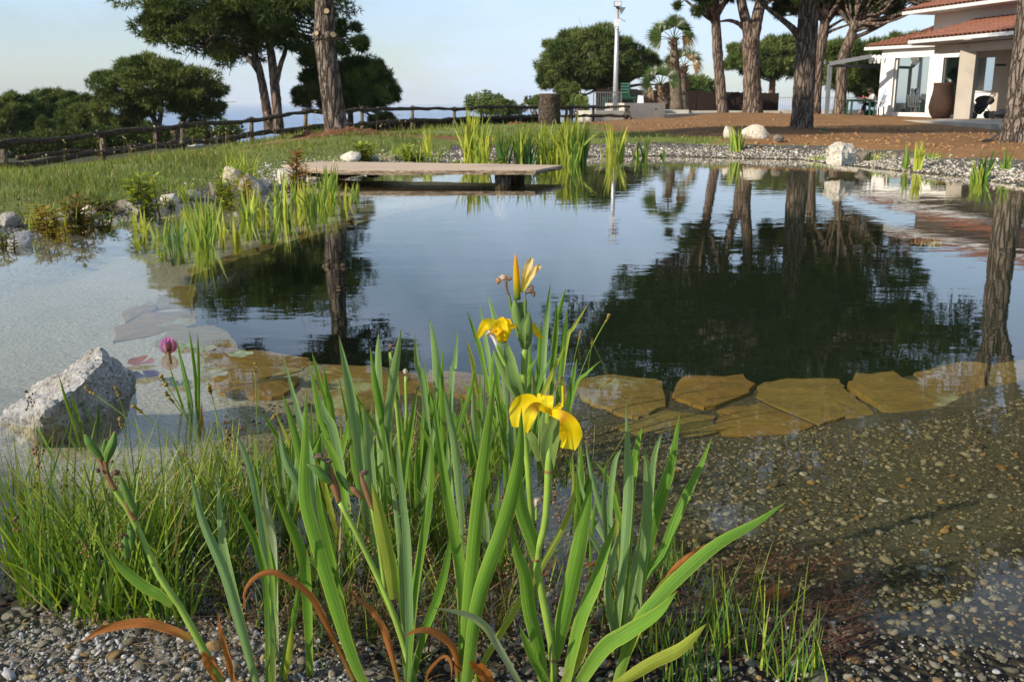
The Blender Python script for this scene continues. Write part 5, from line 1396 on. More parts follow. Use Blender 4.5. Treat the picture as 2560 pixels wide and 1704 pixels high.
V, Fc = rock_mesh('s', 2, 2, 3, .05); mk('seat', V * [.26, .22, .28] + [sx0 - .02, sy0, FZ + .42], Fc, M['cloth_d'], root, smooth=True)
V, Fc = rock_mesh('s', 7, 3, 3, .04); mk('hood', V * [.36, .25, .2] + [sx0 + .08, sy0, FZ + .68], Fc, mat_plain('brown_grey_fabric', (.05, .042, .036), .9), root, smooth=True)
V, Fc = rock_mesh('s', 9, 3, 3, .06); p = pt(2503, 290, 38.0); tag(mk('bag', V * [.30, .22, .19] + [p[0], p[1], FZ + .17], Fc, M['cloth_d'], smooth=True), 'slumped dark bag on the porch floor next to the pushchair', 'bag')
V, Fc = rock_mesh('s', 19, 3, 3, .06); p = pt(2176, 285, 43.3); tag(mk('bag', V * [.16, .14, .19] + [p[0], 43.45, FZ + .16], Fc, M['cloth_d'], smooth=True), 'dark bag on the blue mat beneath the white chair', 'bag')
# balustrade beyond the terrace
bl = empty('balustrade', (15, 55, .2), 'thin pale metal balustrade on the seaward edge of the terrace', 'railing')
zb0, zb1 = pt(2150, 277, 56)[2], pt(2150, 244, 56)[2]; xa, xb = pt(1946, 250, 56)[0], pt(2212, 250, 56)[0]
b = MB(); b.bar((xa, 56, zb1), (xb, 56, zb1), .04); b.build('hand_rail', M['galv'], bl)
for k in range(48):
    x = xa + (xb - xa) * k / 47; b = MB(); b.bar((x, 56, zb0 - .8), (x, 56, zb1), .022); b.build('baluster', M['galv'], bl)
b = MB(); b.box((xa, 55.7, -1), (xb + 1, 56.4, zb0 + .05)); tag(b.build('low_wall', M['concrete']), 'low concrete upstand under the seaward balustrade', 'wall')
# garden hoses
b = MB(); b.tube(catmull([onground(2505, 341) + [0, 0, .08], onground(2490, 347) + [0, 0, .06], onground(2478, 352) + [0, 0, .03], onground(2455, 357) + [0, 0, .03]], 14), .02, 7); tag(b.build('hose', M['dark'], smooth=True), 'short black hose end by the foot of the rugged pine', 'hose')
b = MB(); b.tube(catmull([onground(2032, 321) + [0, 0, .03], onground(2040, 326) + [0, 0, .03], onground(2062, 329) + [0, 0, .03], onground(2090, 325) + [0, 0, .03]], 14), .015, 6); tag(b.build('hose', mat_plain('green_hose', (.10, .30, .10), .5), smooth=True), 'thin green hose on the earth beside the massive straight pine', 'hose')
# a neighbour's roof below
fh = empty('far_house', pt(430, 345, 95), 'distant house with orange roof showing below the spreading pine', 'house')
p = pt(432, 340, 95); b = MB(); b.box((p[0] - 1.2, 95, p[2] - 3), (p[0] + 2.0, 98, p[2])); b.build('wall', M['white'], fh)
b = MB(); b.add([(p[0] - 1.5, 94.6, p[2]), (p[0] + 2.3, 94.6, p[2]), (p[0] + 1.6, 96.5, p[2] + .75), (p[0] - .8, 96.5, p[2] + .75), (p[0] - 1.5, 98.4, p[2]), (p[0] + 2.3, 98.4, p[2])], [(0, 1, 2, 3), (4, 3, 2, 5), (0, 3, 4), (1, 5, 2), (0, 4, 5, 1)]); b.build('roof', M['tile'], fh)
fh = empty('far_house', pt(100, 335, 95), 'distant orange roof glimpsed through the dark pines', 'house')
p = pt(105, 334, 95); b = MB(); b.box((p[0] - 1.6, 95, p[2] - 3), (p[0] + 2.0, 98, p[2])); b.build('wall', M['white'], fh)
b = MB(); b.add([(p[0] - 2, 94.6, p[2]), (p[0] + 2.3, 94.6, p[2]), (p[0] + 1.6, 96.5, p[2] + .6), (p[0] - 1.2, 96.5, p[2] + .6), (p[0] - 2, 98.4, p[2]), (p[0] + 2.3, 98.4, p[2])], [(0, 1, 2, 3), (4, 3, 2, 5), (0, 3, 4), (1, 5, 2), (0, 4, 5, 1)]); b.build('roof', M['tile'], fh)
# ------------------------------------------------------------------ blades, reeds, sedges and grass
def blades(P0, az, th, L, droop, W, cols, k=4, sword=False, twist=None, tipcol=None):
    n = len(P0); s = np.linspace(0, 1, k + 1)
    ang = th[:, None] + droop[:, None] * s[None] ** 1.3
    seg = L[:, None] / k
    h = np.concatenate([np.zeros((n, 1)), np.cumsum(np.sin(ang[:, :-1]) * seg, 1)], 1)
    z = np.concatenate([np.zeros((n, 1)), np.cumsum(np.cos(ang[:, :-1]) * seg, 1)], 1)
    dx, dy = np.cos(az)[:, None], np.sin(az)[:, None]
    C = np.stack([P0[:, :1] + h * dx, P0[:, 1:2] + h * dy, P0[:, 2:3] + z], -1)
    tw = (rng.uniform(0, 3.14, n) if twist is None else twist)
    sx, sy = np.cos(tw)[:, None], np.sin(tw)[:, None]
    prof = (np.minimum(.7 + 1.2 * s, 1) * (1 - np.clip((s - .5) / .5, 0, 1) ** 1.8)) if sword else (1 - s) ** .6 * .9 + .1 * (s < 1)
    w = W[:, None] * prof[None] * .5
    off = np.stack([w * sx, w * sy, w * 0], -1)
    V = np.stack([C - off, C + off], 2).reshape(-1, 3)
    b = np.arange(n)[:, None] * 2 * (k + 1) + np.arange(k)[None] * 2
    Fc = np.stack([b, b + 1, b + 3, b + 2], -1).reshape(-1, 4)
    cc = np.repeat(cols[:, None], k + 1, 1)
    if tipcol is not None: cc = cc + (np.array(tipcol) - cc) * (np.clip((s - .6) / .4, 0, 1) ** 1.5 * .6)[None, :, None]
    return V, Fc, np.repeat(cc, 2, 1).reshape(-1, 3)
GREENS = dict(reed=((.12, .24, .04), (.30, .42, .07)), dark=((.045, .125, .03), (.10, .21, .05)), yellow=((.30, .38, .04), (.52, .54, .08)), sedge=((.07, .155, .012), (.28, .38, .045)), blue=((.10, .20, .08), (.20, .32, .14)), lawn=((.10, .155, .028), (.23, .27, .07)), straw=((.26, .20, .09), (.38, .30, .16)), dead=((.07, .045, .022), (.19, .13, .06)))
def pal(name, n):
    a, b = GREENS[name]; t = rng.uniform(0, 1, (n, 1)); return np.array(a) + (np.array(b) - np.array(a)) * t
def clump(name, label, cat, x, y, hm, n, rad, lean, droop, w, palette, group=None, mixin=(), sword=False, k=6, z0=None, az=None, heads=0):
    p = onground(x, y)
    P0 = np.c_[p[0] + rng.normal(0, rad, n), p[1] + rng.normal(0, rad, n), np.full(n, p[2] - .01)]
    a = rng.uniform(0, 6.28, n) if az is None else az + rng.normal(0, .5, n)
    c = pal(palette, n)
    for nm, fr in mixin:
        m = rng.uniform(0, 1, n) < fr; c[m] = pal(nm, int(m.sum()))
    V, Fc, C = blades(P0, a, np.abs(rng.normal(0, lean, n)), hm * rng.uniform(.55, 1.08, n), np.abs(rng.normal(0, droop, n)), w * rng.uniform(.7, 1.2, n), c, k, sword, tipcol=(.30, .22, .07))
    root = empty(name, p, label, cat, group)
    o = mk('blades', V, Fc, M['foliage'], root, col=C); o['kind'] = 'stuff'
    if heads:
        tp = V.reshape(n, k + 1, 2, 3)[:heads, -1, 0]; m = 14
        PP = (tp[:, None] + rng.normal(0, 1, (heads, m, 3)) * [.004, .004, .012]).reshape(-1, 3)
        v2, f2, c2 = pebbles(PP, np.full(len(PP), .0026), np.array([.17, .10, .045]) * rng.uniform(.4, 1.7, (len(PP), 1)), 1.0)
        o = mk('seed_heads', v2, f2, M['pebble'], root, col=c2); o['kind'] = 'stuff'
    return root, p

# lawn
n = 130000
D_ = np.exp(rng.uniform(math.log(5.5), math.log(38), n)); X_ = D_ * rng.uniform(-.56, .27, n)
P = np.c_[X_, D_]; z, d, dd = ground(P, True)
dm_ = sstep(.9, -.9, sdf(P, DIRT) + wob(X_, D_, 1.3, 11) * 1.2)
hump = np.hypot((X_ - tl[0]) * .45, D_ - tl[1])
fence_d = np.interp(1280 + X_ / D_ * F, [f[0] for f in FENCE], [f[3] for f in FENCE])
k = (d > np.where(X_ < -1, .3, .8)) & (dm_ < .5) & (hump > .7) & (D_ < fence_d + 2) & (z > -1.2) & (wob(X_, D_, 1.9, 51) + rng.normal(0, .25, n) > -.32)
P, z, d, D_, X_, fd = P[k], z[k], d[k], D_[k], X_[k], fence_d[k]; n = len(P)
tall = np.clip(1 - np.abs(fd - 2.5 - D_) / 4, 0, 1) * (wob(P[:, 0], P[:, 1], .9, 31) > -.15)
patch = np.clip(wob(P[:, 0], P[:, 1], 1.6, 32) * 1.2 + .4, 0, 1)
hgt = (.026 + .055 * patch + .24 * tall * rng.uniform(.2, 1, n)) * (1 + .4 * rng.uniform(0, 1, n))
c = pal('lawn', n); c = c * (1 + .35 * wob(P[:, 0], P[:, 1], .7, 41)[:, None]) + np.array([.05, .02, .0]) * np.clip(wob(P[:, 0], P[:, 1], .45, 42)[:, None] * 1.5 + .3, 0, 1); m_ = rng.uniform(0, 1, n) < .07 + .1 * tall; c[m_] = pal('straw', int(m_.sum()))
V, Fc, C = blades(np.c_[P, z - .01], rng.uniform(0, 6.28, n), np.abs(rng.normal(0, .35, n)), hgt, np.abs(rng.normal(0, .5, n)), (.003 + .0007 * D_) * rng.uniform(.7, 1.3, n), c, 2)
tag(mk('lawn_grass', V, Fc, M['foliage'], col=C), 'rough lawn and tall grass between pond and log fence', 'grass', kind='stuff')
# flower heads on thin stalks in the tall grass
n = 150
D_ = rng.uniform(13, 27, n); X_ = D_ * rng.uniform(-.54, -.1, n); P = np.c_[X_, D_]; z, d, dd = ground(P, True)
fd = np.interp(1280 + X_ / D_ * F, [f[0] for f in FENCE], [f[3] for f in FENCE]); k = (d > 1) & (D_ < fd + .5); P, z, D_ = P[k], z[k], D_[k]; n = len(P)
L = rng.uniform(.2, .5, n); c = pal('straw', n)
V, Fc, C = blades(np.c_[P, z], rng.uniform(0, 6.28, n), np.abs(rng.normal(0, .15, n)), L, np.abs(rng.normal(0, .1, n)), .004 + .0004 * D_, c * .6, 3)
V2, F2, C2 = pebbles(V.reshape(n, -1, 3)[:, -1], np.full(n, .013), np.where(rng.uniform(0, 1, (n, 1)) < .35, np.array([.55, .42, .03]), np.array([.45, .40, .28])), 1.0)
tag(mk('wild_flowers', np.vstack([V, V2]), [list(f) for f in Fc] + [list(f + len(V)) for f in F2], M['foliage'], col=np.vstack([C, C2])), 'dried flower heads and small yellow blooms in the tall grass', 'wild flowers', kind='stuff')

# reeds standing in the pond
RE = [(400,592,500,8,16,'reed','short reeds in front of the tall willow herb'),(470,570,470,10,14,'yellow','yellow reeds behind the blue green tuft'),(620,545,440,10,14,'reed','green reeds below the arching grass tuft'),(640,520,430,10,12,'yellow','yellowish reeds by the square grey rock'),(750,515,410,12,14,'yellow','tall yellow reeds in front of the shore end of the jetty'),(805,512,400,12,12,'reed','green reeds close before the jetty edge'),(535,545,455,8,12,'reed','green reeds between bank rocks and the tall tuft'),(350,570,480,8,14,'yellow','sparse yellow reeds at the slanted grey slab'),(670,560,455,6,10,'reed','slim green reeds out in the water before the jetty'),(1200,408,300,18,12,'reed','green reeds amid the yellow ones behind the jetty'),(1300,409,300,18,14,'reed','bright reeds between the dark bunch and the biggest one'),(1410,409,296,24,14,'yellow','yellow leaves on the jetty side of the biggest bunch'),(1375,408,310,16,12,'reed','green reeds between leaning yellow ones and the biggest bunch'),(445,597,486,12,16,'blue','blue green reed tuft in the water by the grassy bank'),(508,606,425,20,14,'reed','tall green reed tuft with yellow leaves standing in the water off the grassy bank'),(554,574,466,3,4,'yellow','single pale reed stem beside the tall green tuft'),(590,580,466,3,5,'yellow','bent pale reed stem on the jetty side of the tall green tuft'),(660,526,460,4,6,'yellow','drooping yellow reed below the square grey rock'),
 (690,532,424,12,8,'blue','blue green reeds before the shore end of the jetty'),(715,532,398,10,8,'reed','tall bright reeds before the shore end of the jetty'),(780,526,420,12,12,'reed','spread reed tuft in front of the jetty board'),(830,494,380,16,12,'reed','tallest reed tuft crossing the jetty board'),(860,505,430,7,8,'yellow','thin yellow reeds beside the tallest tuft at the jetty'),(892,488,418,6,6,'reed','slim upright reeds on the outer side of the jetty tufts'),
 (1070,406,330,8,14,'yellow','thin yellowish reeds behind the middle of the jetty'),(1177,407,296,22,14,'yellow','tall yellow green reeds behind the jetty'),(1212,409,318,14,10,'yellow','yellow reeds next to the tall ones behind the jetty'),(1258,410,312,26,14,'dark','dark green reed bunch behind the end of the jetty'),(1322,409,310,18,12,'dark','dark green reeds beyond the end of the jetty'),(1356,408,305,14,12,'yellow','leaning yellow reeds beyond the end of the jetty'),(1392,408,330,14,10,'yellow','shorter bright reeds on the jetty side of the biggest bunch'),(1430,409,292,46,22,'reed','biggest bright green reed bunch on the far shore'),(1455,408,300,16,8,'dark','dark reeds at the house side of the biggest bunch'),
 (1532,397,305,18,18,'yellow','thin arching yellow reeds below the lamp post'),(1552,396,310,8,8,'reed','green reeds beside the thin arching ones'),(1592,396,340,6,6,'dark','low dark reeds along the far gravel'),(1612,394,328,8,8,'dark','small upright reed tuft on the far gravel'),(1655,393,360,4,4,'dark','lone short reed in front of the far gravel'),(1842,392,322,16,14,'reed','reed tuft in front of the cream boulders'),(2262,428,364,8,8,'reed','short reed tuft on the far shore below the porch'),(2290,430,362,12,12,'yellow','yellow and green reed tuft below the clay jar'),(2446,452,366,20,10,'reed','dense green reed tuft at the water near the rugged pine'),(2462,452,380,10,12,'dark','thin dark reeds behind the dense tuft near the rugged pine'),(2512,444,372,9,8,'reed','sparse reeds at the foot of the rugged pine')]
for i, (x, y, yt, n, wpx, c, l) in enumerate(RE):
    n = int(n * (2.2 if x > 1150 and x < 1470 else 1.7))
    p = gp(x, y, 0); hm = px2m(y - yt, p[1]) * 1.2
    P0 = np.c_[p[0] + rng.normal(0, px2m(wpx, p[1]) * .35, n), p[1] + rng.normal(0, .05, n), np.full(n, min(-.05, gz(p[0], p[1])))]
    col = pal(c, n); m_ = rng.uniform(0, 1, n) < .2; col[m_] = pal('yellow', int(m_.sum()))
    V, Fc, C = blades(P0, rng.uniform(0, 6.28, n), np.abs(rng.normal(0, .13, n)), hm * rng.uniform(.6, 1.1, n), np.abs(rng.normal(0, .22, n)) + (rng.uniform(0, 1, n) < .12) * .9, (.011 + .0011 * p[1]) * rng.uniform(.7, 1.25, n), col, 7, True, rng.normal(0, .5, n), tipcol=(.36, .33, .06))
    root = empty('reed_tuft', (p[0], p[1], 0), l, 'reeds', 'reeds standing in the pond'); o = mk('blades', V, Fc, M['foliage'], root, col=C); o['kind'] = 'stuff'
# arching tuft and bank plants
clump('grass_tuft', 'bright arching grass tuft above the white rounded rock', 'grass tuft', 600, 462, .42, 170, .07, .35, 1.0, .012, 'yellow', 'bank grass tufts', mixin=(('reed', .4),))
clump('grass_tuft', 'arching yellowish tuft behind the blue green reeds', 'grass tuft', 462, 500, .22, 60, .05, .4, .9, .010, 'yellow', 'bank grass tufts', mixin=(('reed', .5),))
clump('grass_tuft', 'sprawling tuft at the waterline behind the reddish loosestrife', 'grass tuft', 110, 570, .22, 60, .08, .4, .9, .009, 'yellow', 'bank grass tufts', mixin=(('reed', .5),))
clump('grass_tuft', 'loose green tuft beside the pale flat stone', 'grass tuft', 300, 560, .18, 40, .05, .4, .9, .008, 'reed', 'bank grass tufts')
for x, y, h, l in ((1015,404,.30,'leaning tuft among the stones behind the jetty'),(1120,404,.28,'broad tuft behind the middle of the jetty'),(1060,404,.2,'low tuft before the pale far gravel'),(2060,398,.1,'tiny tuft at the water before the cream boulder'),(1720,392,.1,'tiny tuft on the waterline of the far gravel'),(2360,436,.14,'yellowish low tuft on the far shore below the pushchair'),(2200,398,.12,'sparse green tuft in the gravel beyond the brown stone'),(2330,396,.12,'low green patch in the bare earth of the far bank')):
    clump('grass_tuft', l, 'grass tuft', x, y, h, 50, .08 + h * .3, .4, .8, .016, 'reed', 'bank grass tufts', mixin=(('yellow', .5),))
def herb(x, y, hpx, n, wpx, c1, c2, label, name='leafy_herb', lw=.3, cat='plant', stemc=(.16, .09, .04)):
    p = onground(x, y); h = px2m(hpx, p[1]); w = px2m(wpx, p[1]); r = np.random.default_rng(int(x * 7 + y))
    root = empty(name, p, label, cat, 'leafy plants on the bank'); sb = MB(); PV = []; DR = []; CL = []
    for i in range(n):
        b0 = p + [r.normal(0, w * .3), r.normal(0, w * .25), -.02]; t0 = b0 + [r.normal(0, w * .25), r.normal(0, w * .2), h * r.uniform(.55, 1.0)]
        Q = catmull([b0, (b0 + t0) / 2 + r.normal(0, w * .06, 3), t0], 8); sb.tube(Q, np.linspace(.005, .002, 8) * (1 + p[1] * .05), 4, stemc)
        m = int(26 * h / .4) + 10
        for k in range(m):
            s = r.uniform(.12, 1); q = Q[0] + (Q[-1] - Q[0]) * s; a = k * 2.4 + r.normal(0, .3)
            PV.append([np.interp(s, np.linspace(0, 1, 8), Q[:, j]) for j in range(3)]); DR.append([math.cos(a), math.sin(a), .35 + r.normal(0, .2)]); CL.append(np.array(c1) + (np.array(c2) - np.array(c1)) * r.uniform())
    PV, DR, CL = np.array(PV), np.array(DR), np.array(CL); DR /= np.linalg.norm(DR, axis=1)[:, None]
    Ls = (.03 + .20 * h) * lw / .3 * r.uniform(.6, 1.1, len(PV)) ; s = np.cross(DR, [0, 0, 1]); s /= np.linalg.norm(s, axis=1)[:, None]
    W = Ls * .17
    V = np.stack([PV, PV + DR * (Ls * .45)[:, None] + s * W[:, None], PV + DR * Ls[:, None] - [0, 0, .01], PV + DR * (Ls * .45)[:, None] - s * W[:, None]], 1).reshape(-1, 3)
    Fc = np.arange(len(V)).reshape(-1, 4)
    sb.build('stems', M['foliage'], root); o = mk('leaves', V, Fc, M['foliage'], root, col=np.repeat(CL, 4, 0)); o['kind'] = 'stuff'
YG, DG, RD, BR = (.46, .52, .07), (.16, .26, .05), (.34, .16, .07), (.22, .16, .06)
herb(366, 548, 125, 9, 46, YG, DG, 'tall leafy willow herb at the waterline of the grassy bank')
herb(560, 508, 90, 6, 30, YG, DG, 'yellow green herb beside the white rounded rock')
herb(600, 515, 60, 7, 36, YG, RD, 'low yellowing herb in front of the square grey rock')
herb(205, 585, 110, 10, 50, RD, DG, 'reddish loosestrife with many stems at the grassy waterline')
herb(110, 590, 90, 10, 60, RD, YG, 'rusty loosestrife nearer the pale grey boulder')
herb(250, 575, 60, 8, 44, BR, DG, 'dark loosestrife beside the pale flat stone')
herb(160, 610, 60, 3, 18, (.45, .36, .03), (.36, .30, .04), 'bright yellow sprig standing in the water')
herb(10, 625, 60, 5, 30, BR, DG, 'brown green herb behind the pale grey boulder')
herb(737, 490, 130, 4, 22, RD, BR, 'tall brown flower spikes at the shore end of the jetty')
herb(758, 470, 70, 3, 24, RD, (.30, .22, .05), 'orange brown sprig before the jetty board')
herb(915, 404, 48, 9, 24, YG, DG, 'bushy yellow green plant behind the jetty', lw=.5)
herb(1010, 402, 40, 7, 30, YG, DG, 'leafy plant beside a flat brown stone behind the jetty', lw=.5)
herb(1045, 403, 30, 7, 30, YG, DG, 'low leafy plant behind the middle of the jetty', lw=.5)
herb(1140, 404, 50, 6, 22, YG, DG, 'upright leafy plant beside the tall yellow green reeds', lw=.5)
herb(1235, 404, 50, 6, 26, YG, DG, 'leafy plant beside the dark green reed bunch', lw=.5)
herb(862, 475, 50, 3, 14, (.36, .24, .05), RD, 'small yellow brown sprig in the water under the jetty')
herb(250, 528, 42, 16, 44, (.035, .05, .02), (.06, .08, .03), 'dark cushion of foliage on the grassy bank', lw=.25)
herb(620, 486, 60, 6, 26, YG, RD, 'yellow red herb leaning on the square grey rock')
herb(410, 520, 36, 6, 30, DG, YG, 'green herb among the flat stones of the grassy bank')
herb(505, 560, 50, 6, 40, DG, YG, 'low herb in the water behind the tall green reeds')

# sedges of the near bank
SED = [(300,1420,.30,90,'thick sedge clump between the boulder and the fruiting stalk'),(580,1460,.22,80,'thick low sedge in front of the slim iris fan'),(420,1540,.2,90,'low green sedge at the foot of the fruiting stalk'),(130,1500,.30,150,'dense sedge clump at the edge of the algae'),(210,1450,.34,170,'tall sedge clump below the fruiting iris head'),(330,1530,.30,110,'upright sedge clump in the dry gravel'),(250,1540,.24,70,'thin sedge at the end of the orange dead leaf'),(400,1440,.28,150,'sedge clump in front of the fruiting iris stalk'),(460,1370,.26,140,'sedge clump beside the reed sprout'),(540,1390,.30,150,'sedge clump on the fruiting stalk side of the slim iris fan'),(620,1330,.28,150,'sedge clump behind the slim iris fan'),(560,1270,.24,110,'low sedge between the slim iris fan and the lily pads'),(700,1290,.26,130,'sedge clump behind the broad iris fan'),(70,1400,.30,110,'sprawling sedge at the water by the granite boulder'),(350,1340,.26,110,'sedge clump in the shallow water below the boulder'),(480,1240,.24,90,'sedge around the foot of the reed sprout'),
 (790,1260,.24,90,'sedge among the bluish iris leaves'),(880,1240,.24,90,'sedge behind the bluish iris leaves'),(980,1260,.24,90,'sedge in the middle of the iris bed'),(1080,1230,.25,100,'sedge behind the striped iris pair'),(1180,1220,.26,110,'sedge at the back of the iris bed'),(1270,1180,.28,120,'sedge behind the tall flowering stalk'),(1360,1160,.26,90,'sedge under the back iris fan'),(1100,1380,.20,100,'shaded sedge in the iris bed'),(960,1430,.18,100,'short sedge over the mossy pool'),(830,1460,.18,80,'short sedge behind the broad iris fan'),(1300,1420,.2,70,'short sedge beside the flowering stalk'),(1420,1230,.22,50,'thin sedge between the open iris flower and the clear shallows'),(720,1500,.16,60,'short dark sedge between the iris fans')]
for i, (x, y, h, n, l) in enumerate(SED):
    clump('sedge_clump', l, 'sedge', x, y, h * rng.uniform(.85, 1.2), int(n * .66), .022, .36, .50, .0052, 'sedge', 'sedges of the near bank', mixin=(('straw', .06), ('dark', .25)), k=7, heads=5 if i > 16 else 2)
for x, y, h, n, l in ((1690,1470,.14,40,'small tuft at the edge of the clear shallows'),(1655,1460,.12,30,'short tuft beside the leaning iris leaf'),(1780,1600,.16,34,'thin upright tuft in the dark wet gravel'),(1850,1640,.20,26,'tall thin tuft with yellow blades in the wet gravel'),(1960,1690,.18,26,'yellowing tuft in the pale wet grit'),(1720,1700,.14,40,'green tuft at the tip of the broad low iris leaf'),(1640,1620,.10,40,'low tuft under the dark iris leaf'),(1930,1560,.16,8,'few long blades crossing the wet gravel'),(2020,1700,.12,20,'small yellow tuft in the grit'),(1560,1560,.12,40,'short grass at the foot of the leaning iris')):
    clump('grass_tuft', l, 'grass tuft', x, y, h, n, .022, .22, .35, .0034, 'dark', 'tufts in the wet gravel', mixin=(('yellow', .22), ('sedge', .4)), k=6)

for x, y, h, n, l in ((700,1560,.12,70,'withered brown grass between the slim and broad iris fans'),(840,1580,.14,80,'withered brown grass under the curling dead leaf'),(960,1540,.14,80,'withered stems over the mossy pool'),(1100,1500,.16,90,'withered stems behind the striped iris pair'),(1250,1540,.16,90,'withered stems between the striped iris pair and the jointed stalk'),(1320,1440,.16,80,'withered stems behind the jointed stalk'),(1480,1580,.13,80,'withered stems between the jointed stalk and the leaning clump'),(1180,1380,.16,90,'withered tangle in the heart of the iris bed'),(900,1400,.16,90,'withered tangle behind the broad iris fan'),(1640,1500,.10,60,'withered grass at the foot of the longest iris leaf'),(480,1500,.12,60,'withered grass under the fruiting iris stalk'),(1050,1640,.10,60,'withered grass at the near rim of the mossy pool')):
    clump('dry_tuft', l, 'dry grass', x, y, h, n, .05, .7, .8, .0036, 'dead', 'withered tufts in the iris bed', mixin=(('dark', .25), ('sedge', .2)), k=6, heads=5)
# ------------------------------------------------------------------ the irises
def prof_leaf(v): return np.minimum(.72 + 1.1 * v, 1) * (1 - np.clip((v - .5) / .5, 0, 1) ** 1.9)
def strip(name, W3, width, mat, parent, nseg=16, ncross=4, fold=.12, tw=0.0, tw1=0.0, col=None, ruf=0.0, prof=None, seed=0):
    Q = catmull(W3, nseg + 1); v = np.linspace(0, 1, nseg + 1)
    T = np.gradient(Q, axis=0); T /= np.linalg.norm(T, axis=1)[:, None]
    vw = Q - [0, 0, H]; vw /= np.linalg.norm(vw, axis=1)[:, None]
    s = np.cross(T, vw); s /= np.linalg.norm(s, axis=1)[:, None] + 1e-9; nn = np.cross(s, T)
    a = tw + (tw1 - tw) * v; s2 = s * np.cos(a)[:, None] + nn * np.sin(a)[:, None]; n2 = np.cross(s2, T)
    w = np.broadcast_to(width, v.shape) if np.ndim(width) == 0 else np.interp(v, np.linspace(0, 1, len(width)), width)
    if prof is not None: w = w * prof(v)
    u = np.linspace(-1, 1, ncross + 1); r = np.random.default_rng(seed); ph = r.uniform(0, 6, 3)
    V = Q[:, None] + s2[:, None] * (u[None, :, None] * w[:, None, None] / 2) - n2[:, None] * ((1 - np.abs(u))[None, :, None] * w[:, None, None] * fold)
    if ruf:
        e = (np.abs(u) ** 3)[None] * np.sin(v[:, None] * 19 + ph[0] + u[None] * 2) * ruf + (np.abs(u) ** 2)[None] * np.sin(v[:, None] * 8 + ph[1] + u[None] * 3) * ruf
        V = V + n2[:, None] * e[..., None] * w[:, None, None]
    m = ncross + 1
    Fc = [(i * m + j, i * m + j + 1, (i + 1) * m + j + 1, (i + 1) * m + j) for i in range(nseg) for j in range(ncross)]
    uv = [(j / ncross, i / nseg) for i in range(nseg + 1) for j in range(m)]
    cc = None
    if col is not None: cc = np.array([[np.interp(vi, np.linspace(0, 1, len(col)), np.array(col)[:, k]) for k in range(3)] for vi in v for _ in range(m)])
    return mk(name, V.reshape(-1, 3), np.array(Fc), mat, parent, smooth=True, uv=uv, col=cc)
def leaf(parent, pts, w, mat='leafA', lean=None, D=None, name='leaf', fold=.2):
    "pts from the foot to the tip in picture positions; the foot stands on the ground"
    pts = np.array(pts, float)
    b0 = onground(pts[0, 0], pts[0, 1]) if D is None else pt(pts[0, 0], pts[0, 1], D)
    D0 = b0[1]; arc_ = np.r_[0, np.cumsum(np.linalg.norm(np.diff(pts, axis=0), axis=1))]; arc_ /= arc_[-1]
    ln = rng.normal(0, .05) if lean is None else lean
    W3 = np.array([pt(x, y, D0 + ln * t ** 1.3) for (x, y), t in zip(pts, arc_)])
    W3[0] = b0
    return strip(name, W3, px2m(w, D0) * .98, M[mat], parent, 18, 4, fold * rng.choice([-1, 1]), rng.normal(0, .4), rng.normal(0, .5), prof=prof_leaf, ruf=.16 if mat == 'leafD' else .02, seed=int(rng.integers(1, 9999)))
def iris(x, y, label, leaves, group='irises of the near bank'):
    root = empty('iris_plant', onground(x, y), label, 'iris', group)
    for L in leaves:
        pts, w = L[0], L[1]; leaf(root, pts, w, *(L[2:3] or ('leafA',)), **(L[3] if len(L) > 3 else {}))
    return root
def spindle(name, px, rpx, D, mat, parent, n=14, flat=1.0):
    W3 = np.array([pt(x, y, D + (q[0] if q else 0)) for x, y, *q in px]); Q = catmull(W3, 12)
    r = np.interp(np.linspace(0, 1, 12), np.linspace(0, 1, len(rpx)), [px2m(k, D) for k in rpx])
    V, Fc, U = tube(Q, r, n)
    return mk(name, V, Fc, mat, parent, smooth=True, uv=U, col=np.tile([[1., 1, 1]], (len(V), 1)))

iris(1150, 1704, 'iris fan of broad bright leaves with one yellow-edged leaf at the mossy pool', [
  ([(1148,1730),(1172,1500),(1190,1300),(1215,1100),(1239,926)],37,'leafA',dict(lean=.02)), ([(1153,1735),(1158,1489),(1135,1330),(1111,1190),(1078,953)],31,'leafA',dict(lean=.05)),
  ([(1163,1735),(1195,1500),(1262,1300),(1296,1150),(1304,1017)],40,'leafA',dict(lean=-.04)), ([(1190,1710),(1208,1655),(1335,1447),(1408,1316),(1433,1235),(1431,1123)],19,'leafC',dict(lean=.1)),
  ([(1310,1725),(1243,1611),(1211,1563),(1163,1534),(1079,1517)],21,'leafE',dict(lean=-.1)), ([(1230,1725),(1215,1690),(1195,1668),(1172,1652)],34,'leafD',dict(lean=-.05)), ([(1156,1730),(1152,1500),(1130,1300),(1122,1180),(1118,1090)],22,'leafB',dict(lean=.08)),
  ([(1150,1725),(1137,1630),(1098,1586),(1050,1574),(1008,1590)],20,'leafD',dict(lean=-.05)), ([(1060,1720),(1075,1670),(1110,1640),(1128,1660),(1128,1700)],10,'leafD',dict(lean=-.03))])
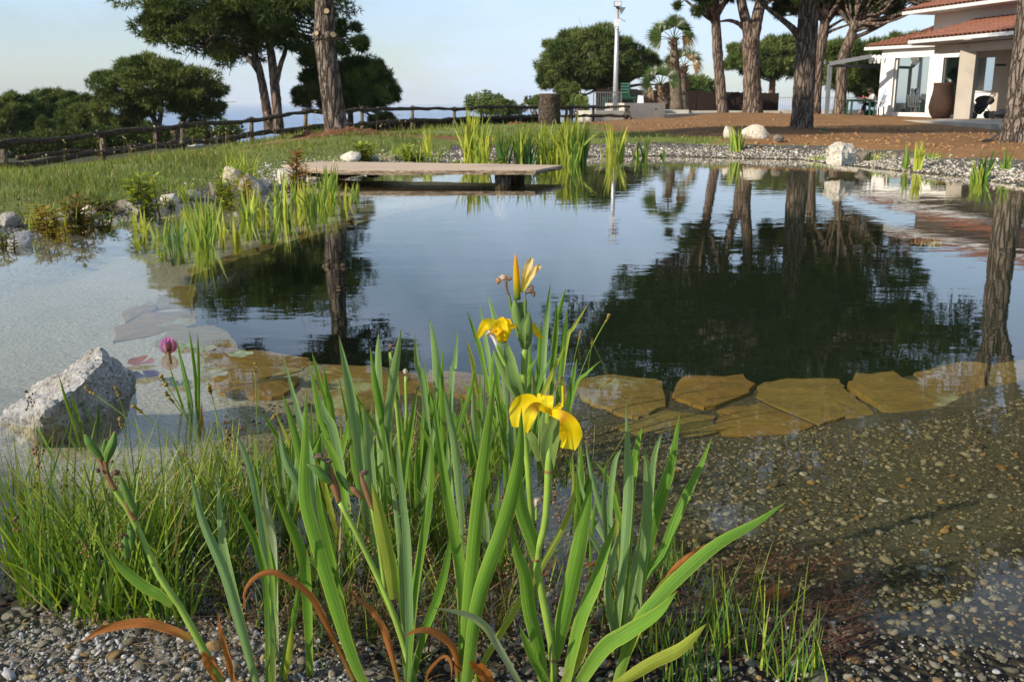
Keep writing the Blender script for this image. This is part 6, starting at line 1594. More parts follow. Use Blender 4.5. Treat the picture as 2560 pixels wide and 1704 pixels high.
pB = iris(900, 1690, 'broad iris fan with one very wide leaf beside a curling orange dead leaf', [
  ([(915,1720),(880,1640),(831,1489),(783,1328),(761,1232),(764,1100),(766,964)],37,'leafA',dict(lean=.04)), ([(885,1640),(840,1470),(800,1300),(775,1150),(745,1030),(705,880)],25,'leafB',dict(lean=.1)),
  ([(840,1560),(790,1360),(752,1150),(727,1048),(705,980)],22,'leafA'), ([(830,1560),(780,1330),(743,1208),(715,1151),(696,1069)],28,'leafB'), ([(775,1690),(767,1489),(757,1393),(720,1300),(680,1219)],29,'leafA'),
  ([(885,1700),(841,1611),(809,1547),(777,1489),(729,1451),(680,1428),(635,1444),(610,1483),(616,1537)],17,'leafD',dict(lean=-.05)), ([(1000,1715),(970,1602),(941,1541),(905,1502),(857,1463)],19,'leafD',dict(lean=.05)),
  ([(890,1700),(850,1500),(822,1360),(800,1260),(790,1190)],26,'leafA',dict(lean=.02)), ([(905,1715),(862,1560),(812,1440),(760,1380)],24,'leafA')])
iris(660, 1704, 'slim iris fan rising straight from the dry grey gravel', [
  ([(684,1725),(678,1500),(667,1399),(648,1280),(622,1160),(583,1068)],29,'leafB'), ([(645,1720),(588,1521),(559,1425),(505,1296),(472,1160)],27,'leafB',dict(lean=.04)), ([(645,1715),(579,1457),(553,1328),(545,1179)],23,'leafB'),
  ([(668,1710),(668,1489),(643,1367),(611,1296),(566,1219)],20,'leafA'), ([(681,1715),(678,1553),(678,1425),(649,1296),(635,1068)],28,'leafA',dict(lean=.06)), ([(692,1650),(682,1361),(664,1280),(657,1186)],23,'leafE'),
  ([(588,1725),(572,1650),(553,1586),(543,1521)],16,'leafD',dict(lean=-.05)), ([(700,1700),(720,1600),(742,1500),(750,1410)],16,'leafA'), ([(712,1700),(725,1620),(730,1560)],18,'leafC'), ([(640,1690),(600,1560),(580,1500),(575,1440)],14,'leafC')])
iris(1022, 1700, 'narrow upright iris fan standing in the mossy pool', [
  ([(1021,1715),(1024,1618),(1021,1457),(1015,1328),(999,1183),(991,1093)],23,'leafB'), ([(1020,1715),(1027,1586),(1040,1457),(1066,1296),(1079,1180),(1078,1080)],25,'leafA'), ([(1030,1700),(1060,1580),(1095,1489),(1118,1400),(1126,1330)],23,'leafA'),
  ([(1015,1700),(1005,1450),(990,1280),(960,1060)],15,'leafB'), ([(1012,1690),(1008,1540),(985,1400),(960,1290)],16,'leafA')])
iris(890, 1420, 'iris fan behind the very wide leaf, reaching over the submerged ledge', [
  ([(880,1420),(836,1135),(807,1055),(791,991),(772,896)],21,'leafA'), ([(870,1400),(830,1080),(795,937),(779,878)],11,'leafA'), ([(872,1380),(830,1039),(817,979),(810,912)],15,'leafA'), ([(895,1430),(839,1103),(815,1040),(798,991)],23,'leafB'),
  ([(885,1460),(850,1200),(823,1119),(796,1081)],21,'leafA'), ([(930,1420),(897,1119),(887,1055),(868,943),(846,834)],30,'leafB'), ([(860,1400),(820,1250),(800,1180),(770,1120)],16,'leafC')])
iris(965, 1400, 'bluish iris fan with a tall straight pair of leaves', [
  ([(970,1380),(955,1200),(946,928),(946,830)],22,'leafB'), ([(990,1400),(967,1119),(954,1039),(938,959),(925,865)],23,'leafA'), ([(960,1380),(970,1071),(979,975),(991,896),(1003,819)],27,'leafB'), ([(950,1460),(925,1167),(919,1087),(906,998)],28,'leafB'),
  ([(1000,1420),(1010,1200),(1030,1050),(1045,960)],16,'leafA'), ([(985,1420),(960,1250),(935,1150),(900,1080)],14,'leafA'), ([(945,1420),(900,1230),(880,1130),(870,1040)],16,'leafA')])
iris(1110, 1320, 'iris fan at the back of the bed with leaves crossing the dark reflection', [
  ([(1095,1320),(1059,975),(1043,912),(1037,834)],16,'leafB'), ([(1110,1320),(1095,1000),(1088,880),(1074,792)],21,'leafB'), ([(1122,1320),(1129,959),(1136,912),(1145,816)],16,'leafB'), ([(1165,1420),(1139,1135),(1123,1039),(1110,969)],20,'leafB'),
  ([(1105,1320),(1085,1060),(1068,980),(1060,905)],14,'leafA'), ([(1130,1330),(1110,1100),(1104,960),(1108,862)],14,'leafA'), ([(1115,1330),(1140,1100),(1175,980),(1190,905)],13,'leafA'), ([(1140,1340),(1110,1200),(1075,1110),(1040,1040)],15,'leafA')])
iris(1382, 1100, 'pale green iris fan behind the open yellow flower', [
  ([(1350,1120),(1360,881),(1368,782),(1376,707)],15,'leafB'), ([(1372,1080),(1385,850),(1401,768),(1415,718)],12,'leafA'), ([(1370,1110),(1382,916),(1390,828),(1392,754)],16,'leafA'), ([(1385,1110),(1403,916),(1411,839),(1420,765)],15,'leafA'), ([(1388,1060),(1417,856),(1434,818),(1471,758)],10,'leafC'),
  ([(1395,1120),(1418,1020),(1431,951),(1443,893)],13,'leafA'), ([(1400,1120),(1438,968),(1466,933),(1503,900)],12,'leafA'), ([(1345,1120),(1345,960),(1350,860),(1348,800)],13,'leafA'), ([(1360,1130),(1340,1010),(1352,930),(1372,900)],13,'leafA')])
iris(1260, 1150, 'iris fan behind the crinkled side flower', [
  ([(1280,1120),(1252,870),(1236,793),(1218,733)],15,'leafB'), ([(1250,1120),(1206,898),(1189,839),(1166,772)],13,'leafA'), ([(1262,1160),(1225,916),(1213,846),(1199,761)],15,'leafB'), ([(1240,1150),(1195,980),(1180,900),(1165,845)],12,'leafC'), ([(1250,1170),(1230,1000),(1228,930),(1236,870)],13,'leafA'), ([(1275,1170),(1290,1000),(1320,930),(1345,890)],12,'leafA'), ([(1240,1180),(1215,1060),(1180,990),(1150,950)],13,'leafA')])
pC = iris(1560, 1640, 'leaning iris clump whose longest leaf stretches over clear shallows', [
  ([(1520,1725),(1624,1659),(1701,1620),(1768,1556)],38,'leafC',dict(lean=-.02)), ([(1540,1715),(1585,1574),(1643,1497),(1720,1420),(1801,1354),(1893,1304),(1966,1253)],36,'leafA',dict(lean=.05)), ([(1545,1690),(1600,1560),(1643,1485),(1681,1439),(1755,1397)],26,'leafC'), ([(1640,1500),(1685,1420),(1740,1378),(1799,1345)],13,'leafD',dict(D=1.66)),
  ([(1570,1600),(1608,1447),(1655,1389),(1681,1316),(1720,1227),(1751,1165),(1782,1087)],29,'leafA',dict(lean=.08)), ([(1570,1600),(1631,1312),(1655,1235),(1678,1158),(1700,1030)],34,'leafA'), ([(1535,1640),(1558,1408),(1570,1250),(1570,1150),(1565,998)],27,'leafB'), ([(1545,1640),(1570,1370),(1579,1216),(1592,1120),(1606,1060)],23,'leafA'),
  ([(1580,1600),(1612,1370),(1620,1254),(1618,1196),(1612,1108)],27,'leafB'), ([(1555,1640),(1585,1427),(1601,1350),(1608,1266)],27,'leafB'), ([(1585,1580),(1620,1300),(1635,1146),(1656,1080)],17,'leafB'), ([(1550,1640),(1520,1500),(1530,1400),(1560,1300)],20,'leafB')])
iris(1545, 1440, 'thin iris fan with a yellow dying leaf close to the leaning clump', [
  ([(1550,1460),(1539,1408),(1524,1331),(1500,1266),(1477,1177),(1462,1090)],18,'leafB'), ([(1545,1450),(1527,1377),(1493,1312),(1462,1246),(1439,1154)],14,'leafB'), ([(1548,1450),(1541,1331),(1545,1235),(1529,1173)],12,'leafC'), ([(1560,1450),(1558,1331),(1539,1262),(1520,1196),(1485,1150)],15,'leafA'), ([(1540,1450),(1524,1300),(1535,1165),(1554,1119)],16,'leafB'), ([(1474,1440),(1480,1330),(1490,1250),(1497,1196)],10,'leafA'), ([(1520,1460),(1500,1380),(1470,1330),(1450,1290)],12,'leafB'), ([(1535,1455),(1515,1330),(1510,1230),(1520,1130)],15,'leafB'), ([(1530,1440),(1490,1410),(1450,1415)],12,'leafD'), ([(1350,1440),(1380,1410),(1390,1390)],12,'leafD')])
# filler fans deep in the bed
for i, (x, y, hgt, n, l) in enumerate([(800,1330,380,7,'half hidden iris fan among the sedges behind the broad fan'),(1040,1330,380,7,'half hidden iris fan behind the narrow upright one'),(1200,1280,360,8,'dark iris fan in the heart of the bed'),(1290,1300,330,7,'shaded iris fan right behind the open flower'),(1230,1450,300,6,'low iris fan in the shade of the flowering stalk'),(930,1300,360,6,'iris fan among the bluish leaves'),(1310,1130,300,7,'slender iris fan near the lily end of the bed'),(720,1360,300,6,'short iris fan between slim and broad fans'),(1450,1330,230,5,'little iris fan beside the open flower stalk')]):
    Ls = []
    for k in range(int(n * 1.7)):
        a = rng.normal(0, .17); h = hgt * rng.uniform(.6, 1.05)
        Ls.append(([(x + rng.normal(0, 10), y), (x + a * h * .45, y - h * .5), (x + a * h * (1 + rng.normal(0, .3)), y - h)], rng.uniform(10, 19), rng.choice(['leafA', 'leafA', 'leafB', 'leafC'], p=[.45, .2, .3, .05])))
    iris(x, y, l, Ls)

# flowering stalks
YEL, YEL2, YDK = (.92, .70, .006), (.94, .80, .03), (.88, .56, .004)
def wpts(L, D): return np.array([pt(x, y, D + dz) for x, y, dz in L])
zf = lambda x, y, dz=0: (1240 + x / 6.535, 920 + y / 6.535, dz)
fa = empty('iris_plant', onground(1383, 1704), 'flowering iris with one wide open yellow bloom low on a jointed stalk', 'iris', 'irises of the near bank')
DA = onground(1383, 1704)[1]
for pts, w, m, k in [([(1362,1720),(1346,1620),(1323,1524),(1312,1439),(1289,1370),(1277,1287)],38,'leafA',dict(lean=-.03)), ([(1383,1650),(1400,1581),(1431,1447),(1447,1370),(1466,1273),(1479,1192)],44,'leafA',dict(D=DA, lean=.0)),
   ([(1412,1720),(1447,1562),(1485,1466),(1508,1389),(1541,1296)],40,'leafA',dict(lean=.05)), ([(1439,1720),(1508,1620),(1566,1581),(1643,1531),(1695,1474)],44,'leafA',dict(lean=-.02)), ([(1341,1397),(1331,1350),(1304,1273),(1292,1177),(1301,1050)],40,'leafA',dict(D=DA, lean=-.01)), ([(1375,1720),(1330,1640),(1298,1560)],24,'leafA',dict(lean=-.04)), ([(1400,1720),(1450,1640),(1475,1560)],26,'leafC',dict(lean=.02))]:
    leaf(fa, pts, w, m, **k)
spindle('stalk', [(1383,1730),(1383,1647),(1370,1562),(1352,1466),(1341,1397),(1358,1330),(1366,1273),(1371,1177),(1372,1110)], [11,10,11,11,9.5,9.5,9,10,11], DA, M['stalk'], fa, 12)
for x, y in ((1383,1647),(1341,1397),(1371,1177)):
    spindle('joint', [(x,y+3),(x,y-3)], [11.5,11.5], DA, M['bractdry'], fa, 12)
strip('bract', wpts([(1371,1180,.0),(1372,1120,-.012),(1382,1075,-.014),(1388,1030,-.006)], DA), [px2m(k, DA) for k in (26,46,44,4)], M['bract'], fa, 14, 4, -.22)
strip('bract', wpts([(1368,1178,.01),(1360,1110,.01),(1357,1060,.01),(1360,1020,.015)], DA), [px2m(k, DA) for k in (20,30,22,3)], M['bract'], fa, 14, 4, .15)
strip('bract', wpts([(1352,1150,.015),(1335,1105,.015),(1322,1080,.02)], DA), [px2m(k, DA) for k in (22,24,16)], M['bract'], fa, 8, 4, .1)
fl = spindle('flower', [zf(850,900),zf(850,800),zf(850,700)], [7,8,7], DA, M['stalk'], fa, 10)
pw = lambda *a: [px2m(k / 6.535, DA) for k in a]
def petal(L, w, cols, ruf=.05, fold=-.12, n=16, par=None, tw=0.0):
    return strip('petal', wpts([zf(*q) for q in L], DA), pw(*w), M['petal'], par or fl, n, 8, fold, tw, tw, col=cols, ruf=ruf, seed=int(w[0] + L[0][0]))
petal([(840,690,.0),(720,610,.008),(560,540,.012),(420,600,.010),(350,760,.004),(330,960,-.004)], (70,130,250,330,300,130), [YEL2,YEL,YEL,YEL,YEL2,YEL])
petal([(830,720,-.01),(740,640,-.024),(640,640,-.034),(560,760,-.040),(520,900,-.038),(495,1055,-.034)], (60,120,180,210,170,40), [YDK,YEL,(.50,.22,.01),YEL2,YEL2,YEL])
petal([(870,740,-.012),(980,750,-.026),(1100,790,-.034),(1190,930,-.036),(1220,1110,-.032),(1205,1330,-.024)], (70,130,190,330,400,190), [YDK,YEL,(.55,.25,.01),YEL,YEL,YEL2], ruf=.04)
petal([(1070,830,-.028),(1100,1000,-.03),(1110,1150,-.028),(1070,1300,-.026)], (20,60,90,50), [YEL2,YEL,YEL,YEL2], n=10)
petal([(850,730,-.012),(850,620,-.018),(845,520,-.014),(850,435,-.008)], (90,170,200,190), [YEL,YEL2,YEL2,YEL], ruf=.10)
petal([(850,700,-.004),(790,610,-.006),(740,520,-.004),(690,415,.0)], (60,90,80,60), [YEL,YEL,YEL2,YEL], ruf=.14, n=10)
petal([(870,730,-.012),(950,690,-.018),(1020,650,-.016),(1060,570,-.01)], (60,100,120,70), [YEL,YEL2,YEL,YEL], ruf=.12, n=10)
petal([(1080,640,.012),(1085,480,.012),(1080,285,.012)], (36,30,34), [YEL2,YEL2,YEL2], n=8)
# tall stalk with buds
fb = empty('iris_plant', onground(1335, 1560), 'tallest flowering iris with a closed yellow bud, withered blooms and a side flower', 'iris', 'irises of the near bank')
DB = onground(1335, 1560)[1]
spindle('stalk', [(1338,1570),(1332,1400),(1322,1200),(1310,1060),(1308,968),(1311,905),(1312,868)], [8,8,8,8,8.5,8.5,9], DB, M['stalk'], fb, 12)
zb = lambda x, y, dz=0: (1230 + x / 5.6, 620 + y / 5.6, dz)
pwb = lambda *a: [px2m(k / 5.6, DB) for k in a]
spindle('spathe', [zb(460,1415)[:2],zb(470,1300)[:2],zb(480,1150)[:2],zb(500,1000)[:2],zb(505,900)[:2]], [8,16,17,11,2], DB, M['bract'], fb, 14)
spindle('spathe', [zb(420,1280)[:2],zb(380,1100)[:2],zb(340,930)[:2],zb(322,800)[:2],zb(322,705)[:2]], [10,13,13,9,1.5], DB, M['bract'], fb, 14)
spindle('spathe', [zb(430,1250)[:2],zb(410,1050)[:2],zb(400,900)[:2],zb(405,760)[:2]], [12,14,12,7], DB + .008, M['bract'], fb, 14)
strip('bract', wpts([zb(440,1400,-.012),zb(420,1250,-.022),zb(430,1080,-.022),zb(515,870,-.014)], DB), pwb(60,110,90,6), M['bract'], fb, 12, 4, -.2)
spindle('ovary', [zb(470,960)[:2],zb(465,830)[:2],zb(465,720)[:2]], [4,4.5,4], DB, M['bract'], fb, 10)
spindle('ovary', [zb(290,930)[:2],zb(262,800)[:2],zb(240,660)[:2]], [4,4.5,2.6], DB, M['bract'], fb, 10)
V = spindle('flower_bud', [zb(355,720)[:2],zb(350,600)[:2],zb(345,450)[:2],zb(336,250)[:2],zb(330,70)[:2]], [8.5,9,8.6,6.2,1.2], DB, M['petal'], fb, 14)
ca = V.data.color_attributes['Col']; cc = np.ones((len(V.data.vertices), 4), np.float32)
zz = np.array([v.co.z for v in V.data.vertices]); t = (zz - zz.min()) / np.ptp(zz)
cc[:, :3] = np.array([[np.interp(k, [0, .2, .45, 1], c) for c in ((.10, .34, .74, .80), (.20, .38, .50, .40), (.04, .03, .008, .01))] for k in t]); ca.data.foreach_set('color', cc.ravel())
CRM, PINK = (.80, .66, .36), (.74, .58, .44)
for L, w in (([zb(420,600,-.004),zb(460,430,-.008),zb(500,280,-.008),zb(555,140,-.004)], (40,80,120,60)), ([zb(430,600,-.006),zb(510,430,-.012),zb(590,320,-.012),zb(680,240,-.006)], (40,70,100,60)), ([zb(430,620,-.008),zb(490,480,-.016),zb(560,360,-.016),zb(610,250,-.01)], (30,70,90,40)), ([zb(415,620,.004),zb(440,450,.006),zb(470,300,.006),zb(520,170,.004)], (36,70,90,50))):
    strip('faded_petal', wpts(L, DB), pwb(*w), M['petal'], fb, 12, 6, -.28, col=[(.45, .48, .10), (.80, .66, .14), (.82, .70, .30), (.80, .60, .22)], ruf=.09, seed=int(w[1]))
def withered(par, x, y, w, h, D, seed, tint=PINK):
    V, Fc = rock_mesh('w', seed, 5, 3, .26); c = pt(x, y, D)
    V = V * [px2m(w, D) / 2, px2m(w, D) / 2.4, px2m(h, D) / 2] + c
    r = np.random.default_rng(seed); cl = np.array(tint) * r.uniform(.6, 1.15, (len(V), 1))
    return mk('withered_bloom', V, Fc, M['petal'], par, smooth=True, col=cl, uv=np.c_[V[:, 0] * 9, V[:, 2] * 9])
withered(fb, *zb(190,420)[:2], 28, 22, DB, 3); withered(fb, *zb(80,455)[:2], 16, 20, DB, 4, (.62, .42, .24)); spindle('dry_tube', [zb(240,660)[:2],zb(205,560)[:2],zb(195,470)[:2]], [2.4,2.6,4], DB, M['bractdry'], fb, 8)
withered(fb, *zb(530,580)[:2], 20, 26, DB, 6); withered(fb, *zb(575,640)[:2], 12, 14, DB, 8, (.55, .38, .28)); spindle('dry_tube', [zb(465,720)[:2],zb(468,660)[:2],zb(480,610)[:2]], [1.6,1.6,2.4], DB, M['bractdry'], fb, 8)
ze = lambda x, y, dz=0: (1150 + x / 2.85, 600 + y / 2.85, dz)
pwe = lambda *a: [px2m(k / 2.85, DB) for k in a]
spindle('side_spathe', [ze(430,1130)[:2],ze(390,1060)[:2],ze(320,950)[:2],ze(270,850)[:2],ze(240,785)[:2]], [11,15,14,9,1.5], DB - .01, M['bract'], fb, 14)
strip('bract', wpts([ze(430,1120,-.02),ze(390,1000,-.03),ze(350,840,-.02),ze(325,705,-.01)], DB), pwe(60,90,80,6), M['bract'], fb, 12, 4, -.22)
spindle('ovary', [ze(330,900)[:2],ze(290,820)[:2],ze(260,750)[:2]], [5,5.5,4], DB - .02, M['stalk'], fb, 10)
withered(fb, *ze(215,665)[:2], 18, 22, DB - .02, 9, (.82, .68, .45)); spindle('dry_tube', [ze(262,750)[:2],ze(240,700)[:2],ze(222,670)[:2]], [4,4,5], DB - .02, M['petal'], fb, 8)
fs = spindle('flower', [ze(310,730)[:2],ze(305,690)[:2],ze(300,660)[:2]], [5,6,6], DB - .01, M['stalk'], fb, 10)
for L, w in (([ze(305,640,-.012),ze(240,600,-.02),ze(180,605,-.024),ze(128,695,-.018)], (50,70,80,24)), ([ze(300,720,-.016),ze(300,660,-.03),ze(285,610,-.03),ze(245,670,-.036)], (50,100,80,50)), ([ze(310,720,-.012),ze(330,650,-.022),ze(360,620,-.016),ze(400,605,-.008)], (50,70,50,20)), ([ze(300,660,-.004),ze(290,600,-.006),ze(265,565,-.004)], (70,100,80)), ([ze(315,660,-.004),ze(325,600,-.004),ze(330,560,-.004)], (60,90,60)), ([ze(295,730,-.02),ze(290,690,-.03),ze(275,640,-.034)], (40,70,60))):
    strip('petal', wpts(L, DB), pwe(*w), M['petal'], fs, 12, 6, -.2, col=[YEL, YEL2, YEL, YDK], ruf=.09, seed=int(w[1]))
strip('petal', wpts([ze(525,590,.02),ze(535,640,.02),ze(560,680,.02),ze(595,700,.02)], DB), pwe(22,44,34,8), M['petal'], fs, 10, 4, -.2, col=[YDK, YEL, YDK, YEL], ruf=.05)
# fruiting stalks
pf = empty('iris_plant', onground(556, 1704), 'leaning iris stalk carrying green seed pods above the sedges', 'iris', 'irises of the near bank')
DF = onground(556, 1704)[1]
spindle('stalk', [(566,1725),(498,1602),(444,1505),(402,1447),(363,1361),(321,1274),(276,1206),(255,1150)], [11,10,9,8,8,8,7,6], DF, M['stalk'], pf, 12)
leaf(pf, [(430,1512),(395,1485),(363,1467),(305,1419),(270,1370)], 30, 'leafA', D=DF, lean=.0)
leaf(pf, [(478,1596),(418,1570),(354,1555),(257,1573),(202,1607)], 26, 'leafD', D=DF, lean=-.03)
leaf(pf, [(560,1710),(525,1660),(505,1625)], 30, 'leafD', D=DF, lean=-.02)
for px_, r0, nm, mt in [([(258,1150),(240,1128),(222,1103),(212,1085)],[4,10,11,3],'seed_pod','pod'), ([(266,1155),(272,1130),(282,1105),(287,1078)],[5,13,12,3],'seed_pod','pod'), ([(262,1140),(262,1118),(263,1098)],[4,9,3],'seed_pod','pod'), ([(338,1280),(322,1245),(308,1210),(300,1190)],[9,11,8,3],'seed_pod','pod'), ([(318,1393),(315,1365),(312,1335)],[9,15,6],'seed_pod','pod'), ([(330,1372),(328,1335),(322,1305)],[8,11,3],'seed_pod','pod'),
   ([(268,1195),(255,1160),(238,1130)],[5,6,3],'dry_bract','bractdry'), ([(288,1225),(270,1190),(262,1150)],[7,7,4],'dry_bract','bractdry'), ([(338,1300),(325,1280),(312,1250)],[6,6,3],'dry_bract','bractdry')]:
    spindle(nm, px_, r0, DF - .012, M[mt], pf, 12)
for x, y, w in ((245,1175,14),(290,1180,22),(303,1338,14)): withered(pf, x, y, w, 16, DF - .02, x, (.20, .13, .10))
pg = empty('iris_plant', onground(1037, 1704), 'iris stalk with a brown papery sheath and dark pods in the middle of the bed', 'iris', 'irises of the near bank')
DG_ = onground(1037, 1704)[1]
spindle('stalk', [(1042,1725),(1002,1586),(963,1483),(921,1393),(880,1310),(847,1251)], [10,9,8,7.5,7,7], DG_, M['stalk'], pg, 12)
spindle('stalk', [(963,1483),(950,1377),(938,1310),(931,1268)], [6,6,6,6], DG_, M['stalk'], pg, 10)
leaf(pg, [(985,1495),(972,1400),(952,1300),(928,1200)], 36, 'leafC', D=DG_, lean=-.01)
spindle('dry_bract', [(848,1256),(840,1225),(828,1190),(822,1155)], [7,11,11,2], DG_, M['bractdry'], pg); spindle('dry_bract', [(934,1275),(920,1240),(908,1205),(900,1180)], [6,8,7,2], DG_, M['bractdry'], pg)
spindle('dry_bract', [(905,1245),(885,1225),(862,1210)], [6,9,2], DG_, M['bractdry'], pg)
spindle('seed_pod', [(828,1210),(808,1190),(790,1172),(768,1160)], [5,12,11,2], DG_ - .015, M['pod'], pg); spindle('seed_pod', [(820,1185),(812,1165),(812,1145)], [5,12,9], DG_ - .01, M['pod'], pg); spindle('seed_pod', [(885,1238),(860,1205),(842,1178)], [6,10,4], DG_, M['pod'], pg)
for x, y, w in ((800,1140,34),(822,1150,18),(912,1180,22)): withered(pg, x, y, w, 14, DG_ - .02, x, (.22, .16, .12))
ph_ = empty('iris_plant', onground(1015, 1330), 'thin withered iris stalk with tiny dried blooms at the back of the bed', 'iris', 'irises of the near bank')
DH = onground(1015, 1330)[1]
spindle('stalk', [(1010,1340),(1005,1200),(995,1050),(983,960),(976,880)], [5,5,5,5,4], DH, M['stalk'], ph_, 8); spindle('stalk', [(1010,1200),(1016,1050),(1014,940)], [4,4,4], DH, M['stalk'], ph_, 8)
strip('bract', wpts([(992,1000,0),(985,930,-.01),(972,880,0)], DH), [px2m(k, DH) for k in (16,20,4)], M['bract'], ph_, 8, 4, -.2)
for x, y, w, t in ((976,864,12,(.35,.22,.18)),(980,880,10,(.3,.2,.15)),(1014,928,14,(.7,.62,.5)),(1020,946,12,(.25,.18,.14)),(996,896,10,(.3,.2,.15))): withered(ph_, x, y, w, w, DH, x, t)
withered(fa, 1343, 1252, 26, 28, DA + .03, 77, (.80, .72, .55)); spindle('dry_tube', [(1341,1300),(1341,1275),(1342,1262)], [4,3.5,4], DA + .03, M['stalk'], fa, 8)

# flowering sedge stalks with brown spikes
SS = [(411,953,520,1160),(293,979,330,1120),(226,977,420,1150),(526,975,560,1130),(638,921,645,1110),(344,1023,470,1160),(303,1058,330,1180),(424,994,520,1140),(686,1039,640,1120),(1518,796,1440,960),(1450,839,1425,960),(1480,856,1440,940),(1520,953,1480,1010),(35,1290,120,1390),(110,1380,150,1450),(545,1475,430,1485)]
for i, (x, y, xb, yb) in enumerate(SS):
    b0 = onground(xb, yb); Dd = b0[1]; tp = pt(x, y, Dd - .05)
    near_ = ['the pink water lily', 'the granite boulder', 'the top of the granite boulder', 'the rusty ledge by the lily pads', 'the lily pad end of the ledge', 'the fruiting iris head', 'the seed pods', 'the reed sprout', 'the orange seed head', 'the dark reflection beside the tallest iris', 'the dark reflection, shorter than its neighbour', 'the dark reflection, between two taller stalks', 'the clear ledge, lying low', 'the sprawling sedge', 'the dense sedge clump', 'the mossy pool, bent flat'][i]
    root = empty('sedge_stalk', b0, 'thin sedge stalk with a brown seed spike against ' + near_, 'sedge', 'flowering sedge stalks')
    Q = catmull([b0, (b0 + tp) / 2 + [0, 0, .02], tp], 8); V, Fc, U = tube(Q, np.full(8, .0016), 5)
    mk('stem', V, Fc, M['stalk'], root)
    t = (Q[-1] - Q[-3]); t /= np.linalg.norm(t); m = 34
    sp = rng.uniform(-.002, .032, m); PP = Q[-1] - t * .012 + t[None] * sp[:, None] + rng.normal(0, .0016, (m, 3))
    V, Fc, C = pebbles(PP, np.full(m, .0034), np.array([.26, .19, .05]) * rng.uniform(.5, 1.4, (m, 1)), 1.0)
    o = mk('seed_spike', V, Fc, M['pebble'], root, col=C); o['kind'] = 'stuff'
# reed sprouts by the boulder
def sprout(x, y, label, L):
    root = empty('reed_sprout', onground(x, y), label, 'reeds', 'reed sprouts by the boulder')
    for pts, w, m in L: leaf(root, pts, w, m)
sprout(491, 1085, 'upright green reed sprout beside the pink water lily', [([(492,1085),(490,960),(481,880),(472,819)],9,'leafA'),([(496,1085),(497,960),(496,890),(494,832)],10,'leafA'),([(486,1085),(470,990),(452,900),(440,841)],8,'leafA'),([(484,1085),(455,1010),(435,950),(421,905)],7,'leafA'),([(488,1085),(478,1000),(462,930),(450,880)],7,'leafB'),([(500,1085),(505,1040),(503,1005)],8,'leafD')])
sprout(200, 1130, 'leaning reed sprout in front of the granite boulder', [([(205,1130),(185,1060),(165,1000),(147,937)],9,'leafA'),([(195,1125),(160,1070),(130,1020),(115,1000)],8,'leafA'),([(215,1120),(200,1060),(185,1010),(180,985)],8,'leafA'),([(238,1110),(230,1060),(215,1020),(212,1000)],8,'leafB'),([(245,1105),(246,1050),(247,1000)],8,'leafA'),([(150,1180),(110,1100),(85,1060)],7,'leafA')])

# water lilies
def mat_pad():
    m, nt, out = new_mat('lily_pad'); n = N(nt); a = n('VertexColor', layer_name='Col')
    f = n.noise(n.coord(), 40, 4); n.bsdf(out, n.mix(n.rng(f, .35, .7, 0, .4), a.outputs[0], n.mix(1.0, a.outputs[0], (.6, .55, .5), 'MULTIPLY')), .28, n.bump(f, .2, .003), .5); return m
M['pad'] = mat_pad()
for i, (x, y, w, c, tilt, l) in enumerate([(353,906,66,(.20,.10,.09),.22,'reddish lily pad lifted at one edge behind the granite boulder'),(361,937,80,(.10,.075,.11),0,'dark purple lily pad close to the granite boulder'),(464,866,56,(.17,.22,.10),0,'green lily pad just behind the pink bud'),(510,872,62,(.20,.21,.12),0,'pale green lily pad between the bud and a brown one'),(556,878,66,(.17,.14,.11),0,'brown lily pad beside the flat slabs'),(602,886,62,(.20,.24,.11),0,'green lily pad at the tip of the rusty slab'),(533,935,72,(.22,.22,.14),0,'greyish lily pad over the rusty ledge'),(451,959,62,(.20,.25,.12),0,'light green lily pad behind the reed sprout'),(418,950,40,(.18,.22,.12),0,'small lily pad in the shade near the reed sprout')]):
    c0 = gp(x, y, .006); r0 = px2m(w, c0[1]) / 2; V = [c0]; m = 30; a0 = 1.2 + i
    for k in range(m + 1):
        a = a0 + .16 + (6.283 - .32) * k / m
        for rr in (.55, 1.0): V.append(c0 + [math.cos(a) * r0 * rr, math.sin(a) * r0 * rr, .002 * math.sin(a * 5 + i) * rr + tilt * r0 * rr * max(0, math.sin(a - .3)) + (.003 if rr == 1 else 0)])
    Fc = []
    for k in range(m): q = 1 + 2 * k; Fc += [(0, q, q + 2), (q, q + 1, q + 3, q + 2)]
    tag(mk('lily_pad', V, Fc, M['pad'], smooth=True, col=np.tile(c, (len(V), 1))), l, 'lily pad', 'water lily pads')
wl_ = gp(420, 884, .0); root = empty('water_lily', wl_, 'closed pink water lily bud standing above the lily pads', 'water lily')
DL = wl_[1]
spindle('stem', [(428,910),(424,890),(421,878)], [3,3,4], DL, M['bractdry'], root, 8)
for (L, w, c) in [([(419,882,0),(408,872,-.01),(406,858,-.006),(412,847,0)], (8,16,16,4), [(.40,.30,.22),(.75,.40,.60),(.80,.45,.68),(.75,.3,.6)]), ([(421,882,0),(424,870,-.016),(426,858,-.016),(425,845,-.004)], (8,20,18,4), [(.22,.12,.08),(.25,.11,.10),(.20,.08,.10),(.6,.2,.45)]), ([(422,882,0),(434,872,-.008),(436,860,-.006),(432,848,0)], (8,14,14,4), [(.25,.14,.10),(.45,.15,.25),(.55,.18,.4),(.6,.2,.45)]), ([(420,880,0),(416,866,-.014),(416,855,-.012),(418,842,0)], (8,18,18,5), [(.5,.35,.3),(.78,.42,.64),(.74,.30,.58),(.7,.25,.5)]), ([(421,880,.01),(420,860,.012),(421,842,.006)], (14,24,8), [(.5,.3,.3),(.7,.3,.5),(.75,.32,.6)])]:
    strip('petal', np.array([pt(x, y, DL + q) for x, y, q in L]), [px2m(k, DL) for k in w], M['petal'], root, 10, 5, -.3, col=c)
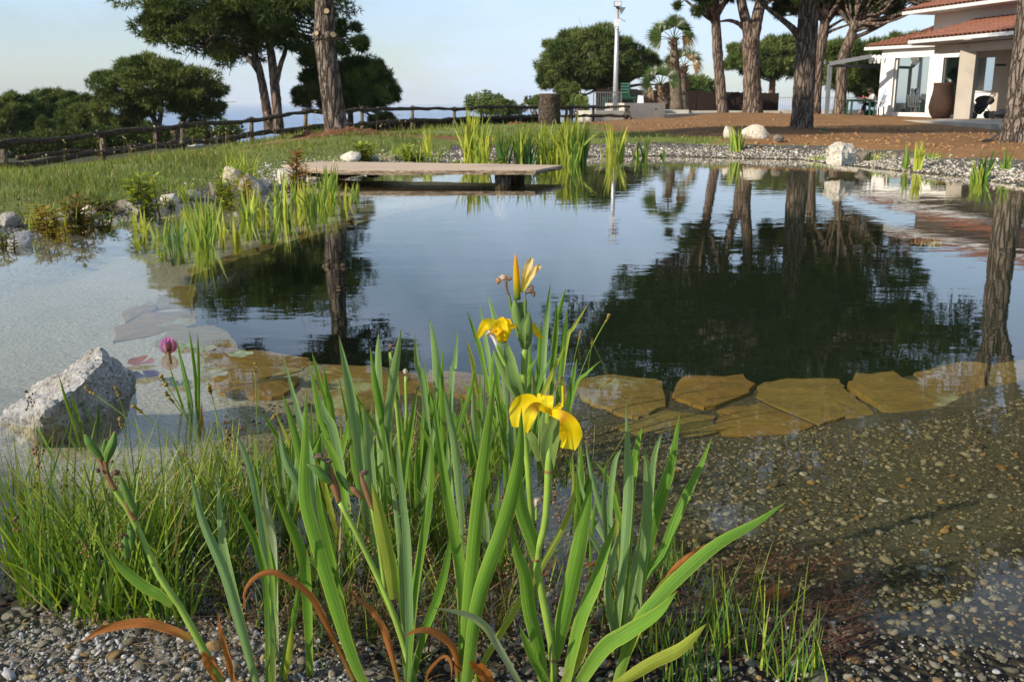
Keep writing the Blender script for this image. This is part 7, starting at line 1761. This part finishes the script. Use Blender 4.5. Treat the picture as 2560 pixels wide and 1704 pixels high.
# needle litter and twigs in the wet gravel
n = 900
x = rng.uniform(1350, 2150, n); y = rng.uniform(1400, 1690, n); P = np.array([gp(a, b, .0)[:2] for a, b in zip(x, y)]); z = np.maximum(ground(P), .0)
V, Fc, C = blades(np.c_[P, z + .006], rng.normal(.5, .7, n), np.full(n, 1.45), rng.uniform(.04, .11, n), rng.normal(0, .15, n), np.full(n, .0022), np.array([.10, .045, .025]) * rng.uniform(.5, 1.8, (n, 1)), 3, twist=rng.uniform(0, 3.1, n))
tag(mk('needle_litter', V, Fc, M['foliage'], col=C), 'fallen brown pine needles and twigs on the wet gravel', 'litter', kind='stuff')
n = 500
x = rng.uniform(0, 1350, n); y = rng.uniform(1480, 1700, n); P = np.array([gp(a, b, .01)[:2] for a, b in zip(x, y)]); z = np.maximum(ground(P), .0)
V, Fc, C = blades(np.c_[P, z + .006], rng.uniform(0, 6.3, n), np.full(n, 1.4), rng.uniform(.03, .12, n), rng.normal(0, .2, n), np.full(n, .002), np.array([.22, .15, .08]) * rng.uniform(.4, 1.6, (n, 1)), 3)
tag(mk('dry_stems', V, Fc, M['foliage'], col=C), 'dead grass stems lying on the near bank', 'litter', kind='stuff')
for x, y, w, l in ((2305,1050,0,''),):
    pass
lf = onground(1940, 1495); strip('fallen_leaf', np.array([lf + [-.03, -.01, .008], lf + [0, 0, .014], lf + [.03, .012, .008]]), [.008, .032, .006], M['leafD'], None, 8, 4, .1); o = bpy.context.scene.collection.objects[-1]
tag(o, 'curled tan dead leaf lying in the wet gravel', 'leaf')

# ------------------------------------------------------------------ the air over the sea
hm_, hnt, hout = new_mat('sea_air')
pv = hnt.nodes.new('ShaderNodeVolumePrincipled')
pv.inputs['Color'].default_value = (.86, .93, 1.0, 1)
pv.inputs['Density'].default_value = .00013
pv.inputs['Anisotropy'].default_value = .0
hnt.links.new(pv.outputs[0], hout.inputs['Volume'])
b = MB(); b.box((-46000, -46000, -62), (46000, 46000, 18.0))
tag(b.build('haze', hm_), 'thin pale sea haze filling the air', kind='stuff')
